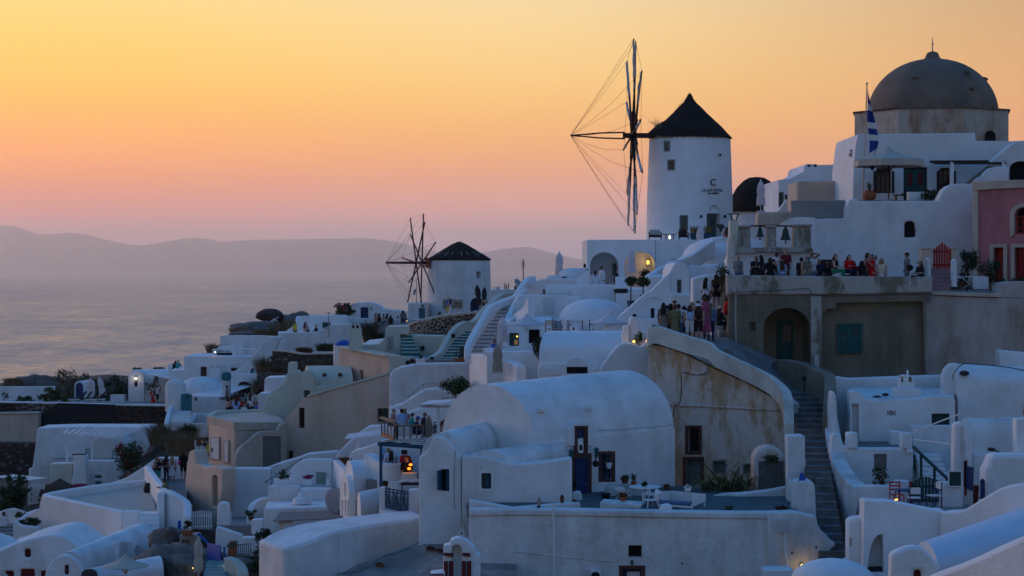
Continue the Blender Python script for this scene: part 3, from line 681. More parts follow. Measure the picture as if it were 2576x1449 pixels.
  # upper house under the church
H=T('white_house','white terrace house under the church dome with arched shuttered windows','house')
w=ob('wall',slab(t('J',850,700,860,230,885,0,905,-94,2085,-107,2090,-27,2440,-24,2600,-30,2700,-30,2700,700),106.0,7),WHITE2,H,bev=.1)
for a,b,cx_ in ((1090,1240,0),(1725,1860,0)):
 (x0,y0),(x1,y1)=t('J',a,245,b,500);win(H,w,x0,y0,x1,y1,106.0,.2,WOODD,GLASS,.07,3,4,arch=4)
 for s in (-1,1):
  xx=x0-7 if s<0 else x1+1;ob('shutter',slab([(xx,y0+8),(xx+6,y0+8),(xx+6,y1),(xx,y1)],106.0,.06,-.07),WOODD,H)
(x0,y0),(x1,y1)=t('J',1365,238,1605,575);win(H,w,x0,y0,x1,y1,106.0,.25,WOODD,TEALD,.09,kind='door',sur=None,label='dark green double door')
for a in (1410,1515):
 (x0,y0),(x1,y1)=t('J',a,290,a+50,420);ob('door_panel',slab([(x0,y0),(x1,y0),(x1,y1),(x0,y1)],106.0,.03,.215),MAROON,H)
 # stove pipe and roof vents
th=T('stove_pipe','bent metal stove pipe on the white house edge below the dome','pipe');ob('pipe',MB().tube([P(*t('J',890,75)[0],107),P(*t('J',860,75)[0],107),P(*t('J',835,82)[0],107),P(*t('J',828,110)[0],107),P(*t('J',828,132)[0],107)],.14,8),METAL,th,smooth=50);ob('flange',MB().box(P(*t('J',885,75)[0],107),(.1,.5,.5)),METAL,th)
# terrace wall in front
H=T('terrace_wall','tall white terrace wall behind the seated crowd with one dark window','wall')
w=ob('wall',slab(t('J',447,1400,447,800,455,762,790,752,790,675,800,620,815,562,905,560,910,580,1715,577,1735,520,1770,465,1815,428,1860,410,1910,405,2110,405,2110,1400),100.0,1.1),WHITE,H,bev=.09)
hole(H,w,t('J',1372,945,1375,800,1400,782,1455,780,1480,800,1492,880,1488,945),100.0,.3,DARKIN,'window')
ob('terrace_floor',prism([(1990,101.0,505),(2640,101.0,505),(2640,106.5,503),(2100,106.5,503)],drop=3),FLOORM,H)
ob('curved_wing',pwall([(1950,100.6,625),(1951,100.5,590),(1956,100.3,573),(1972,100.2,558),(1995,100.1,548),(2012,100.1,546),(2050,100.1,549)],.5,3.2,3),WHITE,H,bev=.08)
# parapet stair on the right
S_=T('stair_wall','white stepped stair parapet right of the dark pergola','wall')
w=ob('wall',slab(t('J',2250,178,2330,110,2440,20,2490,-8,2560,-22,2700,-22,2700,390,2425,390,2425,300,2250,300),103.4,.9),WHITE,S_,bev=.08)
hole(S_,w,archp(2540,2600,470,425,405),103.4,.5,DARKIN,'archway')
ob('curved_parapet',slab(t('J',2060,410,2065,395,2110,345,2150,330,2175,295,2225,250,2265,240,2300,235,2420,235,2425,410),102.0,.5),WHITE,S_,bev=.08)
ob('ramp',slab(t('J',1985,410,2230,215,2290,235,2080,410),102.6,.5),CONC,S_,bev=.03)  # ramp lies in shadow; that shade is put in by the dark render colour
PG=T('pergola','flat dark slatted pergola on white posts beside the cream parasol','pergola')
for i in range(6):ob('slat',MB().bar(P(*t('J',1625+10*i,180+4*i)[0],105.5-i*.55),P(*t('J',2370+6*i,176+5*i)[0],105.5-i*.55),.09,.1),WOODD,PG)
for a,Yp in ((1855,102.6),(2375,102.6)):ob('post',slab(t('J',a-14,185,a+14,185,a+14,430,a-14,430),Yp,.3),WHITE2,PG)
ob('cross_beam',MB().bar(P(*t('J',1855,190)[0],102.6),P(*t('J',1855,185)[0],106),.1,.12),WOODD,PG);ob('cross_beam',MB().bar(P(*t('J',2375,192)[0],102.6),P(*t('J',2375,185)[0],106),.1,.12),WOODD,PG)
umb_open('large cream parasol with valance on the upper terrace under the church',2235.5,375,404,178,505,103.0,CANVASC,WOODD,8,.33,rot=.39,group='open parasols')
pot('terracotta jar with spiky agave beside the cream parasol',2187,505,102.2,36,26,TERRA,'agave',34,24,jar=True,pm=AGAVE)
pot('white rectangular trough planter on the terrace under the dome',2304,505,102.2,42,22,WHITEP,'leaf',30,6,box=True)
bush('dark round bush hanging over the white terrace wall',2339,490,101.6,42,38,LEAF,500,.07,stem_to=505)
th=T('low_table','low dark table on the terrace under the dome','table');q=P(2270,505,103)
ob('tabletop',MB().box(q+Vector((0,0,.3)),(.9,.6,.05)),WOODD,th)
for a in (-1,1):ob('leg',MB().box(q+Vector((a*.35,0,.14)),(.06,.4,.28)),WOODD,th)
ob('ashtray',MB().lathe([(.07,.33),(.07,.4)],q,8),BLACK,th)
# Greek flag
def gflag(label,px,ptop,pbot,Y,lean,poly,stripes,polemat=METAL,pr=.045,seed=0):
 th=T('flag',label,'flag');a=P(px,ptop,Y);b=P(px-lean,pbot,Y)
 ob('pole',MB().tube([b,a],[pr,pr*.7],7),polemat,th);ob('finial',MB().ball(a,pr*1.5,7,5),polemat,th)
 # hanging cloth: rows of points between two edge curves, striped by rows
 L_,R_=poly;n=len(stripes);rows=6*n;le=crom(L_,12);re=crom(R_,12);m=MB();vs=[];W=9
 def at(c_,u):
  x=u*(len(c_)-1);i=min(int(x),len(c_)-2);f=x-i;return tuple(c_[i][d]*(1-f)+c_[i+1][d]*f for d in (0,1))
 for j in range(rows+1):
  l=at(le,j/rows);r_=at(re,j/rows)
  for k in range(W):
   u=k/(W-1);fold=.09*math.sin(u*9+j*.12+seed)*(.3+u)
   vs.append(P(l[0]+(r_[0]-l[0])*u,l[1]+(r_[1]-l[1])*u,Y+.06+fold))
 m.add(vs,[(j*W+k,j*W+k+1,(j+1)*W+k+1,(j+1)*W+k) for j in range(rows) for k in range(W-1)])
 f=ob('cloth',m,[BLUEB,CANVAS],th,smooth=80,fix=False)
 for i,p in enumerate(f.data.polygons):p.material_index=stripes[min(n-1,(i//(W-1))//6)]
 so=f.modifiers.new('thick','SOLIDIFY');so.thickness=.01
 return th
FLB=mat('flag blue',(.015,.045,.27),.8,.1,3,.05,30);BLUEB_,BLUEB=BLUEB,FLB
gflag('large blue and white striped flag hanging from a tall pole in front of the dome',2181,210,505,104.2,11,([(2182.5,222),(2182,270),(2182,310),(2187,350),(2187,392),(2190,426)],[(2184,235),(2194,275),(2203,312),(2210,352),(2206,378),(2197,430)]),[0,0,1,0,0,1,0,1,0,0,1,0,0])
# middle houses left of the terrace
H=T('white_house','white house with roof vents behind the beige block','house')
w=ob('wall',slab(t('J',105,720,105,366,220,356,360,282,365,238,385,207,490,207,500,217,775,208,800,165,870,165,870,720),118.0,7),WHITE2,H,bev=.12)
(x0,y0),(x1,y1)=t('J',108,488,160,640);win(H,w,x0,y0,x1,y1,118.0,.2,GREYG,GLASSG,.07)
for a in (415,478):hole(H,w,archp(*[1932+(a+s*18)/4 for s in (-1,1)],361+235/4,361+222/4,361+212/4),118.0,.3,DARKIN,'vent')
ob('chimney_cap',slab(archp(1932+785/4,1932+862/4,361+185/4,361+165/4,361+145/4),117.6,.8),WHITE2,H,bev=.05)
ob('stair_parapet',slab(t('J',85,700,185,566,292,566,292,700),116.5,.6),WHITE2,H,bev=.06)
bracket_lamp('unlit black lantern beside the small dark doorway right of the thatch mound',1978,496,117.7)
H=T('beige_house','plain beige plaster block below the white roof vents','house')
ob('wall',slab(t('J',288,780,296,385,330,376,866,372,866,780),112.0,4),BEIGE2,H,bev=.1)
for a,b in ((430,688),(680,692)):ob('putlog_hole',MB().box(P(*t('J',a,b)[0],112.0),(.3,.12,.16),ry=.3),DIRTM if 'DIRTM' in globals() else EARTH,H)
H=T('beige_wall','low rounded beige wall above the bells','wall')
ob('wall',slab(t('J',-110,830,-105,700,-85,690,270,682,300,690,305,830),108.0,1),BEIGE2,H,bev=.12)
# thatch mound and furled parasol beside the mill
th=T('thatched_roof','dark domed thatch roof between the big windmill and the white houses','roof');c=P(1903,534,146)
pr=[(70,0),(68,20),(61,42),(49,63),(33,79),(19,87),(1,89)];ob('thatch',MB().lathe([(a*146/FPX,b*146/FPX) for a,b in pr],c,40),THATCH,th,smooth=60);ob('wall',MB().lathe([(64*146/FPX,-3),(64*146/FPX,.01)],c,30),WHITE2,th)
umb_closed('furled white parasol in front of the dark thatch mound',1914,457,533,111,CANVASP,.28)
# bell gable
B=T('bell_gable','old stone bell gable with carved piers above the crowd','bell gable');Yb=97.0
w=ob('base_wall',slab([(1828,700),(1828,655),(1836,640),(1845,628),(1850,632),(2045,632),(2047,700)],Yb-.2,1.2),CREAMW if 'CREAMW' in globals() else WHITE3,B,bev=.06)
ob('ledge',slab([(1846,621),(1900,623),(1960,622),(2044,624),(2046,633),(1990,636),(1930,634),(1870,638),(1848,634)],Yb-.45,1.4),CONC_L,B,bev=.03)
def pier(x0,x1,y0,y1,n):
 ob('pier',slab([(x0,y1),(x0,y0+6),(x1,y0+6),(x1,y1)],Yb,.9),STONEW,B,bev=.03);ob('capital',slab([(x0-2,y0+5.9),(x0-3,y0),(x1+3,y0),(x1+2,y0+5.9)],Yb-.1,1.1),STONEW,B,bev=.03)
 for i in range(n):
  wd=(x1-x0)/n;a=x0+wd*i;ob('carved_arch',slab(archp(a+wd*.2,a+wd*.8,y1-3,y0+18,y0+11,8),Yb,.08,-.05),CONC_L,B,bev=.015)
  ob('colonnette',MB().tube([P(a+wd*.08,y1-1,Yb-.04),P(a+wd*.08,y0+20,Yb-.04)],.06,6),STONEW,B)
 ob('plinth',slab([(x0-2,y1),(x0-2,y1-4),(x1+2,y1-4),(x1+2,y1)],Yb-.12,1.1),STONEW,B,bev=.02)
pier(1848,1888,567,622,2);pier(1930,1953,567,623,1);pier(1998,2041,564,624,2)
for a,b in ((1888,1930),(1953,1998)):ob('bell_bar',MB().tube([P(a-2,568,Yb+.3),P(b+2,569,Yb+.3)],.045,6),BLACK,B)
def bell(label,px,y0,y1,wd):
 th=T('church_bell',label,'bell','church bells in the gable');s=Yb/FPX;c=P(px,y1,Yb+.3);hh=(y1-y0)*s;r=wd/2*s
 ob('bell_body',MB().lathe([(r,0),(r*.93,hh*.05),(r*.72,hh*.2),(r*.56,hh*.5),(r*.48,hh*.72),(r*.25,hh*.84),(r*.08,hh*.86)],c,20),BRONZE,th,smooth=50)
 ob('crown',MB().box(c+Vector((0,0,hh*.92)),(r*.5,r*.3,hh*.16)).tube([c+Vector((-r*.3,0,hh*.98)),c+Vector((r*.3,0,hh*.98))],.04,6),BRONZE,th);ob('clapper',MB().tube([c+Vector((0,0,hh*.3)),c-Vector((0,0,hh*.18))],[.02,.035],6).ball(c-Vector((0,0,hh*.18)),.05,6,5),BLACK,th)
bell('smaller bronze bell hanging nearer the windmill',1912,568,596,21);bell('larger bronze bell hanging nearer the white wall',1976,568,604,28)
P_=T('pillar','cream plaster pillar carrying a black lantern left of the bells','pillar')
ob('shaft',slab([(1836,640),(1836,556),(1858,556),(1858,570),(1852,640)],Yb-.6,.8),CREAM,P_,bev=.05)
ob('broken_edge',slab([(1830,655),(1832,600),(1838,592),(1847,590),(1849,645)],Yb-.9,.5),OCHRE,P_,bev=.05)
L_=T('lantern','black four sided lantern on the cream pillar left of the bells','lantern');q=P(1847,554,Yb-.2)
for a in (-1,1):
 for b in (-1,1):ob('post',MB().bar(q+Vector((a*.1,b*.1,0)),q+Vector((a*.2,b*.2,.3)),.025),BLACK,L_)
ob('lid',MB().lathe([(.36,.3),(.36,.33),(.2,.36)],q,4),BLACK,L_);ob('foot',MB().box(q,(.3,.3,.03)),BLACK,L_)
# pink house
H=T('pink_house','rose pink house with sand coloured pilaster and red arched window','house')
pk=(2447,97.6,2640,95.2)
w=ob('wall',slab([(2449,740),(2449,460),(2660,455),(2660,760)],pk,6,.08),PINK,H,bev=.03)
ob('cornice',slab(t('J',2060,378,2300,372,2700,362,2700,440,2300,458,2060,476),pk,.4,-.1),BEIGE2,H,bev=.03)
ob('pilaster',slab(t('J',2060,476.1,2114,472,2114,1460,2060,1460),pk,.3,-.06),BEIGE2,H,bev=.03)
(x0,y0),(x1,y1)=t('J',2480,640,2660,910)
win(H,w,x0,y0,x1,y1,pk,.35,RED,DARKIN,.09,3,3,arch=22);ob('arch_trim',(lambda m:m)(MB().extr([Qp(x,y,pk,-.05) for x,y in archp(x0-11,x1+11,y1+9,y0+20,y0-9,14)+archp(x0,x1,y1,y0+22,y0,14)[::-1]],nrm(pk)*.12)),BEIGE2,H)
for a,b in ((2268,2370),(2480,2600)):
 (x0,y0),(x1,y1)=t('J',a,1045,b,1480);win(H,w,x0,y0,x1,y1,pk,.3,MAROON,RED,.08,kind='door',sur=BEIGE2,sw=.18)
bush('leafy dark creeper on the pink house pilaster',2433,655,94.6,60,70,LEAF,900,.08,stem_to=735);bush('feathery dark shrub under the red arched window',2492,690,94.3,60,70,LEAF,800,.07,stem_to=740);bush('low dark shrub at the right edge by the pink house',2560,712,94,50,30,LEAF,400,.07,stem_to=740)
# red gate
G_=T('gate','red picket gate with pointed top in front of the white wall','gate');Yg=93.5
for i in range(7):
 x0=2348+i*6.5;top=627-(16-abs(i-3)*5.2);ob('picket',slab([(x0,676),(x0,top),(x0+2.6,top-2),(x0+5.2,top),(x0+5.2,676)],Yg,.04),RED,G_)
for y in (630,664):ob('rail',slab([(2347,y),(2393,y),(2393,y+6),(2347,y+6)],Yg,.05,.041),RED,G_)
ob('hinge',slab([(2349,633),(2360,632),(2360,634),(2349,635)],Yg,.02,-.025),BLACK,G_)
th=T('gate_pillar','sand coloured square pillar left of the red gate','pillar');ob('shaft',slab(t('J',1545,1400,1545,1062,1655,1060,1655,1400),Yg,.6),BEIGE2,th,bev=.04);ob('cap',slab(t('J',1540,1061,1540,1050,1660,1048,1660,1061),Yg-.05,.7),BEIGE2,th)
th=T('gate_pillar','sand coloured square pillar right of the red gate','pillar');ob('shaft',slab(t('J',1842,1400,1842,1062,1905,1060,1905,1400),Yg,.6),BEIGE2,th,bev=.04);ob('cap',slab(t('J',1840,1061,1840,1050,1910,1048,1910,1061),Yg-.05,.7),BEIGE2,th)
for lb,x0,x1,y0,Yp in (('rounded white bollard pillar left of the pink steps',1575,1637,1147,92.0),('rounded white bollard pillar right of the pink steps',1838,1897,1160,92.0)):
 th=T('bollard',lb,'bollard');(a,b),(c_,d)=t('J',x0,y0,x1,1440);s=Yp/FPX;q=P((a+c_)/2,d,Yp);rr=(c_-a)/2*s;hh=(d-b)*s
 ob('shaft',MB().lathe([(rr,0),(rr,hh-rr)]+[(rr*math.cos(u),hh-rr+rr*math.sin(u)) for u in (.4,.8,1.2,1.55)],q,16),WHITE3,th,smooth=60);ob('footing',MB().lathe([(rr*1.25,0),(rr*1.1,.12)],q,16),WHITE3,th)
th=T('steps','pale pink steps under the red gate','steps');PSTEP=mat('pale pink step',(.34,.22,.24),.9,.15,2,.2,16)
stairs(th,(2342,91.2,733),(2390,91.2,733),(2344,93.4,676),(2394,93.4,676),6,PSTEP,PSTEP)
# drying rack / folding table and pots in the yard
th=T('drying_rack','white folding drying rack with a cloth in the yard by the pink house','rack');q=P(2440,726,93)
for a in (-.55,0,.55):ob('rail',MB().tube([q+Vector((-.7,a*.5,.55)),q+Vector((.7,a*.5,.6))],.012,5),WHITEP,th)
for a in (-1,1):ob('leg',MB().bar(q+Vector((a*.45,-.3,.55)),q+Vector((-a*.3,.3,0)),.025),WHITEP,th)
ob('cloth',MB().box(q+Vector((.45,-.28,.28)),(.75,.03,.6)),PAPER,th)
pot('dark pot with shrub behind the drying rack',2425,726,94.2,20,16,TERRAD,'leaf',26,30);pot('dark red pot by the pink steps',2520,730,94,24,12,RED,'leaf',26,20)
YF=T('yard_floor','paved yard floor in front of the pink house','floor');del YF['category'];ROOTS.remove(YF);bpy.data.objects.remove(YF)
tag(ob('yard',prism([(2328,91.8,736),(2700,91.8,733),(2700,98,728),(2328,98,730)],drop=2),FLOORM),'paved yard in front of the pink house','yard',kind='structure')
tag(ob('walkway',prism([(1832,90.7,722),(2345,90.7,722),(2345,99.5,717),(1832,99.5,717)],drop=.6),FLOORM),'paved walkway where the crowd waits','walkway',kind='structure')
# old concrete house with arched porch under the crowd
H=T('old_house','old mossy concrete house with arched porch and teal shutters','house');Yo=90.0
w=ob('wall',slab([(1832,955),(1832,693),(1900,694),(2120,697),(2342,698),(2342,740),(2330,742),(2330,960),(2090,960)],Yo,3.2),CONC,H,bev=.03)
ob('parapet_band',slab([(1828,741),(1828,692),(2120,695),(2345,696),(2345,735),(2120,741)],Yo,.5,-.1),CONC_L,H,bev=.05)
hole(H,w,archp(1921,2038,960,826,775,14),Yo,2.0,CONC,'porch_back')
hole(H,w,[(2069,958)]+[(2069,800),(2072,788),(2080,779),(2092,777),(2103,778),(2103,762),(2322,758),(2327,958)],Yo,.45,CONC,'recessed_wall')
ob('pillar_face',slab([(2040,958),(2039,745),(2066,745),(2067,958)],Yo,.12,-.08),CONC_L,H,bev=.02)
(x0,y0),(x1,y1)=t('G',92,332,252,727);dw=win(H,None,x0,y0,x1,y1,Yo+1.95,.1,TEALD,TEALD,.1,kind='door');dw['label']='teal door with a dark glazed panel'
(x0,y0),(x1,y1)=t('G',148,375,250,550);ob('door_glass',slab([(x0,y0),(x1,y0),(x1,y1),(x0,y1)],Yo+1.9,.03),GLASS,dw)
# louvred shutters: every slat its own piece
(x0,y0),(x1,y1)=t('G',693,360,945,660);Ys=Yo+.43
for s,(a,b) in enumerate(((x0,(x0+x1)/2-.5),((x0+x1)/2+.5,x1))):
 sh=ob('shutter',ring(MB(),a,y0,b,y1,Ys,.1,-.12,-.04),SHUT,H)
 ob('mid_rail',slab([(a+5,846),(b-5,846),(b-5,851),(a+5,851)],Ys,.06,-.11),SHUT,sh)
 for i in range(16):
  y=y0+6+i*(y1-y0-11)/16
  if abs(y-847)<4:continue
  ob('slat',slab([(a+5,y),(b-5,y),(b-5,y+3),(a+5,y+3)],Ys,.03,-.1),SHUT,sh)
 ob('strap_hinge',slab([(a,y0+6),(a+9,y0+5),(a+9,y0+7),(a,y0+9)],Ys,.02,-.14),BLACK,sh)
ob('drainpipe',MB().tube([P(1851,742,Yo-.15),P(1850,800,Yo-.15),P(1852,880,Yo-.15)],.05,6),CONC_L,H)
ob('drainpipe',MB().tube([P(1874,742,Yo-.1),P(1875,905,Yo-.1)],.025,6),CONC,H)
ob('meter_box',slab(t('E',2215,0,2250,0,2250,40,2215,40),Yo-.3,.2),GREYP,H);hole(H,w,t('E',2390,350,2450,350,2450,440,2390,440),Yo,.25,CONC,'niche')
ob('utility_box',slab(t('G',465,690,512,680,512,835,465,830),Yo-.25,.15),GREYP,H)
cable('black cable sagging along the old house parapet',[(1850,Yo-.2,735),(1950,Yo-.2,731),(2030,Yo-.2,726),(2040,Yo-.2,737),(2062,Yo-.2,743),(2100,Yo-.2,745),(2250,Yo-.2,742),(2330,Yo-.2,741),(2430,Yo-.2,747),(2570,Yo-.2,750)])
H=T('patched_wall','tall patched rosy beige wall beside the teal shutters','wall')
ob('wall',slab([(2328,990),(2326,860),(2328,735),(2510,741),(2514,712),(2540,708),(2680,706),(2680,990)],91.12,1.0),PATCH,H,bev=.05)
ob('coping',slab([(2325,741),(2325,732),(2516,738),(2516,748)],91.0,1.3),BEIGE2,H,bev=.02)
# ================================================================ big windmill
def circ_pl(pc,Y,rad,x0,x1):
 """plane touching a round tower between two picture columns"""
 def yy(px):
  k=(px-CX)/FPX;xc=(pc-CX)/FPX*Y
  a=1+k*k;b=-2*(k*xc+Y);cc=xc*xc+Y*Y-rad*rad;dsc=max(0,b*b-4*a*cc);return (-b-math.sqrt(dsc))/(2*a)
 return (x0,yy(x0),x1,yy(x1))
W=T('windmill','big white windmill with black thatched cone and bare sail poles','windmill');Yw=134.0;kk=FPX/Yw;pc=1735;base=P(pc,606,Yw)
tw=MB();n=56;pts=[(109.5,606),(108.5,560),(106.5,480),(104.5,420),(103,380),(102,352),(100,352)]
ob_t=ob('tower',MB().lathe([(a/kk,(606-b)/kk) for a,b in pts],base,n),WHITE2,W,smooth=40)
ob('rim',MB().lathe([(100/kk,(606-352.2)/kk),(100.5/kk,(606-344)/kk),(90/kk,(606-343)/kk)],base,40),BEIGE2,W,smooth=40)
# thatch: a ragged cone with a flared eave, then loose straw along the edge
m=MB();prof=[(1,236),(5,238),(9,248),(16,258),(26,268),(45,286),(62,303),(78,319),(92,333),(104,345),(106,349),(100,349)];n=72;vs=[];rg=random.Random(3)
for i,(a,y) in enumerate(prof):
 for k in range(n):
  an=2*math.pi*k/n;jr=(1+.03*noise.noise(Vector((k*.6,i*1.3,2))))*a+(1.5*math.sin(i*2.1) if 3<i<9 else 0);lf=max(0,-math.cos(an-.1))**6
  jy=y-(lf*7 if i>6 else 0)+(1.4*noise.noise(Vector((k*1.7,5,i))) if i>8 else 0);jr+=lf*5*(i>7)
  vs.append(base+Vector((jr/kk*math.cos(an),jr/kk*math.sin(an),(606-jy)/kk)))
m.add(vs,[(i*n+k,i*n+(k+1)%n,(i+1)*n+(k+1)%n,(i+1)*n+k) for i in range(len(prof)-1) for k in range(n)])
cone=ob('thatched_cone',m,THATCH,W,smooth=60)
m=MB()
for k in range(900):
 an=rg.uniform(0,6.283);u=rg.uniform(0,1)**.6;i=min(int(u*9)+1,9);a0,y0=prof[i];a1,y1=prof[i+1];f=rg.random();a=(a0+(a1-a0)*f)/kk;z=(606-(y0+(y1-y0)*f))/kk
 lf=max(0,-math.cos(an-.1))**6;d=Vector((math.cos(an),math.sin(an),0));p=base+d*(a+lf*.1)+Vector((0,0,z+lf*.12));q=p+d*rg.uniform(.1,.3)+Vector((rg.uniform(-.06,.06),0,-rg.uniform(.12,.42)));s=Vector((-d.y,d.x,0))*.016
 m.add([p-s,p+s,q],[(0,1,2)])
for k in range(26):
 p=base+Vector((rg.uniform(-.08,.08),rg.uniform(-.08,.08),(606-238)/kk));q=p+Vector((rg.uniform(-.15,.15),rg.uniform(-.15,.15),rg.uniform(.05,.2)));m.add([p-Vector((.012,0,0)),p+Vector((.012,0,0)),q],[(0,1,2)])
o=ob('loose_straw',m,THATCH,cone,fix=False);o['kind']='stuff'
m=MB()
for k in range(30):
 p=P(1655+rg.uniform(-8,10),318+rg.uniform(-4,8),Yw-1.2);q=p+Vector((rg.uniform(-.75,.15),rg.uniform(-.2,.2),rg.uniform(.2,.85)));m.tube([p,p.lerp(q,.5)+Vector((0,0,.05)),q],[.012,.008,.004],3)
ob('dead_weed',m,DRY,cone)
# windows and door round the tower
for x0,y0,x1,y1,nx_,gl in ((1669,354,1684,381,1,GLASSG),(1678,401,1698,429,1,GLASS),(1709.5,541,1731.5,581,1,GLASSG)):
 pl=circ_pl(pc,Yw,105.5/kk,x0,x1);win(W,ob_t,x0,y0,x1,y1,pl,.08,GREYG,gl,.1,nx_,1)
pl=circ_pl(pc,Yw,106.5/kk,1777,1812);hole(W,ob_t,[(1777,600),(1777,537),(1812,537),(1812,600)],pl,.6,GLASSG,'doorway')
ob('door',slab([(1778,602),(1778,540),(1790,540),(1790,602)],pl,.06,.3),GREYG,W);ob('door',slab([(1791,602),(1791,540),(1803,540),(1803,602)],pl,.06,.3),GREYG,W)
for a in (1780,1793):ob('door_glass',slab([(a,598),(a,544),(a+8,544),(a+8,598)],pl,.02,.28),GLASSG,W)
hole(W,ob_t,archp(1783,1809,531,530,516),pl,.12,WHITE2,'niche')
for a in (1763,1822):pl2=circ_pl(pc,Yw,107/kk,a-3,a+3);ob('wall_light',slab([(a-2.5,548),(a-2.5,541),(a+2.5,541),(a+2.5,548)],pl2,.12,-.1),BLACK,W)
ob('spout',MB().box(P(1812,389.5,Yw-2.3),(.12,.3,.12)),BLACK,W)
LT=mat('bronze lettering',(.05,.045,.05),.4,.2,8,0,metal=.3)
cpl=lambda a,b:circ_pl(pc,Yw,107.6/kk,a,b)
text(W,'C',cpl(1786,1800),1786.5,1800,450,467,LT,0,.05,off=-.03)
x=1764.5
for chh in 'CHARISMA':
 wch=1.0 if chh=='I' else (5.9 if chh in 'MA' else 4.9);text(W,chh,cpl(x,x+wch),x,x+wch,474.5,482.5,LT,0,.02,off=-.03);x+=wch+1.9
text(W,'OIA - SANTORINI',cpl(1780,1806),1780.5,1806,484.5,488,LT,0,.04,off=-.03)
# axle, spar, sail poles
hub=P(1594,341,Yw-1.0);ax=Vector((-math.cos(R(1.4)),-math.sin(R(1.4)),0));side=Vector((-ax.y,ax.x,0));rad=248*hub.y/FPX
ob('axle',MB().bar(hub-ax*2.2,hub+ax*.75,.34),WOODD,W)
for s in (-1,1):ob('spar',MB().tube([hub+ax*.6+Vector((0,0,s*.22)),hub+ax*2.4+Vector((0,0,s*.17)),hub+ax*4.25],[.06,.06,.05],6),WOODD,W)
tip=hub+ax*4.4;ob('spar_tip',MB().tube([hub+ax*3.75,tip],[.11,.05],8),WOODD,W)
tips=[];rg=random.Random(5)
for k in range(12):
 a=R(30*k-5);d=Vector((0,0,1))*math.cos(a)+side*math.sin(a);d.normalize();off=ax*(.12 if k%2 else -.06)
 p1=hub+d*rad+off;tips.append(p1);bow=Vector((rg.uniform(-.08,.08),0,0))
 mid=hub+d*rad*.55+off+bow
 po=ob('sail_pole',MB().tube([hub+off,hub+d*rad*.3+off+bow*.5,mid,hub+d*rad*.8+off+bow*.6,p1],[.085,.08,.07,.06,.045],6),WOODD,W)
 ob('cleat',MB().bar(hub+off+side*.1-d*.6,hub+off+side*.1+d*1.75,.2,.14),WOODD,po)
 f0=.47+.06*rg.random();pts=[];rs=[]
 for j in range(9):
  u=f0+(.97-f0)*j/8;pts.append(hub+d*rad*u+off+bow*(1-abs(u-.55))+Vector((rg.uniform(-.025,.025)-.03,rg.uniform(-.03,.03),0)));rs.append(.06 if j in (0,8) else .08+rg.uniform(-.02,.02))
 ob('rolled_sail',MB().tube(pts,rs,7),SAILC,po,smooth=60)
for k in range(12):
 a,b=tip,tips[k];sg=Vector((0,0,-.35 if k in (2,3,9,4) else -.06));ob('stay_rope',MB().tube([a,a.lerp(b,.3)+sg*.8,a.lerp(b,.6)+sg,b],.011,4),ROPE,W)
 ob('rim_rope',MB().tube([tips[k],tips[(k+1)%12]],.011,4),ROPE,W)
 # ---------------------------------------------------------------- terrace house under the mill
H=T('white_house','white terrace house with two deep arches under the big windmill','house');Yt=125.0
w=ob('wall',slab([(1477,730),(1477,603),(1648,603),(1648,730)],Yt,9),WHITE2,H,bev=.06)
ob('side_wing',slab([(1648.5,720),(1648.5,603),(1830,603),(1840,720)],Yt+.12,8.8),WHITE2,H,bev=.05)
hole(H,w,archp(1484.5,1556,735,668,634.5,14),Yt,2.6,WHITE2,'arch_back');hole(H,w,archp(1572,1648,735,660,633.5,14),Yt,2.4,WHITE2,'arch_back')
(x0,y0),(x1,y1)=t('I',1008,1208,1062,1330);win(H,None,x0,y0,x1,y1,Yt+2.5,.1,GREYG,GLASSG,.08)
ob('wall_patch',slab([(1688,656),(1688,651),(1723,651),(1723,656)],Yt+.1,.02,-.005),GREYP,H)
L_=T('wall_lantern','glowing amber lantern inside the right arch under the windmill','lantern');q=P(1630,660,Yt+2.1)
ob('glass',MB().box(q,(.16,.12,.26)),LITY,L_);ob('cage',MB().box(q+Vector((0,.09,0)),(.24,.04,.36)).box(q+Vector((0,0,.17)),(.24,.18,.04)).box(q-Vector((0,0,.17)),(.24,.18,.04)).bar(q+Vector((0,-.07,.17)),q+Vector((0,-.07,-.17)),.02),BLACK,L_)
l=point(q+Vector((-.1,-.3,0)),(1,.58,.22),5,.1);l.parent=L_
bush('dark leafy bush in the right arch below the lantern',1621,690,Yt+1.4,26,26,LEAF,260,.08,stem_to=712)
tag(ob('terrace',prism([(1440,111.5,727),(1660,111.5,727),(1660,127.5,722),(1440,127.5,722)],drop=1.5),WHITE2),'white terrace floor in front of the arches','terrace',kind='structure')
# terrace furniture by the mill
for lb,x0,x1,fl in (('black low armchair with grey cushion left of the candle on the mill terrace',1633,1664,1),('black slatted low armchair right of the candle on the mill terrace',1708,1732,0)):
 th=T('armchair',lb,'armchair','armchairs on the mill terrace');s=126.3/FPX;a=P(x0,603,126.3);b=P(x1,603,126.3);wd=b.x-a.x;c=(a+b)/2
 ob('seat',MB().box(c+Vector((0,.3,.24)),(wd,.6,.16)),BLACK,th);ob('cushion',MB().box(c+Vector((0,.62,.48)),(wd*.86,.18,.42)),GREYP if fl else WOODD,th,bev=.05)
 for q_ in (-1,1):ob('armrest',MB().bar(c+Vector((q_*wd*.5,0,.42)),c+Vector((q_*wd*.5,.65,.5)),.06),BLACK,th);ob('leg',MB().bar(c+Vector((q_*wd*.48,.02,0)),c+Vector((q_*wd*.48,.02,.44)),.06),BLACK,th)
th=T('side_table','small black table with a lit candle on the mill terrace','table');q=P(1683,603,126.4)
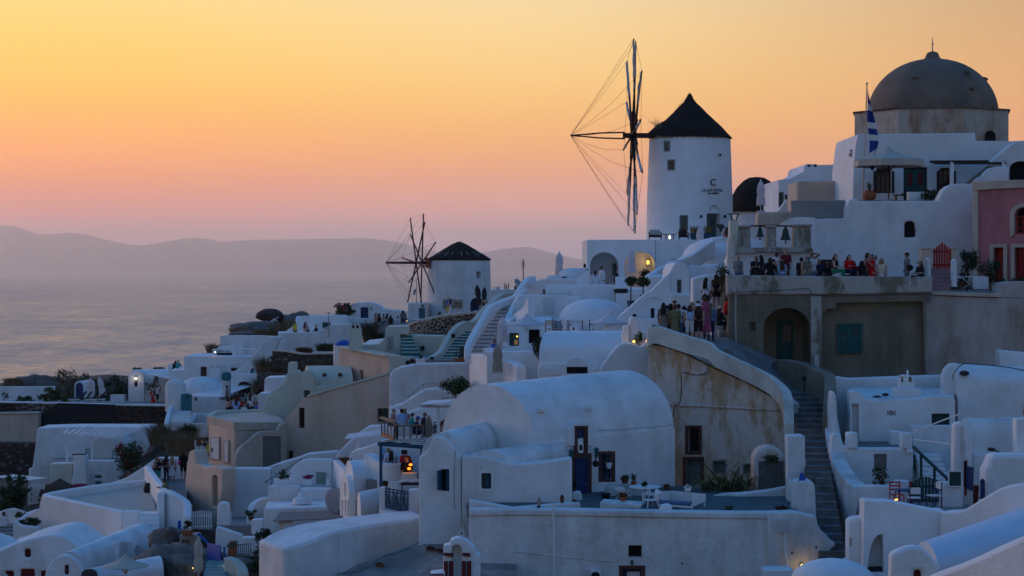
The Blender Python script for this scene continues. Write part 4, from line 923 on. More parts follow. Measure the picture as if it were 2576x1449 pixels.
ob('tabletop',MB().box(q+Vector((0,.2,.36)),(1.0,.5,.04)),BLACK,th);ob('leg',MB().box(q+Vector((-.2,.2,.18)),(.05,.3,.36)),BLACK,th);ob('leg',MB().box(q+Vector((.3,.2,.18)),(.05,.3,.36)),BLACK,th)
th=T('candle','lit candle lantern between the two black armchairs','candle');ob('flame',MB().ball(q+Vector((.03,-.12,.15)),(.05,.05,.13),8,6),LITW,th);ob('holder',MB().lathe([(.09,0),(.09,.04)],q+Vector((.03,-.12,0)),10),BLACK,th);l=point(q+Vector((.03,-.2,.35)),(1,.7,.4),1.5,.05);l.parent=th
for lb,x in (('tall dark planter with golden grass left of the furled parasol',1747),('tall dark planter with golden grass right of the furled parasol',1780)):
 pot(lb,x,603,126.4,26,16,PETROL,'grass',20,24,pm=GRASSG)
umb_closed('furled pinkish white parasol on the stair under the mill door',1761,574,640,122.5,CANVASP,.3)
bush('small green shrub by the windmill door',1811,572,124.8,22,22,LEAF,200,.07,stem_to=600)
# ---------------------------------------------------------------- white stair wings right of the arches
H=T('white_house','cascading white stair walls and tiny vaulted house right of the arches','house')
ob('upper_wall',slab([(1680,730),(1705,655),(1790,607),(1792,600),(1815,598),(1845,598),(1845,730)],119.0,2),WHITE2,H,bev=.1)
ob('dome',MB().lathe([(3.0,-3),(3.0,0)]+[(3.0*math.cos(a),1.3*math.sin(a)) for a in (.3,.6,.9,1.2,1.5)],P(1835,645,121),28),WHITE2,H,smooth=60)
ob('stair_parapet',pwall([(1628,110.5,694),(1640,111.5,686),(1665,113,671),(1690,114.5,658),(1712,116,652),(1740,116.5,640),(1770,117.5,618),(1793,118.5,604)],.35,1.0,3),WHITE2,H,bev=.06)
ob('planter_box',prism([(1628,109.6,695),(1678,109.6,695),(1690,112,690),(1632,112,690)],drop=1.2),WHITE2,H,bev=.05)
# tiny house: gabled front with rounded shoulders, vault running back
fr=t('M',1380,740,1378,430,1400,418,1410,385,1440,345,1480,318,1520,310,1560,320,1600,360,1625,410,1640,432,1642,740)
w=ob('gable',slab(fr,101.0,.5),WHITE2,H,bev=.05)
(x0,y0),(x1,y1)=t('M',1475,545,1535,715);win(H,w,x0,y0,x1,y1,101.0,.3,GREYG,GLASSG,.06)
ob('vault_roof',slab([(x,y) for x,y in t('M',1405,735,1405,430,1425,385,1455,345,1495,322,1530,318,1575,340,1610,390,1625,430,1625,735)],101.5,6),WHITE2,H,bev=.02)
ob('side_vault',MB().extr([P(x,y,103.0) for x,y in archp(1752,1805,735,685,664,12)],(1.2,5,0)),WHITE2,H,smooth=30)
ob('body',prism([(1735,102.2,668),(1820,102.2,668),(1832,107,668),(1735,107,668)],drop=3),WHITE2,H,bev=.06)
w=ob('lower_wall',slab([(1684,900),(1684,737),(1742,740),(1835,735),(1842,900)],100.4,1.5),WHITE2,H,bev=.08)
# long diagonal stair wall in front
w=ob('diagonal_wall',slab(t('M',500,1250,560,1180,720,1030,900,870,1090,705,1150,682,1380,452,1392,470,1392,1250),100.8,.9),WHITE2,H,bev=.06)
(x0,y0),(x1,y1)=t('M',1138,910,1188,1040);win(H,w,x0,y0,x1,y1,100.8,.3,BLUE,GLASS,.05);ob('arch_relief',MB().extr([P(x,y,100.72) for x,y in t('M',1020,880,1040,830,1080,785,1130,760,1180,752,1240,765,1290,800,1300,815,1290,812,1235,778,1180,765,1130,772,1085,797,1050,838,1030,885)],(0,.1,0)),WHITE2,H)
ob('ledge',prism([(1600,99.5,801),(1665,99.5,801),(1665,100.7,800),(1590,100.7,800)],drop=1.5),WHITE2,H,bev=.05)
# topiary
def topiary(label,px,py,Y,r,pb,potr):
 th=T('topiary_tree',label,'tree','round clipped topiary trees');c=P(px,py,Y)
 ob('crown',leafmesh(1400,c,(r,r,r*.82),.06,40,sd()),LEAF,th);b=P(px,pb,Y);ob('trunk',MB().tube([b,c],[.045,.03],6),BARK,th)
 if potr:ob('pot',MB().lathe([(potr*.62,-.62),(potr,0),(potr*.9,0)],b,14),PETROL,th,smooth=50)
 return th
topiary('round clipped topiary in a dark blue pot left of its twin',1587,708,103.6,.33,756,.22);topiary('round clipped topiary right of its twin behind the white wall',1618,709,105.2,.35,742,.2)
# ================================================================ small windmill
W=T('windmill','small white windmill with low slatted roof and thin sail poles by the sea','windmill');Ym=190.0;kk=FPX/Ym;pc=1155;base=P(pc,800,Ym)
ob_t=ob('tower',MB().lathe([(a/kk,(800-b)/kk) for a,b in ((81.5,800),(80.5,740),(79,690),(77.5,652),(76,652))],base,48),WHITE,W,smooth=40)
n=48;m=MB();prof=[(80,653),(79,655),(80,651),(62,641),(40,627),(18,614),(6,609),(1,609)]
m.lathe([(a/kk,(800-b)/kk) for a,b in prof],base,n);cone=ob('roof',m,THATCH,W,smooth=60)
m=MB()
for k in range(48):
 an=2*math.pi*k/48;d=Vector((math.cos(an),math.sin(an),0));jl=.55+.4*((k*7)%5)/5
 ob('roof_batten',MB().bar(base+d*3/kk+Vector((0,0,(800-608)/kk)),base+d*80*jl/kk+Vector((0,0,(800-609-41*jl)/kk)),.09,.05),WOODG,cone)
pl=circ_pl(pc,Ym,79/kk,1198,1211);hole(W,ob_t,[(1199,700),(1199,683),(1210,683),(1210,700)],pl,.5,GREYG,'window')
pl=circ_pl(pc,Ym,80.5/kk,1183,1212);(dx0,dx1)=(1183,1211);hole(W,ob_t,archp(dx0,dx1,795,765,749,10),pl,.5,BLUE,'door')
hub=P(1053,661,Ym-1.5);ax=Vector((-math.cos(R(20)),-math.sin(R(20)),0));side=Vector((-ax.y,ax.x,0));rad=124*hub.y/FPX
ob('axle',MB().tube([hub-ax*1.4,hub+ax*3.35],[.16,.1],7),WOODR,W);ob('gear_wheel',MB().lathe([(.5,-.12),(.55,0),(.5,.12)],(0,0,0),14),TERRA,W)
g=LAST[0];g.location=hub-ax*.9;g.rotation_euler=(0,R(90),R(20));tip=hub+ax*3.35;tips=[]
for k in range(12):
 a=R(30*k-6);d=(Vector((0,0,1))*math.cos(a)-side*math.sin(a)).normalized();off=ax*(.25 if k%2 else -.35);p1=hub+d*rad+off;tips.append(p1)
 ob('sail_pole',MB().tube([hub+off-d*.1,p1],[.085,.07],6),WOODR,W)
for k in range(12):ob('stay_rope',MB().tube([tip,tip.lerp(tips[k],.5)+Vector((0,0,-.1)),tips[k]],.012,3),ROPE,W);ob('rim_rope',MB().tube([tips[k],tips[(k+1)%12]],.01,3),ROPE,W)
sg=T('cafe_sign','sand coloured cafe and pool sign board on the small windmill','sign');pl=circ_pl(pc,Ym,82.5/kk,1115,1164)
ob('board',slab([(1115,776),(1115,752),(1164,753),(1164,776)],pl,.05,-.12),SIGNB,sg)
for s_,a,b,y in (('Li',1117,1122,757),('Cafe &',1140,1161,758.5),('Li',1118,1123,767),('ng Pool',1138.5,1163,766.5)):text(sg,s_,pl,a,b,y,y+6.5,INK,.3,.03,off=-.13)
H=T('white_house','small white annex with teal door at the foot of the small windmill','house');w=ob('wall',slab([(1025,815),(1026,762),(1073,762),(1073,815)],186.0,3),WHITE,H,bev=.08)
win(H,w,1054,776,1069,802,186.0,.2,TEALD,TEAL,.08,kind='door');bracket_lamp('tiny lantern over the teal annex door',1063.5,770,185.8)
gflag('small blue and white flag on a mast behind the small windmill poles',1047.5,700,762,184,0,([(1046.5,729),(1045,737),(1043.5,742)],[(1042,726),(1040,737),(1039.5,743)]),[1,0,1,0,1,0])
umb_closed('left of two furled black parasols by the small windmill door',1200,719,782,172,CANVASK,.32,lean=.2);umb_closed('right of two furled black parasols by the small windmill',1218.5,724,782,172,CANVASK,.28)
th=T('stone_pedestal','cream arched pedestal on pebbled base by the furled black parasols','pedestal');w=ob('block',slab([(1209,790),(1211,760),(1214,755),(1228,755),(1231,760),(1231,790)],170.0,.8),BEIGE2,th,bev=.06)
for a in (1216,1226):hole(th,w,archp(a-3,a+3,769,763,759,6),170.0,.3,DARKIN,'niche')
# ================================================================ white cascade in the middle
H=T('white_house','white terraced house with slatted white hatch below the robed couple','house')
ob('top_wall',slab(t('N',1060,560,1110,330,1330,242,1480,228,1960,222,1960,560),117.0,1.0),WHITE2,H,bev=.08)
ob('curved_seat',MB().lathe([(1.0,-1.6),(1.0,.05),(.85,.2),(.4,.32),(.01,.36)],P(*t('N',1800,160)[0],119.5),24),WHITE2,H,smooth=50)
ob('sloped_wall',slab(t('N',1840,330,1850,222,1930,165,2000,118,2030,118,2030,330),116.2,.5),WHITE2,H,bev=.05)
ob('low_wall',slab(t('N',1400,330,1405,200,1450,188,1700,182,1720,330),118.2,.5),WHITE2,H,bev=.05)
ob('rounded_wall',slab(t('N',1100,330,1130,215,1170,197,1205,197,1235,225,1240,330),118.4,.6),WHITE2,H,bev=.08)
ob('balcony_box',prism([(1372,112.6,717),(1462,112.6,717),(1462,115,716),(1372,115,716)],drop=1.6),WHITE2,H,bev=.06)
ob('balcony_box',prism([(1459,111.3,717),(1549,111.3,717),(1549,114,716),(1459,114,716)],drop=2.6),WHITE2,H,bev=.06)
w=ob('front_wall',slab(t('N',800,1100,812,860,870,690,920,600,1000,480,1042,470,1430,470,1445,482,1900,485,1900,1100),110.6,1.8),WHITE2,H,bev=.1)
for i in range(9):
 x0,y0=t('N',1352+i*18,516)[0];ob('hatch_slat',slab([(x0,y0),(x0+2.6,y0),(x0+2.6,y0+37),(x0,y0+37)],110.6,.05,-.05),WOODW,H)
ob('hatch_frame',ring(MB(),*t('N',1346,510)[0],*t('N',1518,738)[0],110.6,.035,-.06,-.01),WOODW,H)
ob('curved_parapet',pwall([(1337,106.2,745),(1322,107.0,775),(1300,108.6,790),(1285,108.4,800),(1276,106.8,805),(1272,105.5,812)],.4,2.2,4),WHITE2,H,bev=.1)
# dome
H2=T('dome_house','white house with smooth shallow dome behind the open parasols','house');c=P(1494,803,109);rr=88*109/FPX;hh=51*109/FPX
ob('dome',MB().lathe([(rr*math.cos(a)**.9,hh*math.sin(a)) for a in [i*math.pi/26 for i in range(13)]]+[(.01,hh)],c,40),WHITE2,H2,smooth=60)
ob('ring_wall',MB().lathe([(rr*1.12,-2.6),(rr*1.12,-.12),(rr*1.16,-.1),(rr*1.16,.03),(rr*.98,.05)],c,40),WHITE2,H2,smooth=40)
# long curved white stair
S_=T('stairway','long white curved stairway with thin painted shadow lines between the teal stairs and the dome','stairs')
NOSE_SHADE=mat('painted nosing shadow',(.16,.19,.22),.9,0,bump=0)  # grey tread colour stands in for the dark shadow line at each nosing
stairs(S_,(*t('N',295,1330)[0][:1],105.2,t('N',0,1330)[0][1]),(t('N',500,0)[0][0],105.2,t('N',0,1330)[0][1]),(t('N',800,0)[0][0],113.5,t('N',0,575)[0][1]),(t('N',915,0)[0][0],113.5,t('N',0,575)[0][1]),14,NOSE_SHADE,WHITE2,nose=.05,thick=.035)
ob('left_parapet',pwall([(a,Y,b) for (a,b),Y in zip(t('N',262,1335,250,1230,275,1150,350,1000,500,755,555,655,615,605,760,535,930,475,1000,385,1085,262,1155,205,1215,205),(103.8,104.2,104.8,106.2,108.5,109.6,110.4,112,113.5,114.5,116,117.2,118))],.34,.5,4),WHITE2,S_,bev=.08)
ob('right_parapet',pwall([(a,Y,b) for (a,b),Y in zip(t('N',790,900,830,800,880,690,925,600,1005,475,1045,405,1110,380),(107.6,108.6,110,111,112.2,113,113.6))],.32,2.2,4),WHITE2,S_,bev=.08)
ob('fill',slab(t('N',228,1360,232,1240,330,1030,490,770,600,620,900,490,1000,400,1100,300,1100,1360),114.4,.5),WHITE2,S_)
# parasol house
H=T('white_house','white house with lit blue window and dark doorway behind the open parasol','house')
w=ob('wall',slab(t('N',770,1300,770,890,1180,868,1470,868,1470,1300),105.0,4),WHITE2,H,bev=.08)
(x0,y0),(x1,y1)=t('N',858,1022,998,1212);win(H,w,x0,y0,x1,y1,105.0,.25,TEALD,GLASS,.07,2,1);ob('lit_room',slab(t('N',928,1125,990,1125,990,1205,928,1205),105.0,.02,.24),LITI,H);ob('lit_bulb',MB().ball(P(*t('N',972,1072)[0],105.2),.05,6,5),LITY,H)
hole(H,w,t('N',1142,1300,1142,952,1302,952,1302,1300),105.0,.8,DARKIN,'doorway')
ob('roof_slope',prism([(1300,105.1,811),(1388,105.1,811),(1388,109.5,796),(1300,109.5,796)],drop=.4),WHITE2,H,bev=.05)
tag(ob('terrace',prism([(1225,97.6,886),(1660,97.6,886),(1660,105.2,879),(1225,105.2,879)],drop=1.5),WHITE2),'white terrace floor under the open parasols','terrace',kind='structure')
umb_open('open white parasol over the lit blue window',1325,794,817,122,880,102.0,CANVASP,WOODW,8,rot=.3);umb_open('open white parasol in front of the shallow dome',1535.5,788,813,120,848,101.5,CANVASP,WOODW,8,rot=.1)
umb_closed('furled pink parasol beside the lit blue window',1264,802,876,103.4,CANVASP,.34,skirt=1.8);umb_closed('tall furled beige parasol in front of the curved white wall',1252,868,955,96.5,CANVAST,.3,skirt=.6)
# parapets on the terrace
H=T('parapet','curving white terrace parapets left of the big vault','wall')
ob('box',slab(t('N',484,1400,484,1243,640,1243,640,1400),101.0,.8),WHITE2,H,bev=.06)
ob('curved_wall',pwall([(a,Y,b) for (a,b),Y in zip(t('N',640,1243,760,1240,900,1232,1020,1208,1120,1180,1235,1160),(101.2,101.3,101.5,101.6,101.8,102))],.3,1.3,3),WHITE2,H,bev=.06)
ob('pale_wall',slab(t('N',750,1470,752,1290,1290,1278,1300,1470),99.2,.5),WHITE2,H,bev=.05)
ob('curved_wall',pwall([(a,Y,b) for (a,b),Y in zip(t('N',640,1470,900,1450,1100,1440,1290,1395),(98.0,98,98.2,98.5))],.3,2.2,3),WHITE2,H,bev=.06)
# bench and blue furniture seen over the vault
FU=[('orange framed chair on the parasol terrace',1386,840,TERRA,CANVASC),('navy chair under the right parasol',1479,840,BLUE,CANVAS),('navy chair between the two open parasols',1425,840,BLUE,CANVAS)]
for lb,x,y,a,b in FU:chair(lb,x,848,99.0,2.6,a,b,True,.9,'parasol terrace chairs')
table('navy table with white cloth on the parasol terrace',1442,850,99.4,.42,.72,WHITEP,CANVAS,group='parasol terrace tables')
th=T('chimney','small white chimney with arched vent on the parasol terrace','chimney');w=ob('shaft',slab(t('E',582,480,582,390,600,384,640,384,660,392,668,480),98.6,.4),WHITE2,th,bev=.04);hole(th,w,archp(*[1288+a/4 for a in (610,630)],723.2+432/4,723.2+408/4,723.2+396/4,6),98.6,.25,TERRA,'vent')
# front vault (mid)
H=T('vaulted_house','smooth white barrel vaulted house with arched niche below the parasols','house')
w=ob('vault',vault((1356,93.0,905),(1402,98.4),(1660,93.0,905),(1660,98.4),1.32,3,18,.8),WHITE2,H,smooth=30)
ob('wall',slab(t('E',262,1000,268,800,300,778,545,774,560,740,600,710,655,700,700,712,750,745,765,775,900,780,900,1000),92.75,.5),WHITE2,H,bev=.05)
w=LAST[0];(x0,y0),(x1,y1)=t('E',550,800,762,868);hole(H,w,[(x0,y0),(x1,y0),(x1,y1),(x0,y1)],92.75,.2,DARKIN,'window')
for a,b in ((318,490),(820,885)):(x0,y0),(x1,y1)=t('E',a,806,b,880);ob('panel_relief',slab([(x0,y1),(x0,y0+2),(x0+4,y0),(x1-4,y0),(x1,y0+2),(x1,y1)],92.75,.06,-.04),WHITE2,H,bev=.02)
H=T('sloped_wall','broad white sloping wall left of the ochre wall','wall')
ob('wall',slab(t('E',880,1000,886,830,900,790,980,680,1050,600,1095,570,1140,560,1200,562,1260,585,1305,597,1345,560,1400,520,1440,520,1440,1000),91.6,.9),WHITE2,H,bev=.08)
C_=T('chimney','stepped white chimney stack with amber lamp and climbing plant','chimney')
ob('stack',slab(t('E',1108,640,1112,450,1125,440,1125,390,1180,375,1180,640),92.6,.8),WHITE2,C_,bev=.05);ob('stack',slab(t('E',1180,640,1182,330,1200,305,1215,295,1250,295,1280,330,1290,440,1345,450,1350,640),92.8,.8),WHITE2,C_,bev=.05)
ob('cap',MB().lathe([(.1,0),(.1,.1),(.05,.16)],P(*t('E',1232,297)[0],93),8),BLACK,C_)
lamp('glowing amber lantern on the white chimney left of the crowd',1594.5,859,92.2,.075,LITY,2.5);lamp('half hidden amber lantern right of the climbing plant',1626,857,92.4,.04,LITO,1)
bush('wiry dark climbing plant beside the amber lantern',1607,850,92.3,26,38,LEAF,240,.06,stem_to=872)
bush('tall feathery conifer shrub left of the white vault',1354,873,96.0,34,52,LEAF,800,.06,stem_to=905,clumps=24)
# lounger on terrace
th=T('sun_lounger','black and white sun lounger beside the topiary','sun lounger');q=P(1562,738,110.4)
ob('base',MB().box(q+Vector((0,.4,.15)),(.75,1.6,.2)),BLACK,th);ob('mattress',MB().box(q+Vector((0,.5,.3)),(.7,1.5,.1)),WHITEP,th,bev=.03);ob('backrest',MB().box(q+Vector((.1,1.2,.6)),(.7,.1,.8),rx=-.5),WHITEP,th,bev=.03)
tag(ob('terrace',prism([(1549,109.8,738),(1640,109.8,738),(1660,118,733),(1549,118,733)],drop=1.5),WHITE2),'white terrace floor with the black lounger','terrace',kind='structure')
umb_closed('furled white parasol against the sea left of the arches',1407,637,712,119.5,CANVASP,.3);umb_closed('furled white parasol in front of the right arch',1588,628,700,119.0,CANVASP,.32,skirt=1.3)
for lb,x,y,Y,mt in (('dark lounge sofa arm below the furled parasol by the sea',1404,712,118.5,BLACK),):
 th=T('sofa',lb,'sofa');q=P(x,y,Y);ob('seat',MB().box(q+Vector((0,0,.2)),(.5,.6,.12)),mt,th);ob('cushion',MB().box(q+Vector((.6,0,.3)),(.8,.6,.3)),WHITEP,th,bev=.05);ob('leg',MB().box(q+Vector((.1,0,.07)),(.05,.4,.14)),mt,th)
 # small roof clutter against the sea
H=T('white_house','flat white roof with dishes and vents between windmill and stair','house');ob('wall',slab([(1231,790),(1234,729),(1300,729),(1312,790)],176.0,5),WHITE,H,bev=.06);ob('rooftop_unit',bpx(1248,721,1257,729,176.5,.5),GREYP,H);ob('vent_cap',bpx(1240,722,1245,729,176.5,.3),WHITEP,H)
for i,x in enumerate((1270,1274,1279)):ob('pipe',MB().tube([P(x,729,177),P(x,712+(i%2)*4,177)],.05,5),BRONZE,H)
ob('tank',bpx(1294,719,1300,729,176.2,.4),GREEN,H)
def dish(label,px,py,Y,r,rz,tilt=.5,arm=True,leg=None):
 th=T('satellite_dish',label,'satellite dish','satellite dishes');m=MB();n=22;vs=[];M3=Matrix.Rotation(rz,3,'Z')@Matrix.Rotation(R(90)-tilt,3,'X');c=P(px,py,Y)
 for j in range(5):
  q=r*j/4
  for k in range(n):vs.append(c+M3@Vector((q*math.cos(2*math.pi*k/n),q*math.sin(2*math.pi*k/n),-.22*r*(1-(q/r)**2))))
 m.add(vs,[(j*n+k,j*n+(k+1)%n,(j+1)*n+(k+1)%n,(j+1)*n+k) for j in range(4) for k in range(n)])
 d=ob('reflector',m,mat('grey dish enamel',(.36,.36,.37),.45,.1,3,0),th,smooth=60,fix=False);s=d.modifiers.new('thick','SOLIDIFY');s.thickness=.03
 f=c+M3@Vector((0,-r*.25,r*.85));ob('arm',MB().bar(c+M3@Vector((0,-r*.95,0)),f,.035),BLACK,th);ob('receiver',MB().ball(f,.07,6,5),BLACK,th)
 ob('mast',MB().tube([c+M3@Vector((0,0,-.22*r)),c+Vector((0,.15,-r*1.3))],.04,6),METAL,th);return th
dish('small white dish on the flat roof against the sea',1303,712,176,.45,.9)
th=T('antenna','thin television antenna standing against the sea','antenna');q=P(1316.5,705,170);ob('mast',MB().tube([q,P(1316,652,170)],.045,5),BLACK,th);ob('grid',MB().box(P(1316,664,170),(.5,.03,.03)).box(P(1316,668,170),(.5,.03,.03)).box(P(1316,660,170),(.4,.03,.03)).box(P(1314,666,170),(.03,.03,.7)).box(P(1318,666,170),(.03,.03,.7)),METAL,th)
# ================================================================ cream house with teal stairs
CR=T('cream_house','pale cream house with two teal stairways and latticed window','house')
ob('left_block',slab(t('C',1300,720,1300,405,1320,393,1520,390,1522,470,1446,472,1475,680,1475,720),128.0,3),CREAM,CR,bev=.08);w=LAST[0]
(x0,y0),(x1,y1)=t('C',1322,488,1380,616);hole(CR,w,[(x0,y0),(x1,y0),(x1,y1),(x0,y1)],128.0,.2,DARKIN,'window');m=MB()
for i in range(-4,9):
 a=x0+(x1-x0)*i/5
 for s in (1,-1):
  u0,u1=0.,1.;xa,xb=(a,a+14.5) if s>0 else (a+14.5,a);pa,pb=(xa,y0),(xb,y1)
  f0=[max(0,min(1,(x0-pa[0])/(pb[0]-pa[0]))),max(0,min(1,(x1-pa[0])/(pb[0]-pa[0])))];f0.sort()
  if f0[1]-f0[0]>.05:m.bar(P(pa[0]+(pb[0]-pa[0])*f0[0],y0+(y1-y0)*f0[0],127.95),P(pa[0]+(pb[0]-pa[0])*f0[1],y0+(y1-y0)*f0[1],127.95),.03)
ob('lattice',m,WOODW,CR)
ob('mid_wall',slab(t('C',1545,720,1545,480,1900,490,1900,720),128.6,2),CREAM,CR,bev=.06);w=LAST[0]
(x0,y0),(x1,y1)=t('C',1750,538,1828,665);ob('hatch',slab([(x0,y0),(x1,y0),(x1,y1),(x0,y1)],128.6,.06,-.04),CREAM,CR,bev=.01)
stairs(CR,(t('C',1470,0)[0][0],126.5,893.5),(t('C',1640,0)[0][0],126.5,893.5),(t('C',1446,0)[0][0],129.0,841),(t('C',1560,0)[0][0],129.0,841),6,CREAM,TEAL,.05,.05)
stairs(CR,(t('C',1795,0)[0][0],121.5,913),(t('C',2000,0)[0][0],121.5,913),(t('C',2080,0)[0][0],128.0,831),(t('C',2200,0)[0][0],128.0,831),11,CREAM,TEAL,.05,.05)
ob('stair_parapet',pwall([(a,Y,b) for (a,b),Y in zip(t('C',1765,770,1768,695,1850,640,1905,540,1960,450,2010,390,2080,345,2200,340),(120.5,121,122.5,124,125.5,126.5,127.5,128.5))],.4,1.3,4),CREAM,CR,bev=.08)
ob('upper_parapet',pwall([(a,Y,b) for (a,b),Y in zip(t('C',2080,380,2200,320,2260,250,2330,180,2400,110,2480,55,2570,45),(130,132,134,136,138,140,142))],.5,2.2,4),CREAM,CR,bev=.1)
ob('low_wall',slab(t('C',1335,900,1340,690,1380,685,1580,700,1590,790,1560,800,1400,850,1340,900),119.6,.5),CREAM,CR,bev=.06)
for x,y,Y in ((1675,610,128.5),(1572,738,119.5),(1770,720,120.2),(1983,486,125),(1528,758,119.5)):ob('porthole_light',MB().lathe([(.16,-.04),(.16,.04),(.1,.05)],(0,0,0),12),BLACK,CR);o=LAST[0];o.location=P(*t('C',x,y)[0],Y-.05);o.rotation_euler=(R(90),0,0)
ob('court_floor',prism([(985,119.7,905),(1180,119.7,905),(1180,129,893),(985,129,893)],drop=1),FLOORM,CR)
ob('long_wall',slab(t('C',1060,720,1066,590,1100,578,1200,572,1255,565,1300,490,1310,720),127.2,.6),CREAM,CR,bev=.06)
ob('slatted_canopy',prism([(911,128.0,866),(950,128.0,866),(968,134,851),(930,134,855)],drop=.15),WOODW,CR)
th=T('chimney','tall tapered cream chimney with arched vents','chimney');w=ob('shaft',slab(t('C',930,640,938,500,945,410,957,408,960,372,1020,365,1040,372,1042,410,1052,412,1066,640),126.4,.9),CREAM,th,bev=.08)
for a in (966,1008):hole(th,w,archp(644+a/4,644+(a+24)/4,723.2+412/4,723.2+392/4,723.2+378/4,6),126.4,.3,DARKIN,'vent')
# lava mosaic wall: every stone is a piece
ST=T('stone_wall','curved wall of black lava stones set in pale mortar','wall')
path=[(a,Y,b) for (a,b),Y in zip(t('C',1518,430,1530,395,1580,355,1680,320,1800,290,1950,265,2100,250,2240,240),(138,137,136,135.5,136,137,139,141))]
ob('coping',pwall(path,.55,.22,3),BEIGE2,ST,bev=.05);ob('core',pwall([(a,Y+.05,b+5) for a,Y,b in path],.4,4.2,3),MORT,ST)
def stones(parent,path,low,n,mats,smin,smax,o=-.24,seed=1,proto=5,squash=.35,jit=.0):
 """individual stones pressed into the face of a wall that follows path; low = bottom pixel at each path point"""
 rg=random.Random(seed);cp=crom(path,6);lo=crom([(p[0],l) for p,l in zip(path,low)],6);pro=[]
 for k in range(proto):
  b=bmesh.new();bmesh.ops.create_icosphere(b,subdivisions=1,radius=1)
  for v in b.verts:v.co=Vector((v.co.x*rg.uniform(.75,1.15),v.co.y*squash,v.co.z*rg.uniform(.7,1.1)))
  me=bpy.data.meshes.new('stone');b.to_mesh(me);b.free();me.materials.append(mats[k%len(mats)]);pro.append(me)
 placed=[];tries=0
 while len(placed)<n and tries<n*40:
  tries+=1;u=rg.random()*(len(cp)-1.001);i=int(u);f=u-i;a=[cp[i][d]*(1-f)+cp[i+1][d]*f for d in range(3)];bl=lo[i][1]*(1-f)+lo[i+1][1]*f
  if bl-a[2]<2:continue
  s=rg.uniform(smin,smax);v=rg.random();py=a[2]+3+(bl-a[2]-3)*v;pp=P(a[0],py,a[1]);pp.z=min(pp.z,P(a[0],a[2],a[1]).z-s)
  if any((pp-q).length<(s+r_)*.86 for q,r_ in placed):continue
  placed.append((pp,s));d=P(cp[i+1][0],HY,cp[i+1][1])-P(cp[i][0],HY,cp[i][1]);an=math.atan2(d.y,d.x);nn=Vector((math.sin(an),-math.cos(an),0))
  if nn.y>0:nn=-nn
  ob_=bpy.data.objects.new('stone',pro[rg.randrange(proto)]);COL.objects.link(ob_);ob_.parent=parent;ob_.location=pp-nn*o*-1 if False else pp+nn*abs(o);ob_.scale=(s,s,s*rg.uniform(.7,1));ob_.rotation_euler=(0,rg.uniform(-.6,.6),an)
stones(ST,path,[723.2+y/4 for y in (465,468,472,475,470,455,410,330)],300,[LAVA,LAVA,LAVA,DMORT],.07,.2,seed=4)
pot('white square planter with small agave on the cream court',1058,915,118.6,22,12,WHITEP,'agave',26,14,box=True);pot('brown wooden planter with tall oleander beside the teal stairs',1159,912,116.5,34,11,WOOD,'leaf',36,34,box=True,pm=LEAF)
# beige gable walls and vaulted cream house, centre left
H=T('beige_house','beige plaster house with long sloping wall and grey door','house')
pb=(590,123.0,995,119.0)
w=ob('long_wall',slab(t('C',230,1400,245,1375,330,1265,420,1165,480,1115,545,1083,960,965,1375,852,1400,905,1425,960,1435,1240,1335,1500,1050,1560,800,1650,0,1850,-200,1850,-180,1430),pb,1.2),BEIGE,H,bev=.06)
ob('coping',pwall([(a,ypl(pb,a)+.4,b) for a,b in t('C',545,1078,960,960,1370,848)],.9,.14,2),CREAM,H,bev=.03)
(x0,y0),(x1,y1)=t('D',320,188,370,295);hole(H,w,[(x0,y0),(x1,y0),(x1,y1),(x0,y1)],pb,.25,DARKIN,'window')
(x0,y0),(x1,y1)=t('C',430,1210,488,1415);win(H,w,x0,y0,x1,y1,pb,.2,WOODD,DARKIN,.06,2,4)
(x0,y0),(x1,y1)=t('C',1222,1215,1335,1355);win(H,w,x0,y0,x1,y1,pb,.25,TEALD,GLASS,.07,2,2,sur=BEIGE,sw=.1)
H=T('beige_house','beige house end with two pale notice boards and parapet roof','house')
fl=(522,121.5,592,117.8);frr=(592,117.8,716,123.4)
ob('body',prism([(525,121.6,1048),(590,118.0,1062),(720,121.8,1062),(690,128,1034),(560,128,1036)],drop=5),BEIGE,H,bev=.08)
ob('parapet',pwall([(a,Y,b) for a,Y,b in ((527,121.8,1046),(535,123,1038),(560,126,1032),(640,127.5,1030),(688,127.5,1031))],.35,1.1,4),CREAM,H,bev=.06)
ob('parapet',pwall([(526,121.9,1046),(560,120.0,1053),(591,118.1,1062),(650,119.8,1062),(700,121.4,1061)],.3,.5,1),BEIGE2,H,bev=.03)
fl=(525,121.55,590,117.95)
for a,b,c_,d in ((531,1099,553,1152),(565,1108,576,1160)):nb=ob('notice_board',slab([(a,b),(c_,b+3),(c_,d+4),(a,d)],fl,.05,-.06),PAPER,H);ob('frame',ring(MB(),a-1,b-1,c_+1,d+4,fl,.05,-.08,-.02),BEIGE2,nb)
ob('notice',slab([(534,1126),(538,1127),(538,1138),(534,1137)],fl,.01,-.08),INK,H)
psp=(594,117.2,718,119.6);w=ob('stair_wall',slab([(590,1190),(594,1148),(604,1128),(648,1090),(656,1086),(700,1083),(708,1066),(722,1064),(722,1190)],psp,.35),BEIGE2,H,bev=.05);win(H,w,662,1098,708,1178,psp,.1,WOODG,WOODG,.08,kind='door',label='weathered grey plank door')
H=T('cream_house','pale cream vaulted house with chimney and flowing side wall','house')
ob('vault',vault((781,126.6,968),(765,131),(888,125.4,968),(872,130),1.15,4),CREAM,H,smooth=30);v_=LAST[0]
ob('end_wall',slab(t('C',440,1150,455,880,475,845,505,828,540,832,575,860,590,900,590,1000,700,985,960,965,960,1150),125.6,.6),CREAM,H,bev=.06)
w=LAST[0];(x0,y0),(x1,y1)=t('C',484,1038,543,1110);win(H,w,x0,y0,x1,y1,125.6,.2,TEALD,GLASS,.06)
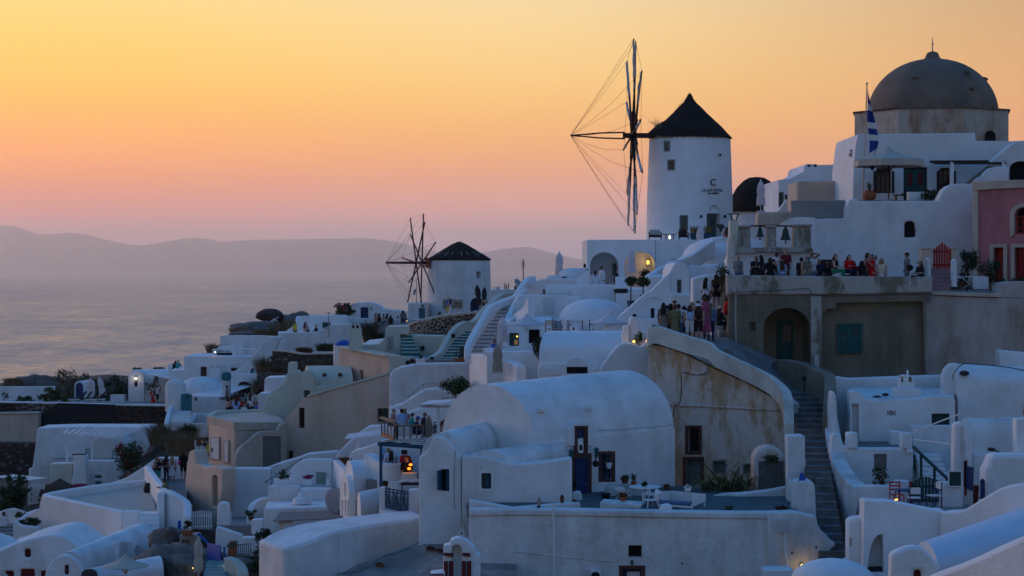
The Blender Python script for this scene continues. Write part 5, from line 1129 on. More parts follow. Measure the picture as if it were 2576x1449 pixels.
for a,b in ((690,880),(845,875)):ob('roof_stone',MB().ball(P(*t('C',a,b)[0],125.9),(.16,.3,.13),7,5),LAVA2,v_)
ob('chimney',slab(t('C',318,900,325,755,345,750,408,752,410,900),126.4,.7),CREAM,H,bev=.06)
ob('flowing_wall',slab(t('C',60,1450,75,1200,100,1110,160,1040,240,990,290,945,312,880,320,845,412,838,430,830,455,865,470,960,480,1100,560,1080,480,1130,420,1175,330,1280,250,1450),126.0,.8),CREAM,H,bev=.1)
H=T('beige_wall','beige wall with sloping cream coping and one small window','wall');pw_=(852,128.5,985,122.5)
w=ob('wall',slab(t('C',832,960,832,605,850,592,890,592,1342,684,1342,860,960,960),pw_,.8),BEIGE,H,bev=.04);ob('corner',slab(t('C',818,960,826,610,845,590,880,590,880,800,870,960),128.6,.8),CREAM,H,bev=.08)
ob('coping',pwall([(a,ypl(pw_,a)+.3,b) for a,b in t('C',880,588,1110,634,1345,680)],.7,.12,2),CREAM,H,bev=.03);(x0,y0),(x1,y1)=t('C',1042,835,1075,925);hole(H,w,[(x0,y0),(x1,y0),(x1,y1),(x0,y1)],pw_,.2,WOODD,'window')
# white ground right of the beige wall
H=T('white_house','broad white curved walls below the cream court','house')
ob('wall',slab(t('C',1340,1300,1345,870,1385,830,1450,800,1560,778,1680,766,2000,762,2190,760,2200,1300),113.5,1.2),WHITE,H,bev=.1)
ob('pink_wall',slab([(1180,990),(1180,890),(1200,890),(1284,911),(1300,922),(1300,990)],(1180,104.0,1300,95.0),.5),WHITE2,H,bev=.08)
ob('lower_wall',slab(t('C',1340,1560,1345,1230,1400,1190,1470,1170,1540,1120,1680,1035,1760,1020,1870,1020,1880,1110,2000,1110,2010,1560),107.0,1.2),WHITE,H,bev=.1)
ob('low_bench',slab(t('C',1875,1110,1875,1045,1990,1045,1990,1110),106.4,.5),WHITE,H,bev=.04)
th=T('handrail','thin grey metal handrail above the restaurant','railing');ob('rail',MB().tube([P(*t('C',x,y)[0],107.4) for x,y in ((1525,1110),(1680,972),(1845,967),(1848,1010))],.03,6),METAL,th);ob('post',MB().tube([P(*t('C',1688,975)[0],107.4),P(*t('C',1688,1035)[0],107.4)],.025,6),METAL,th);ob('post',MB().tube([P(*t('C',1530,1105)[0],107.4),P(*t('C',1535,1135)[0],107.4)],.025,6),METAL,th)
bush('leafy dark green tree behind the big white vault',1146,971,103.0,72,46,LEAF2,1100,.1,'small_tree','tree','small trees',stem_to=1000,clumps=22)
th=T('buttress','ragged brown stone buttress at the beige wall end','buttress');ob('stone_pile',slab(t('C',1415,1180,1412,1000,1425,930,1436,885,1445,885,1455,950,1470,1000,1468,1180),118.0,.8),STONEW,th,bev=.05);ob('cap_stone',MB().ball(P(*t('C',1438,890)[0],118.3),(.14,.2,.3),6,5),REDST,th)
cn=T('canopy','white slatted wooden canopy on a post over the restaurant','canopy')
for i in range(16):a=P(*t('C',1655+i*19,1182-1.5*i)[0],93.5);b=P(*t('C',1760+i*16,1140-i*.8)[0],98.5);ob('slat',MB().bar(a,b,.1,.05),WOODW,cn)
ob('beam',MB().bar(P(*t('C',1650,1195)[0],94.0),P(*t('C',2000,1198)[0],94.0),.1,.12),WOODW,cn);ob('post',MB().bar(P(*t('C',1833,1200)[0],94.0),P(*t('C',1836,1500)[0],94.0),.14),WOODW,cn)
# ================================================================ left village by the sea
H=T('white_house','white seaside house with lit wall lamp and shade sail porch','house');Yl=176.0
w=ob('gable',slab(t('A',1290,1200,1290,900,1302,872,1325,848,1360,833,1400,833,1425,850,1442,875,1450,900,1450,1200),Yl,.8),WHITE,H,bev=.06)
ob('vault_roof',vault((329,Yl+.4,945),(338,Yl+4),(425,Yl+.4,943),(425,Yl+4),.45,3.2),WHITE,H,smooth=30)
(x0,y0),(x1,y1)=t('A',1350,950,1383,1000);win(H,w,x0,y0,x1,y1,Yl,.2,BLUE,GLASS,.06)
ob('porch_wall',slab(t('A',1440,1200,1440,870,2100,880,2100,1200),Yl+1.5,1),WHITE,H,bev=.05);w=LAST[0]
for a,b,c_,d in ((1728,930,1780,1100),(1995,945,2085,1100)):(x0,y0),(x1,y1)=t('A',a,b,c_,d);win(H,w,x0,y0,x1,y1,Yl+1.5,.15,BLUE,BLUE,.06,kind='door')
(x0,y0),(x1,y1)=t('A',1897,985,1935,1065);win(H,w,x0,y0,x1,y1,Yl+1.5,.15,BLUE,GLASS,.05)
ob('chimney',slab(t('A',1690,840,1690,775,1780,770,1785,840),Yl+2,.6),WHITE,H,bev=.05)
lamp('bright white wall lamp on the seaside house gable',341.8,952,Yl-.2,.11,LITW,3.5,(1,.8,.55))
def sail(label,pts,drop=.25):
 th=T('shade_sail',label,'shade sail','shade sails');a=[P(x,y,Y) for x,y,Y in pts];n=8;m=MB();vs=[];c=sum(a,Vector())/len(a)
 if len(a)==3:a.append(a[2].copy())
 for i in range(n+1):
  for j in range(n+1):
   u,v=i/n,j/n;p=a[0].lerp(a[1],u).lerp(a[3].lerp(a[2],u),v);s=.5*(4*u*(1-u)*(abs(2*v-1))+4*v*(1-v)*abs(2*u-1));p=p.lerp(c,.12*s);p.z-=drop*(4*u*(1-u))*(4*v*(1-v));vs.append(p)
 m.add(vs,[(i*(n+1)+j,i*(n+1)+j+1,(i+1)*(n+1)+j+1,(i+1)*(n+1)+j) for i in range(n) for j in range(n)]);o=ob('cloth',m,CANVAS,th,smooth=80);md=o.modifiers.new('thick','SOLIDIFY');md.thickness=.02;return th
s_=sail('long white shade sail over the seaside porch',[(368,941,174),(430,936,178),(525,958,178),(438,957,169.5)],.1);ob('pole',MB().tube([P(440,990,169.5),P(438,953,169.5)],.06,6),WOODG,s_)
s_=sail('white triangular shade sail above the watching crowd',[(480,995,165),(563,955,170),(632,972,166),(560,1000,160)],.15);ob('pole',MB().tube([P(487,1060,158),P(474,990,160)],.07,6),WOODG,s_)
bush('dark climbing plant in the seaside porch',389,975,Yl+.6,42,62,LEAF,700,.12,stem_to=1008)
H=T('white_house','two storey white seaside house with dark square window','house')
w=ob('wall',slab(t('A',1690,1100,1690,832,1845,832,1850,692,2140,690,2560,700,2560,1100),171.0,6),WHITE,H,bev=.08)
(x0,y0),(x1,y1)=t('A',2018,798,2078,895);win(H,w,x0,y0,x1,y1,171.0,.2,REDST,GLASS,.12,2,2);(x0,y0),(x1,y1)=t('A',2322,810,2388,842);win(H,w,x0,y0,x1,y1,171.0,.2,WOODD,GLASS,.06)
ob('chimney',slab(t('A',2090,1000,2105,940,2120,780,2140,774,2200,774,2208,790,2215,940,2240,1000),169.8,.9),WHITE,H,bev=.08)
for a in (2130,2190):ob('chimney_vent',slab(archp(a/4-2,a/4+2,925,920,917,5),169.8,.05,-.03),BEIGE2,H)
ob('terrace_back',slab(t('A',2215,720,2215,484,2600,484,2780,492,2780,720),178.0,1),WHITE,H,bev=.06)
ob('sloped_wing',slab(t('A',2140,700,2150,640,2215,590,2300,590,2420,510,2450,510,2455,700),176.4,.5),WHITE,H,bev=.05)
for a in (2158,2357,2560):ob('railing_post',slab(t('A',a-20,705,a-20,620,a+20,620,a+20,705),172.0,.5),WHITE,H,bev=.04)
for y in (622,650):ob('railing',MB().bar(P(*t('A',2178,y)[0],172.2),P(*t('A',2700,y)[0],172.2),.08),WOODW,H)
ob('swooping_wall',slab(t('A',2250,1020,2260,875,2340,850,2430,805,2500,745,2570,650,2640,560,2700,512,2770,495,2830,495,2740,700,2700,900,2600,1020),168.5,.8),WHITE,H,bev=.08)
ob('balcony',slab(t('A',2330,1060,2330,868,2580,866,2580,1060),166.6,.5),WHITE,H,bev=.05);w=LAST[0];hole(H,w,archp(598,631,990,972,960,8),166.6,.4,DMORT,'arch')
th=T('lounge_sofa','dark beanbag seats on the white railed terrace','sofa');ob('cushion',MB().ball(P(553,893,173.5),(.7,.5,.45),10,6),BLACK,th,smooth=True);ob('cushion',MB().ball(P(572,893,173.5),(.5,.5,.4),10,6),BLACK,th,smooth=True);ob('base',MB().box(P(562,897,173.5),(1.6,.9,.1)),WHITEP,th)
for lb,x in (('white chair left of the table on the railed terrace',605),('white chair right of the table on the railed terrace',632)):chair(lb,x,897,173.5,.8 if x<620 else -.8,WHITEP,None,True,.9,'chairs on the railed terrace')
table('white table on the railed terrace',619,897,173.8,.45,group='tables on the railed terrace')
H=T('white_house','low white house with teal chimney top and teal gate','house')
ob('dome',MB().lathe([(2.1,-3),(2.1,0)]+[(2.1*math.cos(a),1.5*math.sin(a)) for a in (.3,.6,.9,1.2,1.5)],P(505,990,168),24),WHITE,H,smooth=50)
ob('wall',slab(t('A',1940,1360,1935,1090,2210,1100,2230,1360),160.0,3),WHITE,H,bev=.06);w=LAST[0];(x0,y0),(x1,y1)=t('A',1955,1110,1983,1143);hole(H,w,[(x0,y0),(x1,y0),(x1,y1),(x0,y1)],160.0,.2,GREYG,'vent')
ob('chimney',slab(t('A',2205,1330,2215,1080,2228,1060,2228,935,2310,935,2312,1060,2270,1330),161.5,.8),WHITE3,H,bev=.05);ob('chimney_top',slab(t('A',2228,934,2225,880,2240,855,2300,850,2310,880,2312,934),161.4,1.0),TEAL,H,bev=.08)
ob('low_steps',slab(t('A',1985,1360,1985,1268,2090,1280,2090,1360),157.0,.8),WHITE,H,bev=.06)
ob('pillar',MB().lathe([(.85,0),(.85,2.1),(.75,2.4),(.4,2.62),(.02,2.7)],P(442,1035,158),20,sq=.6),WHITE,H,smooth=50)
ob('curved_parapet',pwall([(432,157,1020),(428,155.5,1030),(422,154,1050),(419,152.5,1066)],.4,1.6,3),WHITE,H,bev=.08);ob('curved_parapet',pwall([(487,158,1038),(490,156,1044),(478,153.5,1062),(500,152.6,1064),(525,152.5,1062)],.3,1.2,3),WHITE,H,bev=.06)
stairs(H,(428,152.6,1067),(480,152.6,1067),(434,156.4,1034),(480,156.4,1034),5,WHITE,WHITE2)
g=T('gate','teal plank gate at the top of the white steps','gate')
for i in range(7):x=455+i*4;ob('plank',slab([(x,1034),(x,990+abs(i-3)*.8),(x+3.7,990+abs(i-3)*.8),(x+3.7,1034)],157.2,.06),TEAL,g)
ob('rail',slab([(455,1000),(483,1000),(483,1004),(455,1004)],157.2,.04,.061),TEAL,g);ob('latch',MB().box(P(471,999,157.1),(.12,.06,.25)),BLACK,g)
# retaining wall with dark rubble and shade cloth
RW=T('retaining_wall','long dark rubble retaining wall under the seaside terrace','wall')
ob('core',prism([(-60,166,1010),(140,166,1013),(430,165,1019),(432,167,1019),(-60,168,1010)],drop=5),DMORT,RW);ob('coping',pwall([(-60,166,1008),(140,166,1012),(290,165.6,1016),(430,165,1018)],.7,.12,3),WHITE,RW)
stones(RW,[(0,165.8,1012),(140,165.8,1014),(290,165.4,1017),(425,164.8,1020)],[1040,1050,1075,1085],300,[LAVA,LAVA2,LAVA2,DMORT,LAVA],.13,.3,.05,seed=9,squash=.6)
tag(ob('shade_cloth',MB().extr([P(x,y,165.2) for x,y in t('A',385,1275,440,1265,520,1195,585,1163,700,1165,1160,1178,1135,1300,1105,1400,1000,1400,800,1405,385,1420)],(0,.06,0)),TARP),'large black shade cloth hung over the rubble wall','cloth')
H=T('concrete_wall','plain grey beige wall left of the black shade cloth','wall');ob('wall',slab(t('A',-40,1800,-40,1275,100,1272,384,1270,384,1460,370,1560,340,1800),163.5,1),BEIGE,H,bev=.03);ob('coping',slab(t('A',-40,1275,-40,1262,386,1256,386,1268),163.4,1.1),BEIGE2,H)
tag(ob('terrace',prism([(-60,166.2,1012),(432,165.2,1019),(432,180,1008),(-60,180,1005)],drop=2),FLOORM),'paved seaside terrace above the rubble wall','terrace',kind='structure')
H=T('garden_wall','long low white garden wall at the left edge','wall');ob('wall',slab(t('A',-40,1180,-40,1000,100,998,545,997,545,1180),176.0,.5),WHITE,H,bev=.04)
H=T('shed','tiny white vaulted shed with round blue door','shed');ob('vault',MB().extr([P(x,y,177) for x,y in archp(187.5,211,1020,970,958,10)],(.6,2,0)),WHITE,H,smooth=30);ob('door',slab(archp(191,209,1012,972,962.5,10),177,.06,-.08),BLUE,H)
for lb,x,y0,y1,ln in (('furled pink parasol left of its twin by the blue shed door',227,954,1008,.0),('furled pink parasol right of its twin on the dark slope',250,951,1004,.3)):umb_closed(lb,x,y0,y1,174,CANVASP,.33,lean=ln)
for i,(lb,x) in enumerate((('leftmost grey sun lounger by the blue shed',193),('second grey sun lounger by the blue shed',207),('third grey sun lounger by the blue shed',224),('rightmost grey sun lounger by the blue shed',242))):
 th=T('sun_lounger',lb,'sun lounger','grey loungers by the blue shed');q=P(x,1012,170.5+.2*(i%2));ob('frame',MB().box((0,0,.28),(1.5,.65,.08)),WHITEP,th);ob('mattress',MB().box((-.1,0,.36),(1.2,.6,.09)),CANVASK,th,bev=.03);ob('backrest',MB().box((.62,0,.66),(.75,.6,.1),ry=-.95),CANVASK,th,bev=.03)
 for a in (-1,1):
  for b in (-1,1):ob('leg',MB().bar((a*.65,b*.28,.28),(a*.65,b*.28,0),.06),WHITEP,th)
 place(th,q,0)
th=T('cabinet','pale wooden storage cabinet beside the seaside house','cabinet');ob('body',bpx(277,994,312,1014,170.0,.8),GREYP,th);ob('door',bpx(279,996,294,1013,169.95,.04),WOODW,th);ob('door',bpx(295,996,311,1013,169.95,.04),WOODW,th)
bush('rounded dark shrub on the left garden terrace',63,1004,171,46,14,LEAF2,400,.12,stem_to=1014);bush('big round green shrub left of the loungers',130,995,171.5,64,36,LEAF2,1000,.13,stem_to=1014);bush('green shrub touching the loungers',168,1004,170.5,34,20,LEAF2,400,.12,stem_to=1014);bush('thin grey weed against the white garden wall',12,995,172,16,26,LEAF3,90,.1,stem_to=1012)
scrub('dry dark bush behind the left garden wall',33,972,182,64,24,DRY,500,.03);
for lb,px,py,Y,wp,hp,mt in (('tall dark scrub mound behind the sun loungers',172,976,180,92,84,LEAF3),('dark scrub on the slope above the pink parasols',228,972,180.5,90,62,LEAF3),('dark green scrub right of the pink parasols',290,974,180,84,56,LEAF),('round dry bush behind the seaside gable',345,934,186,26,16,DRY),('dry grass tuft on the seaside roof line',402,930,187,30,9,DRY),('low dark scrub under the pink parasols',272,1008,178,60,36,LEAF)):
 bush(lb,px,py-hp*.1,Y,wp,hp,mt,700,.14,'scrub_bush','bush','dark scrub bushes',clumps=16,stem_to=py+hp*.6)
for lb,x,y,Y,s in (('low jagged rock left of the dark scrub',90,968,186,1.3),('grey rock beside the garden wall',118,970,186,1.1)):
 me_=MB().ball((0,0,0),(1.6,1,.7),12,8);o=ob('rock',me_,ROCKM,smooth=40)
 for v in o.data.vertices:v.co*=1+.5*noise.fractal(v.co*1.3+Vector((x,0,0)),1,2,4)
 o.location=P(x,y,Y);o.scale=(s,s,s);tag(o,lb,'rock','rocks')
 # boulder group and upper cafe terraces
def rock(label,px,py,Y,rx,ry,rz_,seed,mt=ROCKM,amt=.35,name='boulder'):
 o=ob(name,MB().ball((0,0,0),(1,1,1),30,22),mt,smooth=24)
 for v in o.data.vertices:v.co*=1+amt*noise.fractal(v.co*1.1+Vector((seed,seed*2,0)),1,2,5)+amt*.45*abs(noise.noise(v.co*3.1+Vector((0,seed,3))))
 o.location=P(px,py,Y);o.scale=(rx,ry,rz_);return tag(o,label,'boulder','boulders above the sea')
rock('big dark round boulder overlooking the sea',680,794,190,1.38,1.3,.66,3,LAVA,.16);rock('grey sloping rock outcrop under the big boulder',650,832,187,2.6,2,.9,8);rock('pale pointed boulder right of the round one',752,798,193,1.0,1.2,.55,12,ROCKM,.3);rock('dark rock ledge above the railed terrace',620,843,184,1.6,1,.35,15,ROCKM);rock('low grey rock between boulder and cafe',715,812,192,1.8,1.5,.7,21)
for lb,px,py,Y,wp,hp,mt in (('dry brown scrub right of the boulders',715,825,184,110,44,DRY),('rusty dry scrub above the railed terrace',665,838,183,70,20,DRY),('round dry bush left of the railed terrace',535,878,178,36,34,DRY),('green dry bush hanging beside the rubble wall',668,922,156,52,60,DRY),('dark dry bush above the crowd terrace',655,975,157,40,60,DRY),('rusty scrub bed left of the big chimney',700,930,150,70,16,DRYR),('rusty scrub bed on top of the rubble wall',765,880,152,56,16,DRYR),('grey green weeds on the rubble wall bed',820,872,153,70,22,LEAF3),('dry slope grass above the terrace path',462,1112,126,120,62,DRY),('dry slope grass right of the flowering tree',400,1090,136,70,60,DRY),('dry weeds above the teal window',325,1205,128,60,24,DRY),('dark slope scrub behind the picket gate',475,1085,130,60,44,LEAF3),('tall pale weed in front of the cafe wall',930,835,150,40,60,LEAF3),('dark bush by the cream slatted canopy',945,850,148,60,36,LEAF)):
 scrub(lb,px,py+hp/2,Y,wp,hp,mt,520,.02)
H=T('white_house','white vaulted cafe house with flag and yellow shirted guest','house')
ob('vault',vault((742,178,822),(752,182),(880,178,822),(872,182),.95,2),WHITE,H,smooth=30);w=ob('gable',slab(t('C',270,470,300,440,390,375,420,320,450,295,490,286,900,275,940,300,945,470),177.4,.6),WHITE,H,bev=.08)
(x0,y0),(x1,y1)=t('C',668,350,748,420);win(H,w,x0,y0,x1,y1,177.4,.2,TEALD,TEALD,.06,kind='door')
ob('terrace_wall',slab(t('C',150,700,160,560,185,505,228,480,232,455,600,450,700,400,760,375,950,370,955,700),172.0,.8),WHITE,H,bev=.06);ob('floor',prism([(700,172.4,838),(882,172.4,836),(882,177.6,832),(700,177.6,834)],drop=.6),WHITE2,H)
gflag('blue and white flag hanging on the cafe terrace wall',826.5,786,850,171.4,0,([(826,798),(824,812),(820,826)],[(828,796),(828,812),(823,828)]),[0,1,0,1,0,0,1,0])
H=T('white_house','white house with rounded gable and tall blue door behind the cafe group','house')
w=ob('wall',slab(t('C',930,420,945,200,970,165,1010,152,1150,152,1210,165,1250,190,1285,220,1440,232,1500,245,1510,420),186.0,3),WHITE,H,bev=.08);(x0,y0),(x1,y1)=t('C',1052,200,1130,308);win(H,w,x0,y0,x1,y1,186.0,.2,BLUE,BLUE,.06,kind='door')
ob('wall_light',slab(t('C',1152,200,1166,200,1166,222,1152,222),185.9,.08,-.05),GREYG,H);ob('terrace_wall',slab(t('C',945,450,945,310,1240,310,1280,330,1300,450),181.5,.5),WHITE,H,bev=.05)
tag(ob('terrace',prism([(880,181.6,812),(1080,178,822),(1130,190,800),(880,190,803)],drop=1),FLOORM),'cafe terrace floor by the small windmill','terrace',kind='structure')
bush('flowering bougainvillea tree at the blue door house',864,783,183,56,38,LEAF2,700,.16,'bougainvillea','tree','flowering trees',flowers=FLOWER,stem_to=803)
H=T('blue_dome_chapel','tiny blue chapel dome with white cross behind the cream chimney','chapel');ob('dome',MB().lathe([(.75*math.cos(a),.42*math.sin(a)) for a in (0,.3,.6,.9,1.2,1.5)],P(865,869,146),16),BLUEB_,H,smooth=50);ob('wall',MB().lathe([(.8,-1.5),(.8,0)],P(865,869,146),12),WHITE,H);ob('cross',MB().bar(P(866.5,863,146),P(866.5,847,146),.09).bar(P(863,853,146),P(870,853,146),.09),WHITE2,H)
# rubble walls near the cream chimney
RW=T('rubble_wall','dark rubble garden wall with pale coping left of the beige wall','wall');pth=[(690,150,882),(725,149.5,884),(760,149,890),(800,148.5,890),(852,148,889)]
ob('core',pwall(pth,.6,3,3),DMORT,RW);ob('coping',pwall([(a,b,c_-2) for a,b,c_ in pth],.7,.1,3),BEIGE,RW);stones(RW,pth,[920,925,928,928,926],150,[LAVA,LAVA2,ROCKM,LAVA],.11,.26,.28,seed=14,squash=.5)
RW=T('rubble_wall','short low rubble wall above the crowd terrace','wall');pth=[(655,146,938),(690,145.6,939),(725,145,941)];ob('core',pwall(pth,.5,1.2,3),DMORT,RW);stones(RW,pth,[958,958,958],40,[LAVA,ROCKM],.1,.2,.24,seed=15,squash=.5)
H=T('white_house','small white cubic house with pale blue top left of the cream chimney wall','house');ob('wall',slab(t('C',75,1200,88,915,100,908,290,902,295,880,310,880,310,1200),140.0,2.5),WHITE2,H,bev=.06);ob('lower_wall',slab(t('C',20,1320,22,1072,30,1066,130,1066,130,1320),137.5,2),WHITE,H,bev=.06)
tag(ob('terrace',prism([(540,138.5,1040),(660,138.5,1040),(668,152,1007),(548,152,1007)],drop=1.5),FLOORM),'paved terrace where the left crowd sits','terrace',kind='structure')
# ================================================================ lower left: terraces and vaults
H=T('white_house','white house with pergola terrace, chimney and teal window','house')
ob('back_wall',slab(t('B',285,560,287,370,325,358,350,180,375,-40,700,-50,1500,-50,1560,60,1450,240,1220,330,1200,560),141.0,3),WHITE,H,bev=.08);ob('vault',MB().extr([P(x,y,139.2) for x,y in archp(232,292,1165,1125,1098,10)],(1.0,1.6,0)),WHITE,H,smooth=30)
ob('terrace_wall',slab(t('B',505,640,505,320,720,315,860,290,1200,295,1205,640),132.0,1),WHITE,H,bev=.06);w=LAST[0]
ob('side_wall',slab(t('B',505,640,507,325,722,318,722,640),131.4,.5),BEIGEW if 'BEIGEW' in globals() else CREAM,H,bev=.04)
ob('chimney',slab(t('B',705,640,715,500,735,420,745,240,760,232,860,232,868,300,875,640),130.6,.9),WHITE,H,bev=.08);ob('chimney_cap',MB().box(P(200,1143,131),(.9,.7,.08)),BLACK,H)
(x0,y0),(x1,y1)=t('B',945,432,1025,474);win(H,w,x0,y0,x1,y1,132.0,.15,WOODW,TEAL,.05);(x0,y0),(x1,y1)=t('B',948,492,1022,545);win(H,w,x0,y0,x1,y1,132.0,.15,WOODW,TEAL,.05)
tag(ob('terrace',prism([(130,132.4,1165),(302,132.4,1163),(302,141,1150),(130,141,1152)],drop=.5),FLOORM),'pergola terrace floor','terrace',kind='structure')
PG=T('pergola','white canvas topped pergola on thin posts at the left','pergola')
for i in range(12):ob('slat',MB().bar(P(160+i*12,1091+i*1.0,133),P(172+i*18.5,1081-i*.6,139),.16,.06),WOODW,PG)
ob('beam',MB().bar(P(158,1092,133),P(312,1104,133),.12,.14),WOODW,PG)
for a,b in ((168,1165),(231,1160),(299,1165)):ob('post',MB().bar(P(a,1094,133.1),P(a,b,133.1),.12),WOODW,PG)
chair('white chair on the pergola terrace',178,1162,134,.6,WHITEP,None,True,.85,'pergola terrace chairs');chair('teal chair under the pergola',222,1160,135,0,TEAL,None,True,.85,'pergola terrace chairs');chair('teal chair at the right end of the pergola',290,1160,135,0,TEAL,None,True,.85,'pergola terrace chairs')
bush('flowering bougainvillea tree right of the pergola',330,1150,129,76,88,LEAF2,1300,.13,'bougainvillea','tree','flowering trees',flowers=FLOWER,stem_to=1210,clumps=26)
RW=T('rubble_wall','dark rubble wall at the left edge below the beige wall','wall');ob('core',slab([(-40,1260),(-40,1112),(90,1114),(80,1180),(70,1260)],158,1),DMORT,RW);stones(RW,[(0,157.9,1112),(45,157.9,1113),(88,157.9,1114)],[1225,1220,1190],130,[LAVA,LAVA2,ROCKM],.14,.3,.05,seed=22,squash=.5)
s_=sail('pale shade sail at the left edge over the dark tree',[(-20,1199,128),(33,1194,134),(126,1203,134),(60,1211,124)],.1);ob('pole',MB().tube([P(57,1240,127),P(56,1202,127)],.07,6),WOODG,s_)
bush('dark feathery tree at the left edge',38,1245,122,80,96,LEAF,1300,.14,'small_tree','tree','small trees',stem_to=1300,clumps=24);bush('dark shrub at the left edge under the tree',8,1275,120,40,50,LEAF,500,.12,stem_to=1300)
TU=T('thatched_parasol','wide brown straw parasol with two peaks','parasol');c=P(150,1237,124);m=MB();n=40;vs=[]
for j,(u,z) in enumerate(((0,.66),(.25,.64),(.5,.58),(.75,.44),(.92,.2),(1,-.25))):
 for k in range(n):
  an=2*math.pi*k/n;x=u*1.56*math.cos(an);bumpz=.22*math.cos(x*4.2)*(1-u);vs.append(c+Vector((x,u*.85*math.sin(an),z+bumpz+(.12*noise.noise(Vector((k*1.3,2,7))) if j>3 else 0))))
m.add(vs,[(j*n+k,j*n+(k+1)%n,(j+1)*n+(k+1)%n,(j+1)*n+k) for j in range(5) for k in range(n)]);o=ob('thatch',m,THATCHB,TU,smooth=60);m=MB();rg=random.Random(8)
for k in range(260):an=rg.uniform(0,6.283);p=c+Vector((1.54*math.cos(an),.84*math.sin(an),-.35));q=p+Vector((rg.uniform(-.06,.06),-.03,-rg.uniform(.15,.45)));m.add([p-Vector((.02,0,0)),p+Vector((.02,0,0)),q],[(0,1,2)])
o2=ob('straw_fringe',m,THATCHB,o,fix=False);o2['kind']='stuff';ob('pole',MB().tube([c-Vector((0,0,2.2)),c+Vector((0,0,.5))],.06,6),WOODG,TU)
bush('magenta bougainvillea beside the straw parasol',202,1222,122.5,36,12,FLOWER,200,.08,stem_to=1240)
F_=T('louvred_fence','white horizontal louvred fence under the straw parasol','fence')
for i in range(11):y=1222+i*4.4;ob('slat',slab([(71,y),(112,y-4),(112,y-1),(71,y+3)],123.5,.05),WOODW,F_)
for a in (72,111):ob('post',slab([(a-1.5,1272),(a-1.5,1216),(a+1.5,1215),(a+1.5,1272)],123.45,.1,-.06),WOODW,F_)
H=T('garden_walls','curved white planter walls at the left edge beside the steps','wall')
ob('upper_wall',pwall([(-30,116,1292),(0,115.5,1287),(25,115,1279),(45,115,1280),(70,115.5,1290)],.35,1.6,3),WHITE,H,bev=.06);ob('planter_wall',pwall([(38,110.5,1314),(55,111,1303),(75,112,1288),(95,112.5,1281),(112,113,1279)],.3,1.3,3),WHITE,H,bev=.06)
ob('planter_front',slab(t('B',130,1120,130,900,160,895,190,930,230,945,390,960,390,1120),107.2,.4),WHITE,H,bev=.06);ob('corner_mound',MB().ball(P(-12,1420,99),(1.6,2,1.6),20,12),WHITE,H,smooth=60)
bush('dark green shrub spilling inside the white planter',76,1312,109.5,56,20,LEAF,700,.09,stem_to=1325);bush('wiry plant by the white planter rim',52,1296,112,30,14,LEAF3,160,.09,stem_to=1306)
ST_=T('steps','grey white edged steps at the left edge','steps');stairs(ST_,(-30,103,1395),(45,103,1370),(-30,112,1318),(33,112,1318),8,STEPM,WHITE3,.02,.06)
# big white terrace
H=T('white_terrace_house','big white walled roof terrace with beige floor and round dark planter','house')
bx=[P(113,1246,111),P(310,1287,104),P(400,1290,103.4),P(371,1207,119)]
w=ob('block',prism([(113,111,1262),(310,104,1304),(402,103.6,1306),(372,119,1222)],drop=5),WHITE2,H);zt_=P(310,1287,104).z
fl_=ob('roof_floor',prism([(118,111,1262.5),(308,104.3,1303.3),(400,103.9,1305.2),(370,118.8,1222.5)],drop=.1),mat('sandy screed',(.52,.46,.39),.92,.1,.8,.2,12,(.38,.33,.28),.4,.6),H);fl_.location.z=.06
ob('rim_wall',pwall([(114,111,1244),(118,110.8,1245),(310,104,1285.5)],.38,1.6,1),WHITE2,H,bev=.08);ob('rim_wall',pwall([(114,111,1244),(130,112,1238),(240,115.5,1220),(372,119,1206)],.38,1.2,2),WHITE2,H,bev=.08)
ob('outer_face',slab(t('B',360,1100,380,960,400,850,425,700,440,640,455,634,1242,800,1242,1160),(112,110.8,312,103.8),.4,-.15),WHITE2,H,bev=.08);ob('stair_face',slab(t('B',1238,1160,1238,800,1395,798,1400,870,1440,950,1430,1100,1420,1160),103.4,.6),WHITE2,H,bev=.06)
stairs(H,(355,100.6,1368),(402,100.6,1368),(349,103.8,1288),(400,103.8,1288),6,WHITE2,WHITE2)
ob('pink_wall',pwall([(371,120,1172),(392,113,1202),(412,107.5,1228),(404,103.4,1240)],.4,2.0,3),WHITE2,H,bev=.08);ob('curved_wall',pwall([(406,104.5,1238),(420,104.2,1232),(440,103.5,1240),(460,103,1252),(472,102.5,1266),(470,101.5,1300)],.4,2.6,4),WHITE2,H,bev=.08)
ob('back_wing',slab(t('B',1000,560,1260,465,1430,360,1530,290,1590,258,1660,256,1840,256,1840,560),121.0,.5),WHITE2,H,bev=.06)
pot('round dark metal planter on the terrace corner',371.5,1243,115,22,28,BLACK,None,jar=True)
tag(ob('path',prism([(402,104,1262),(470,104,1262),(470,120.4,1205),(395,120.4,1205)],drop=1),STEPM),'stepped grey path between terrace and beige wall','path',kind='structure')
H=T('beige_wall','curving beige wall with tall arched doorway left of the white court','wall')
w=ob('wall',slab(t('B',1850,700,1862,500,1880,330,1900,200,1930,180,1958,188,1968,315,2020,335,2085,362,2105,345,2140,340,2190,350,2240,372,2235,600,2200,800,2150,1010,1900,1010),(462,112,560,105.5),.8),BEIGE,H,bev=.08);pdo=(462,112,560,105.5);hole(H,w,archp(533,546.5,1274,1206,1196,8),pdo,.4,DARKIN,'doorway')
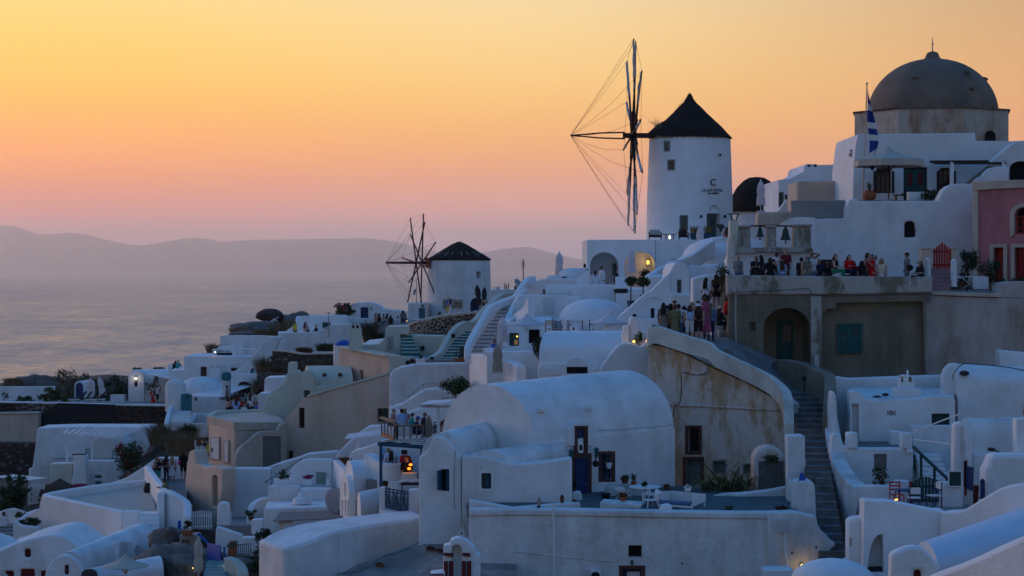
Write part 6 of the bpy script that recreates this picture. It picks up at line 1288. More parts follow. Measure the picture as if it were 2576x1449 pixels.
def picket(label,x0,x1,y0,y1,Y,n,mt=WOODW):
 g=T('picket_gate',label,'gate','white picket gates')
 for i in range(n):x=x0+(x1-x0)*i/n;w_=(x1-x0)/n*.55;s=(1-abs(2*i/(n-1)-1))*3;ob('picket',slab([(x,y1),(x,y0+2-s),(x+w_/2,y0-s),(x+w_,y0+2-s),(x+w_,y1)],Y,.03),mt,g)
 for y in (y0+(y1-y0)*.22,y0+(y1-y0)*.82):ob('rail',slab([(x0-2,y),(x1,y),(x1,y+3),(x0-2,y+3)],Y,.04,.031),mt,g)
 ob('post',slab([(x0-4,y1+4),(x0-4,y0-14),(x0-1.5,y0-14),(x0-1.5,y1+4)],Y,.1),mt,g);return g
picket('white picket gate at the foot of the beige arched wall',484,535,1286,1331,102,9);picket('small white picket gate beside the notice boards',494,520,1122,1172,116,6)
# vaults at the bottom left
H=T('vaulted_house','white domed house with maroon windows at the bottom left corner','house')
w=ob('front',slab(t('B',-60,1560,-60,1200,0,1190,60,1168,150,1125,260,1090,380,1060,470,1040,545,1032,620,1045,700,1085,780,1140,850,1195,870,1560),96.0,5),WHITE,H,bev=.5)
(x0,y0),(x1,y1)=t('B',243,1178,306,1264);win(H,w,x0,y0,x1,y1,96.0,.2,MAROON,GLASS,.06,2,2)
for a,b,c_ in ((45,135,1400),(205,345,1382),(408,470,1398)):(x0,y0),(x1,y1)=t('B',a,c_,b,1560);win(H,w,x0,y0,x1,y1,96.0,.2,MAROON,MAROON,.07,kind='door')
H=T('vaulted_house','white barrel vault with narrow maroon window behind the cream parasol','house')
ob('vault',vault((212,94,1440),(125,92),(412,102,1372),(330,104),1.15,5),WHITE,H,smooth=30);w=ob('front',slab(t('B',440,1560,455,1420,480,1350,520,1300,570,1262,630,1240,690,1250,750,1290,800,1340,830,1400,840,1560),91.8,.6),WHITE,H,bev=.12)
(x0,y0),(x1,y1)=t('B',646,1340,690,1438);win(H,w,x0,y0,x1,y1,91.8,.2,MAROON,MAROON,.05)
ob('back_roof',prism([(205,97,1382),(300,97,1360),(406,104,1358),(398,106,1342),(250,106,1372)],drop=3),WHITE,H,bev=.1);ob('post',slab([(392,1380),(393,1352),(406,1352),(406,1380)],99.5,.4),WHITE,H,bev=.05)
H=T('vaulted_house','low white vault with dark stone end under the cream parasol','house')
ob('vault',vault((235,88.2,1466),(205,88.6),(412,90,1440),(395,92),.62,5),WHITE,H,smooth=30);ob('stone_end',slab(archp(204,243,1480,1445,1432,8),87.9,.2),DMORT,H)
umb_open('open cream parasol at the bottom left',316,1398,1424,120,1475,86.5,CANVASC,WOODW,8,rot=.4);umb_open('furled tip of a cream parasol at the bottom left edge',6,1432,1449,30,1480,92,CANVASC,WOODW,6,rot=.1,struts=False)
dish('white satellite dish above the cream parasol',350,1391,93.5,.42,1.2,.35);dish('white satellite dish beside the dark rocks',392,1389,95,.42,1.2,.35)
for lb,x,y,Y,a,b,c_,s in (('dark lava rock outcrop below the blue gate',455,1420,93,1.9,1.5,1.0,31),('rough dark rock face under the picket gate',425,1370,97,1.0,1.0,.8,37),('pitted rock beside the blue steps',480,1438,91,1.0,.8,.8,41),('dark rock right of the blue steps',595,1440,90,1.0,.8,.7,44)):rock(lb,x,y,Y,a,b,c_,s,ROCKM,.4)
umb_closed('furled beige parasol beside the blue gate',499,1356,1460,88.5,CANVASC,.26,skirt=.5)
BG=T('gate','bright blue wooden gate and stair panel at the bottom left','gate');pbg=(523,91.5,555,90.2)
for i in range(5):x=521+i*6.6;ob('plank',slab([(x,1418),(x,1366+i*1.2),(x+6.2,1367+i*1.2),(x+6.2,1418)],pbg,.05),BLUEB_,BG)
ob('rail',slab([(495,1346),(500,1340),(524,1362),(522,1370)],92,.06),BLUEB_,BG);ob('post',slab([(562,1450),(562,1376),(566,1376),(566,1450)],89.5,.08),BLUEB_,BG)
ST_=T('steps','teal and white painted steps below the blue gate','steps');stairs(ST_,(505,84,1470),(572,84,1470),(520,90,1412),(566,90,1412),7,TEAL,WHITE3,.03,.07)
th=T('blue_bench','blue wooden bench frame by the white pillar','bench');ob('seat',bpx(438,1333,462,1338,98,.5),BLUEB_,th);ob('leg',bpx(444,1338,449,1350,98.1,.1),BLUEB_,th);ob('leg',bpx(454,1338,458,1350,98.1,.1),BLUEB_,th);ob('backrest',bpx(447,1310,455,1333,98.4,.06),BLUEB_,th)
H=T('stone_oven','grey cement outdoor oven niche under a terracotta planter','oven');w=ob('body',bpx(452,1346,497,1392,95.5,1),CONC_L,H,bev=.03);hole(H,w,[(458,1390),(458,1358),(478,1358),(478,1390)],95.5,.5,WHITE3,'niche')
pot('terracotta planter with wiry plant on the cement oven',472,1346,95.3,24,12,TERRA,'leaf',26,24,box=True);pot('square terracotta planter with dry shrub by the white stair',585,1398,90.5,20,19,TERRA,'leaf',26,22,box=True,pm=DRY)
lamp('small amber path light at the blue steps',567,1417,89,.05,LITY,1.5);lamp('tiny amber light among the dark rocks',485,1429,90,.035,LITY,.4);lamp('tiny white bulb on the railed terrace post',541,886,171,.06,LITW,2);lamp('tiny amber light at the cafe annex corner',1024,808,185,.07,LITY,2)
# ================================================================ restaurant and white court, centre left
H=T('white_house','white court house with sage shutter and fern planter below the beige wall','house')
w=ob('gable',slab(t('D',-80,900,-80,385,100,365,220,320,420,260,520,222,640,210,800,196,830,196,830,900),113.0,1),WHITE,H,bev=.08)
w=ob('front',slab(t('D',320,600,340,410,365,365,400,325,450,295,530,275,600,272,770,280,772,600),104.0,.6),WHITE2,H,bev=.08)
(x0,y0),(x1,y1)=t('D',608,400,708,522);ob('shutter',slab([(x0,y0),(x1,y0+2),(x1,y1),(x0,y1)],104.0,.06,-.05),PALEG,H)
for i in range(5):a=x0+2+i*4.8;ob('shutter_groove',slab([(a,y0+1),(a+.7,y0+1),(a+.7,y1-1),(a,y1-1)],104.0,.02,-.06),GREYG,H)
ob('side_wall',slab([(837,1240),(837,1157),(868,1187),(870,1240)],(837,104,870,99),.4),WHITE2,H,bev=.06);ob('side_wall_low',slab([(837,1300),(837,1238),(869,1238),(869,1300)],(837,104,869,99),.4),WHITE2,H,bev=.04)
hole(H,LAST[0],[(842,1243),(842,1215),(845,1217),(845,1243)],(837,104,869,99),.2,DARKIN,'window') if False else None
ob('planter_wall',prism([(675,101,1223),(754,101,1223),(754,103.8,1219),(685,103.8,1219)],drop=2.2),WHITE,H,bev=.05);ob('roof_wall',prism([(755,100.6,1229),(838,100.6,1229),(838,103.9,1224),(755,103.9,1224)],drop=2.2),WHITE,H,bev=.05)
ob('lower_roof',prism([(664,96.8,1280),(835,96.8,1274),(835,100.5,1258),(672,100.5,1262)],drop=1.8),WHITE,H,bev=.06);ob('knob',MB().lathe([(.5,0),(.45,.25),(.2,.35),(.18,.55),(.02,.6)],P(760,1266,98.5),12),WHITE,H,smooth=50)
ob('left_wall',slab([(545,1350),(547,1220),(556,1182),(600,1178),(640,1178),(680,1180),(685,1350)],108.0,.8),WHITE2,H,bev=.06);ob('stair_hood',pwall([(628,101.2,1312),(632,101.6,1275),(640,102,1262),(660,102.4,1252),(680,102.6,1250)],.35,1.6,3),WHITE2,H,bev=.06)
ob('low_wall',slab([(541,1378),(543,1328),(548,1325),(610,1346),(610,1400),(545,1400)],95.0,.4),WHITE2,H,bev=.06);ob('step_wall',slab([(606,1400),(608,1352),(640,1352),(642,1340),(664,1340),(664,1400)],94.0,.6),WHITE2,H,bev=.06);ob('pillar',slab([(632,1345),(632,1308),(662,1306),(662,1345)],95.2,.5),WHITE2,H,bev=.05)
ob('stair_wing',slab([(545,1325),(547,1270),(556,1262),(575,1266),(580,1300),(578,1325)],100.0,.5),WHITE2,H,bev=.1);ob('court_floor',prism([(545,100,1322),(640,100,1322),(650,108,1300),(545,108,1300)],drop=.6),FLOORM,H)
th=T('handrail','thin dark handrail climbing beside the fern planter','railing');ob('rail',MB().tube([P(*t('D',x,y)[0],106) for x,y in ((85,505),(280,390),(462,272))],.03,6),WOODG,th);ob('post',MB().tube([P(*t('D',112,492)[0],106),P(*t('D',112,520)[0],106)],.025,5),WOODG,th)
pot('white trough with big hanging fern below the handrail',712,1219,102.2,44,14,WHITEP,'leaf',38,26,box=True,pm=LEAF2);pot('white flower stand with magenta geraniums',774,1219,103.0,22,14,WHITEP,'leaf',28,12,box=True,pm=FLOWER);pot('green potted plant in the white stair hood',632,1309,100.8,16,9,TERRAD,'leaf',32,24,pm=LEAF2)
AC=T('air_conditioner','grey white air conditioner beside the sage shutter','air conditioner');ob('case',bpx(820,1202,835,1226,102.8,.4),GREYP,AC);ob('grille',bpx(821,1205,829,1222,102.78,.03),WHITEP,AC)
dish('large grey white satellite dish on the court roof',848,1262,94.0,.72,.75,.42)
PG=T('plank_roof','weathered grey plank shelter roof on white posts','shelter')
for i in range(9):ob('plank',MB().bar(P(688+i*2,1310-i*2.4,91.5+i*.42),P(858+i*2,1303-i*2.2,91.5+i*.42),.36,.05),WOODG,PG)
ob('post',MB().bar(P(708,1318,92.2),P(709,1345,92.2),.14),WOODW,PG);ob('beam',MB().bar(P(700,1316,92.0),P(735,1314,92.0),.12),WOODW,PG)
for lb,px,py,wp,hp,mt in (('tall dark oleander below the plank roof',668,1352,46,60,LEAF),('dark shrub left of the long white wall',655,1400,56,60,LEAF),('spiky dark plant at the bottom left of the white wall',640,1425,50,30,AGAVE),('green vine by the satellite dish',862,1290,16,20,LEAF2),('bright green plant on the plank roof edge',850,1299,30,8,LEAF2)):bush(lb,px,py,89 if px<700 else 93,wp,hp,mt,700 if hp>25 else 160,.09,stem_to=py+hp*.62)
th=T('iron_fence','thin black iron fence beside the terracotta planter','fence')
for i in range(7):ob('bar',MB().tube([P(600+i*5,1398,91.5),P(600+i*5,1370,91.5)],.014,4),BLACK,th)
ob('rail',MB().tube([P(598,1370,91.5),P(632,1368,91.5)],.018,4),BLACK,th);ob('rail',MB().tube([P(598,1396,91.5),P(632,1394,91.5)],.018,4),BLACK,th)
H=T('white_wall','rounded cream white garden wall above the dark rocks','wall');ob('wall',pwall([(572,87.5,1400),(590,87.2,1406),(608,86.8,1424),(612,86.4,1445)],.5,2,4),CREAM,H,bev=.1)
H=T('vaulted_house','small white barrel vaulted room with tall glazed end below the restaurant','house')
ob('vault',vault((890,90.2,1215),(868,93.2),(945,91.2,1212),(925,94.5),.9,3.2),WHITE2,H,smooth=30);pe_=(867,93.0,891,90.0)
w=ob('end_wall',slab([(867,1302),(868,1225),(872,1204),(878,1194),(884,1196),(889,1212),(892,1240),(892,1302)],pe_,.3,-.25),WHITE2,H,bev=.04)
for a in (872,880,887):hole(H,w,[(a-2,1298),(a-2,1258),(a+2,1259),(a+2,1299)],(867,92.72,891,89.72),.15,GREYG,'window')
hole(H,w,[(877,1248),(877,1215),(881,1215),(881,1249)],(867,92.72,891,89.72),.15,GREYG,'window')
ob('lower_vault',vault((908,86.4,1290),(898,88.5),(957,87.2,1280),(945,89.5),.8,2),WHITE2,H,smooth=30)
H=T('white_house','white restaurant terraces with curved parapets below the blue pergola','house')
ob('curved_wall',slab(t('D',935,700,938,250,950,215,1000,190,1100,160,1230,118,1260,118,1260,700),98.0,1),WHITE2,H,bev=.1);w=LAST[0];hole(H,w,archp(881,886,1190,1162,1153,6),98.0,.3,DARKIN,'arch')
ob('back_slope',slab(t('D',800,260,830,200,950,80,1060,-10,1140,-60,1340,-70,1350,260),104.0,.8),WHITE,H,bev=.1)
ob('parapet',pwall([(922,91.5,1140),(935,91.2,1146),(955,90.5,1160),(975,90,1166),(1000,89.8,1166),(1030,90,1160)],.3,2.6,4),WHITE2,H,bev=.06);ob('parapet_left',slab([(921,1260),(921,1140),(936,1147),(945,1260)],(921,92,945,90.6),.4),WHITE2,H,bev=.06)
ob('dining_floor',prism([(922,90.4,1208),(1060,90.4,1208),(1060,97,1172),(922,97,1172)],drop=3.5),FLOORM,H);ob('stub_wall',pwall([(990,84.5,1210),(1005,85,1219),(1030,85.4,1212),(1052,85.8,1204)],.35,1.2,3),WHITE2,H,bev=.06);ob('service_floor',prism([(955,80.9,1249),(1056,80.9,1249),(1056,90,1226),(955,90,1226)],drop=1.5),FLOORM,H)
ob('deck_floor',prism([(960,93.5,1118),(1125,93.5,1118),(1125,101,1104),(960,101,1104)],drop=2.0),WHITE2,H);ob('back_wall',slab(t('C',1335,1560,1340,1200,1360,1180,1400,1230,1500,1260,1700,1200,1900,1170,2010,1150,2010,1560),102.5,.6),WHITE2,H,bev=.08)
s_=T('ragged_awning','ragged white straw awning beside the restaurant','awning');m=MB()
for i in range(20):ob('reed',MB().bar(P(868+i*.4,1104-i*.6,99+i*.16),P(958+(i%3),1094-i*.7,100.5+i*.1),.1,.03),CANVAS,s_)
ob('post',MB().bar(P(900,1112,100),P(900,1135,100),.15),WHITE2,s_)
# wooden rail of the upper deck
RL=T('deck_railing','brown wooden deck railing with side tables in front of the diners','railing');pr=[(960,97.5,1050),(992,94.2,1062),(1000,93.8,1072),(1064,94.4,1070)]
for (a,b) in zip(pr[:-1],pr[1:]):
 A,B_=P(a[0],a[2],a[1]),P(b[0],b[2],b[1]);ob('top_rail',MB().bar(A,B_,.28,.06),WOOD,RL);ob('bottom_rail',MB().bar(A-Vector((0,0,.85)),B_-Vector((0,0,.85)),.06,.2),WOOD,RL)
 for k in range(5):p=A.lerp(B_,k/4);ob('baluster',MB().bar(p,p-Vector((0,0,.95)),.07),WOODG,RL)
 # tables on deck with glasses
for lb,x,y,Y in (('white clothed table at the wooden rail',1012,1112,95.2),('white clothed table behind the elderly man',1050,1106,97.5),('white clothed table under the slatted canopy',1090,1104,98.0)):table(lb,x,y,Y,.45,.74,WHITEP,CANVAS,group='restaurant tables')
for lb,x in (('left wine glass on the rail table',1010),('middle wine glass on the rail table',1014),('right wine glass on the rail table',1018)):
 th=T('wine_glass',lb,'glass','wine glasses');q=P(x,1071,94.6);ob('bowl',MB().lathe([(.012,.08),(.04,.12),(.045,.17),(.038,.22)],q,8),GREYP,th);ob('stem',MB().tube([q,q+Vector((0,0,.09))],.008,4),GREYP,th);ob('foot',MB().lathe([(.04,0),(.04,.008)],q,8),GREYP,th)
for lb,x,y,Y,r_ in (('black wire chair under the canopy',1105,1106,97.2,.5),('black wire chair behind the white canopy post',1117,1106,96.5,-.4)):chair(lb,x,y,Y,r_,BLACK,None,False,.9,'wire chairs')
umb_closed('small furled grey parasol beside the seated elderly man',1078,1048,1112,95.8,CANVAST,.22,skirt=.4)
# blue pergola
PG=T('pergola','deep blue wooden pergola with chequered canvas panels','pergola');zf=lambda x,y,Y:P(x,y,Y)
c00,c10,c01,c11=P(953,1117,84.5),P(1086,1126,84.5),P(1000,1112,90.5),P(1150,1104,90.5)
ob('beam',MB().bar(c00,c10,.14,.16),PETROL,PG);ob('beam',MB().bar(c01,c11,.14,.16),PETROL,PG);ob('beam',MB().bar(c00,c01,.12,.14),PETROL,PG);ob('beam',MB().bar(c10,c11,.12,.14),PETROL,PG)
for i in range(7):
 for j in range(4):
  a=c00.lerp(c10,i/7).lerp(c01.lerp(c11,i/7),j/4);b=c00.lerp(c10,(i+1)/7).lerp(c01.lerp(c11,(i+1)/7),j/4);c_=c00.lerp(c10,(i+1)/7).lerp(c01.lerp(c11,(i+1)/7),(j+1)/4);d=c00.lerp(c10,i/7).lerp(c01.lerp(c11,i/7),(j+1)/4)
  ob('canopy_panel',MB().extr([v+Vector((0,0,.1+.02*((i+j)%2))) for v in (a,b,c_,d)],(0,0,.02)),PETROL if (i+j)%2 else PALEG,PG)
ob('post',MB().bar(P(958,1120,84.6),P(958.5,1226,84.6),.13),PETROL,PG);ob('post',MB().bar(P(1061,1128,84.6),P(1061,1150,84.6),.12),PETROL,PG)
table('white clothed table among the lower diners',996,1200,92.6,.4,.74,WHITEP,CANVAS,group='restaurant tables')
for lb,x,y in (('upper orange glowing glass lamp beside the waiter',1033,1169),('lower orange glowing glass lamp beside the waiter',1029,1179)):
 th=T('glass_lamp',lb,'lamp','orange lamps by the waiter');q=P(x,y,86.8);ob('bowl',MB().ball(q,(.085,.085,.06),10,6),LITO,th,smooth=True);ob('stand',MB().tube([q-Vector((0,0,.05)),q+Vector((.04,0,-.3)),q+Vector((0,0,-.75))],.012,5),METAL,th);l=point(q+Vector((0,-.15,.05)),(1,.35,.06),.9,.06);l.parent=th
table('small white service table by the waiter',1030,1222,86.6,.3,.55,WHITEP,CANVAS,group='restaurant tables');pot('small dark pot of herbs on the white pier',969,1226,84.0,15,9,TERRAD,'leaf',16,6)
bb=T('barbecue','black barbecue grill behind the blue railing','barbecue');q=P(1035,1243,82);ob('grill',MB().box(q+Vector((0,0,.45)),(.9,.5,.08)),BLACK,bb);ob('lid',MB().box(q+Vector((-.35,0,.55)),(.5,.5,.05),ry=-.2),GREYP,bb)
for a in (-1,1):ob('leg',MB().bar(q+Vector((a*.4,0,.45)),q+Vector((a*.4,0,0)),.05),BLACK,bb)
# ================================================================ white foreground house
H=T('white_house','large white foreground house with blue shutters and long sloping parapet wall','house')
w=ob('sloping_wall',pwall([(681,74.3,1369),(712,74.6,1360),(750,75.2,1342),(790,75.8,1329),(850,76.6,1318),(950,78,1303),(1056,78.6,1292)],2.5,6,2),WHITE,H,bev=.12)
ob('joint',MB().tube([P(852,1336,74.95),P(852.5,1460,74.95)],.02,4),WHITE3,H)
w=ob('front_left',slab(t('D',1640,1600,1640,290,1648,250,1690,225,1730,180,1755,120,1775,70,1800,48,1870,48,1920,80,1960,110,2000,170,2030,215,2070,245,2072,1600),75.0,.8),WHITE,H,bev=.07)
(x0,y0),(x1,y1)=t('D',1858,378,1955,598);hole(H,w,[(x0,y0),(x1,y0),(x1,y1),(x0,y1)],75.0,.25,DARKIN,'window');ob('surround',ring(MB(),x0-6,y0-8,x1+4,y1+7,75.0,.1,-.02,.03),WHITE2,H)
(x0,y0),(x1,y1)=t('D',1828,380,1862,588);ob('shutter',slab([(x0,y0+3),(x1,y0),(x1,y1-2),(x0,y1)],(x0,74.65,x1,75.0),.05,-.03),PETROL,H);(x0,y0),(x1,y1)=t('D',1912,388,1953,598);ob('shutter',slab([(x0,y0),(x1,y0),(x1,y1),(x0,y1)],75.0,.05,.08),PETROL,H)
w=ob('front_right',slab(t('D',2072,1600,2072,247,2120,243,2210,240,2290,248,2370,268,2450,292,2530,312,2576,322,2700,318,2900,300,3180,262,3182,1600),74.8,.8),WHITE,H,bev=.07)
(x0,y0),(x1,y1)=t('D',2268,415,2366,575);win(H,w,x0,y0,x1,y1,74.8,.25,PETROL,GLASS,.05,2,1);ob('shutter',slab(t('D',2308,432,2350,430,2350,568,2308,570),74.8,.04,.1),PETROL,H);ob('surround',ring(MB(),x0-6,y0-6,x1+6,y1+5,74.8,.09,-.02,.03),WHITE2,H)
ob('vault_left',vault((1161,75.4,1149),(1060,75.4),(1330,81,1100),(1240,81.5),.95,2),WHITE3,H,smooth=30);ob('vault_right',vault((1280,75.2,1168),(1165,75.2),(1430,77.2,1148),(1345,78),.55,2),WHITE3,H,smooth=30)
ob('chimney',slab(t('D',1752,130,1756,70,1775,50,1915,48,1925,90,1930,130),76.0,.9),WHITE,H,bev=.06);ob('chimney_slab',MB().bar(P(*t('D',1785,22)[0],76.4),P(*t('D',1900,18)[0],76.4),.6,.05),GREYP,H)
for a in (1800,1840,1885):ob('slab_leg',MB().box(P(*t('D',a,36)[0],76.4),(.1,.3,.26)),TERRAD,H)
ob('low_arch',MB().tube([P(x,y,74.75) for x,y in crom(t('D',2105,560,2115,800,2135,870,2180,905,2260,925,2400,920,2500,905,2520,960,2500,1000),4)],.045,5),WHITE,H)
ob('pier',slab([(954,1310),(954,1228),(969,1226),(970,1310)],80.2,.5),WHITE,H,bev=.04);ob('pier',slab([(1028,1305),(1028,1233),(1054,1231),(1054,1305)],79.6,.6),WHITE,H,bev=.04)
ob('pier_base',slab([(954,1330),(954,1280),(1000,1290),(1054,1302),(1054,1330)],79.9,.6),WHITE,H,bev=.04)
BR=T('balcony_railing','dark blue railing with crossed diagonal bars between white piers','railing');pbr=(970,80.2,1028,79.4)
f=lambda u,v:Qp(970.5+56*u,1229+8*u+48*v,pbr)
for v in (.0,.14,.95):ob('rail',MB().bar(f(0,v),f(1,v),.05),PETROL,BR)
for u in (.0,.16,.34,.5,.67,.84,1.0):ob('baluster',MB().bar(f(u,0),f(u,.97),.045),PETROL,BR)
for u in (0,.34,.67):
 for s in (0,1):ob('diagonal',MB().bar(f(u+(.16 if s else 0),.16),f(u+(.30 if not s else .02),.93),.035),PETROL,BR)
cable('thin pipe running down the sloping white wall',[(1048,76.7,1303),(1035,76.7,1318),(1015,76.5,1340),(985,76.3,1353),(966,76.1,1352),(961,76.0,1360),(961,76.0,1396)],.02,WHITE3,'pipe');cable('dark pipe along the foot of the sloping wall',[(1035,74.6,1378),(1000,74.4,1390),(960,74.3,1402),(920,74.1,1430),(885,73.9,1441),(862,73.8,1440)],.03,STEPM,'pipe');cable('grey cable down the white house corner',[(1146,74.7,1132),(1143,74.7,1180),(1143,74.7,1260),(1144,74.7,1280)],.014,STEPM);cable('thin cable on the white house wall beside the small window',[(1161,74.5,1150),(1161,74.5,1290),(1172,74.5,1335),(1180,74.5,1350)],.012,STEPM)
tag(ob('yard',prism([(845,66,1470),(1300,66,1500),(1300,75,1372),(1056,75.5,1362),(850,75.5,1440)],drop=3),mat('patched cement yard',(.27,.25,.23),.93,.3,.6,.3,10,(.12,.11,.10),.7,.4,lump=.04,col2=(.38,.35,.32),c2amt=.45)),'patched cement yard at the foot of the white walls','yard',kind='structure')
for lb,px,py,Y,wp,hp,mt in (('dry tuft on the cement yard',955,1420,69,26,12,DRYR),('small dry weed by the white house wall',1083,1378,73.8,26,10,DRYR),('dark dry weed beside the red belfry',1106,1384,73.2,22,8,DRYR)):scrub(lb,px,py+hp/2,Y,wp,hp,mt,120,.015)
# belfry, bottom
B=T('belfry','white belfry with dark red columns and cross at the bottom','belfry');Yb2=69.0
w=ob('body',slab(t('D',1880,1560,1885,1160,1900,1140,1945,1140,1960,1090,2010,1070,2060,1068,2120,1095,2165,1140,2200,1160,2215,1230,2255,1240,2258,1560),Yb2,.7),WHITE2,B,bev=.04);hole(B,w,archp(1136,1162,1460,1383,1371,10),Yb2,.45,WHITE2,'niche')
for a,b in ((1887,1988),(2078,2155)):(x0,y0),(x1,y1)=t('D',a,1214,b,1240);ob('lintel',slab([(x0,y0),(x1,y0+1),(x1,y1+3),(x0,y1)],Yb2,.15,-.12),MAROON,B)
for a in (1908,1965,2090,2145):x=644+a/4;ob('column',MB().tube([P(x,1460,Yb2-.1),P(x,1417,Yb2-.1)],.075,8),MAROON,B);ob('capital',slab([(x-5,1416.5),(x-5,1412),(x+5,1412),(x+5,1416.5),(x+3,1420),(x-3,1420)],Yb2-.1,.2,-.1),MAROON,B)
(cx_,cy_),=t('D',2070,1020);ob('cross',MB().bar(P(cx_,1352,Yb2+.2),P(cx_,1331,Yb2+.2),.07).bar(P(cx_-7,1341,Yb2+.2),P(cx_+7,1341,Yb2+.2),.07),WHITE3,B);ob('base_step',slab(t('D',1750,1560,1750,1428,1900,1410,1900,1560),Yb2-.4,.8),WHITE2,B,bev=.03);ob('base_trim',slab(t('D',1750,1444,1750,1432,1890,1432,1890,1444),Yb2-.5,.1),MAROON,B)
# ================================================================ big vault and its terrace
H=T('vaulted_house','biggest white barrel vaulted house with blue door framed in red stone','house')
n1,f1,n2,f2=(1345,77.0,1118),(1113,80.5),(1694,81.0,1074),(1456,84.5)
ob('vault',vault(n1,f1,n2,f2,2.32,1.5,22),WHITE,H,smooth=30);pv_=(1345,77.0,1694,81.0)
w=ob('front_wall',slab([(1345,1300),(1345,1116),(1400,1108),(1500,1094),(1600,1084),(1694,1076),(1696,1300)],pv_,.6,-.12),WHITE,H,bev=.05);pv=(1345,76.88,1694,80.88)
ob('door_hood',slab(t('E',550,1600,552,1420,590,1380,660,1345,720,1340,780,1370,800,1420,800,1600),pv,.5,-.1),WHITE,H,bev=.08);wh=LAST[0]
ob('ridge_line',MB().tube([Qp(x,y,pv_,-.16) for x,y in ((1500,1080.5),(1560,1079),(1600,1074),(1650,1070),(1690,1066))],.03,5),WHITE3,H)
(x0,y0),(x1,y1)=t('F',650,-40,738,195);pvh=(1345,76.78,1694,80.78);win(H,wh,x0,y0,x1,y1,pvh,.06,REDST,BLUE,.05,sur=REDST,sw=.09)
(x0,y0),(x1,y1)=t('F',628,258,755,722);win(H,None,x0,y0,x1,y1,(1345,76.72,1694,80.72),.05,BLUE,BLUE,.06,kind='door',sur=REDST,sw=.17,label='dark blue plank door')
(x0,y0),(x1,y1)=t('F',898,225,1002,470);win(H,w,x0,y0,x1,y1,pv,.085,BLUE,GLASS,.05,2,2,sur=REDST,sw=.13)
for a,b in ((790,1200),(300,1230)):ob('waterspout',MB().box(P(*t('E',a,b)[0],78.6 if a>500 else 77.6),(.28,.5,.12)),WHITE,H)
for lb,x,y in (('green wall lantern left of the blue door',598,215),('green wall lantern between blue door and window',850,195)):
 th=T('wall_lantern',lb,'lantern','green wall lanterns');q=P(*t('F',x,y)[0],77.3 if x<700 else 78.2);ob('housing',MB().lathe([(.03,-.26),(.08,-.2),(.08,.05),(.12,.08),(.03,.16)],q,8),TEALD,th);ob('bracket',MB().bar(q+Vector((0,0,.1)),q+Vector((0,.5,.12)),.04),TEALD,th)
th=T('hurricane_lantern','white hurricane lantern on the red stone ledge over the blue door','lantern');q=P(*t('F',693,208)[0],77.3);ob('glass',MB().lathe([(.06,.1),(.075,.2),(.05,.32)],q,10),BLACK,th);ob('frame',MB().lathe([(.1,0),(.1,.09),(.05,.1)],q,10).lathe([(.06,.33),(.06,.4),(.02,.44)],q,10).tube([q+Vector((-.1,0,.08)),q+Vector((-.1,0,.38))],.012,4).tube([q+Vector((.1,0,.08)),q+Vector((.1,0,.38))],.012,4),WHITEP,th)
th=T('wall_ornament','dark hanging ornament beside the blue door','ornament');q=P(*t('F',842,320)[0],78.0);ob('ring',MB().lathe([(.11,-.05),(.14,0),(.1,.07)],(0,0,0),12),BLACK,th);LAST[0].location=q;LAST[0].rotation_euler=(R(90),0,0);ob('chain',MB().tube([q,q+Vector((0,0,.3))],.03,5),BLACK,th)
th=T('hanging_pot','white hanging flower pot in front of the red framed window','plant pot');q=P(*t('F',975,330)[0],78.2);ob('pot',MB().lathe([(.08,-.15),(.14,.08),(.13,.08)],q,12),WHITEP,th);ob('cord',MB().tube([q+Vector((-.1,0,.08)),q+Vector((-.02,0,.62))],.008,4).tube([q+Vector((.1,0,.08)),q+Vector((-.02,0,.62))],.008,4),ROPE,th);ob('plant',leafmesh(60,q+Vector((0,0,.15)),.22,.05,5,sd()),LEAF3,th)
H=T('terrace_house','long white retaining wall house front with stains under the vault terrace','house')
w=ob('wall',slab([(1179,1560),(1180,1282),(1300,1281),(1460,1283),(1660,1287),(1900,1290),(1932,1290),(2000,1288),(2004,1370),(2020,1420),(2000,1560)],71.5,.7),WHITE3,H,bev=.06)
(x0,y0),(x1,y1)=t('F',1172,1142,1308,1264);hole(H,w,[(x0,y0),(x1,y0),(x1,y1),(x0,y1)],71.5,.4,DARKIN,'window');(x0,y0),(x1,y1)=t('F',1112,1378,1305,1560);win(H,w,x0,y0,x1,y1,71.5,.2,BLUE,BLUE,.06,kind='door',sur=REDST,sw=.13);ob('door_light',slab(t('F',1160,1415,1292,1412,1292,1470,1160,1470),71.5,.03,.16),PAPER,H)
ob('terrace_floor',prism([(1181,72.1,1281),(1345,72.1,1281),(1700,72.1,1282),(2005,72.1,1286),(2005,84,1215),(1700,81,1222),(1440,78,1235),(1180,75,1262)],drop=1.0),mat('dark slate terrace',(.10,.125,.13),.85,.25,1.5,.3,12),H)
ob('rim',pwall([(1181,71.66,1281),(1300,71.66,1279),(1460,71.66,1281),(1660,71.66,1285),(1932,71.66,1288)],.44,.25,2),WHITE3,H,bev=.06)
ob('bench_wall',slab([(1181,1300),(1181,1258),(1290,1278),(1440,1265),(1460,1266),(1461,1300)],72.6,.5),WHITE3,H,bev=.04);ob('door_bench',slab(t('F',605,800,605,610,640,600,690,605,705,640,712,800),75.6,.5),WHITE3,H,bev=.06);ob('wall_bench',slab(t('F',945,760,945,560,980,540,1200,540,1260,515,1320,545,1395,550,1400,760),77.2,.6),WHITE3,H,bev=.06)
ob('pot_bench',slab(t('F',1620,740,1620,600,1900,600,1900,740),80.0,.5),WHITE3,H,bev=.05);ob('curved_wall',pwall([(1776,78.0,1254),(1790,77.6,1249),(1805,77.4,1243),(1825,77.3,1240),(1870,77.4,1238),(1932,77.8,1231),(1985,78,1221)],.35,1.2,3),WHITE3,H,bev=.06)
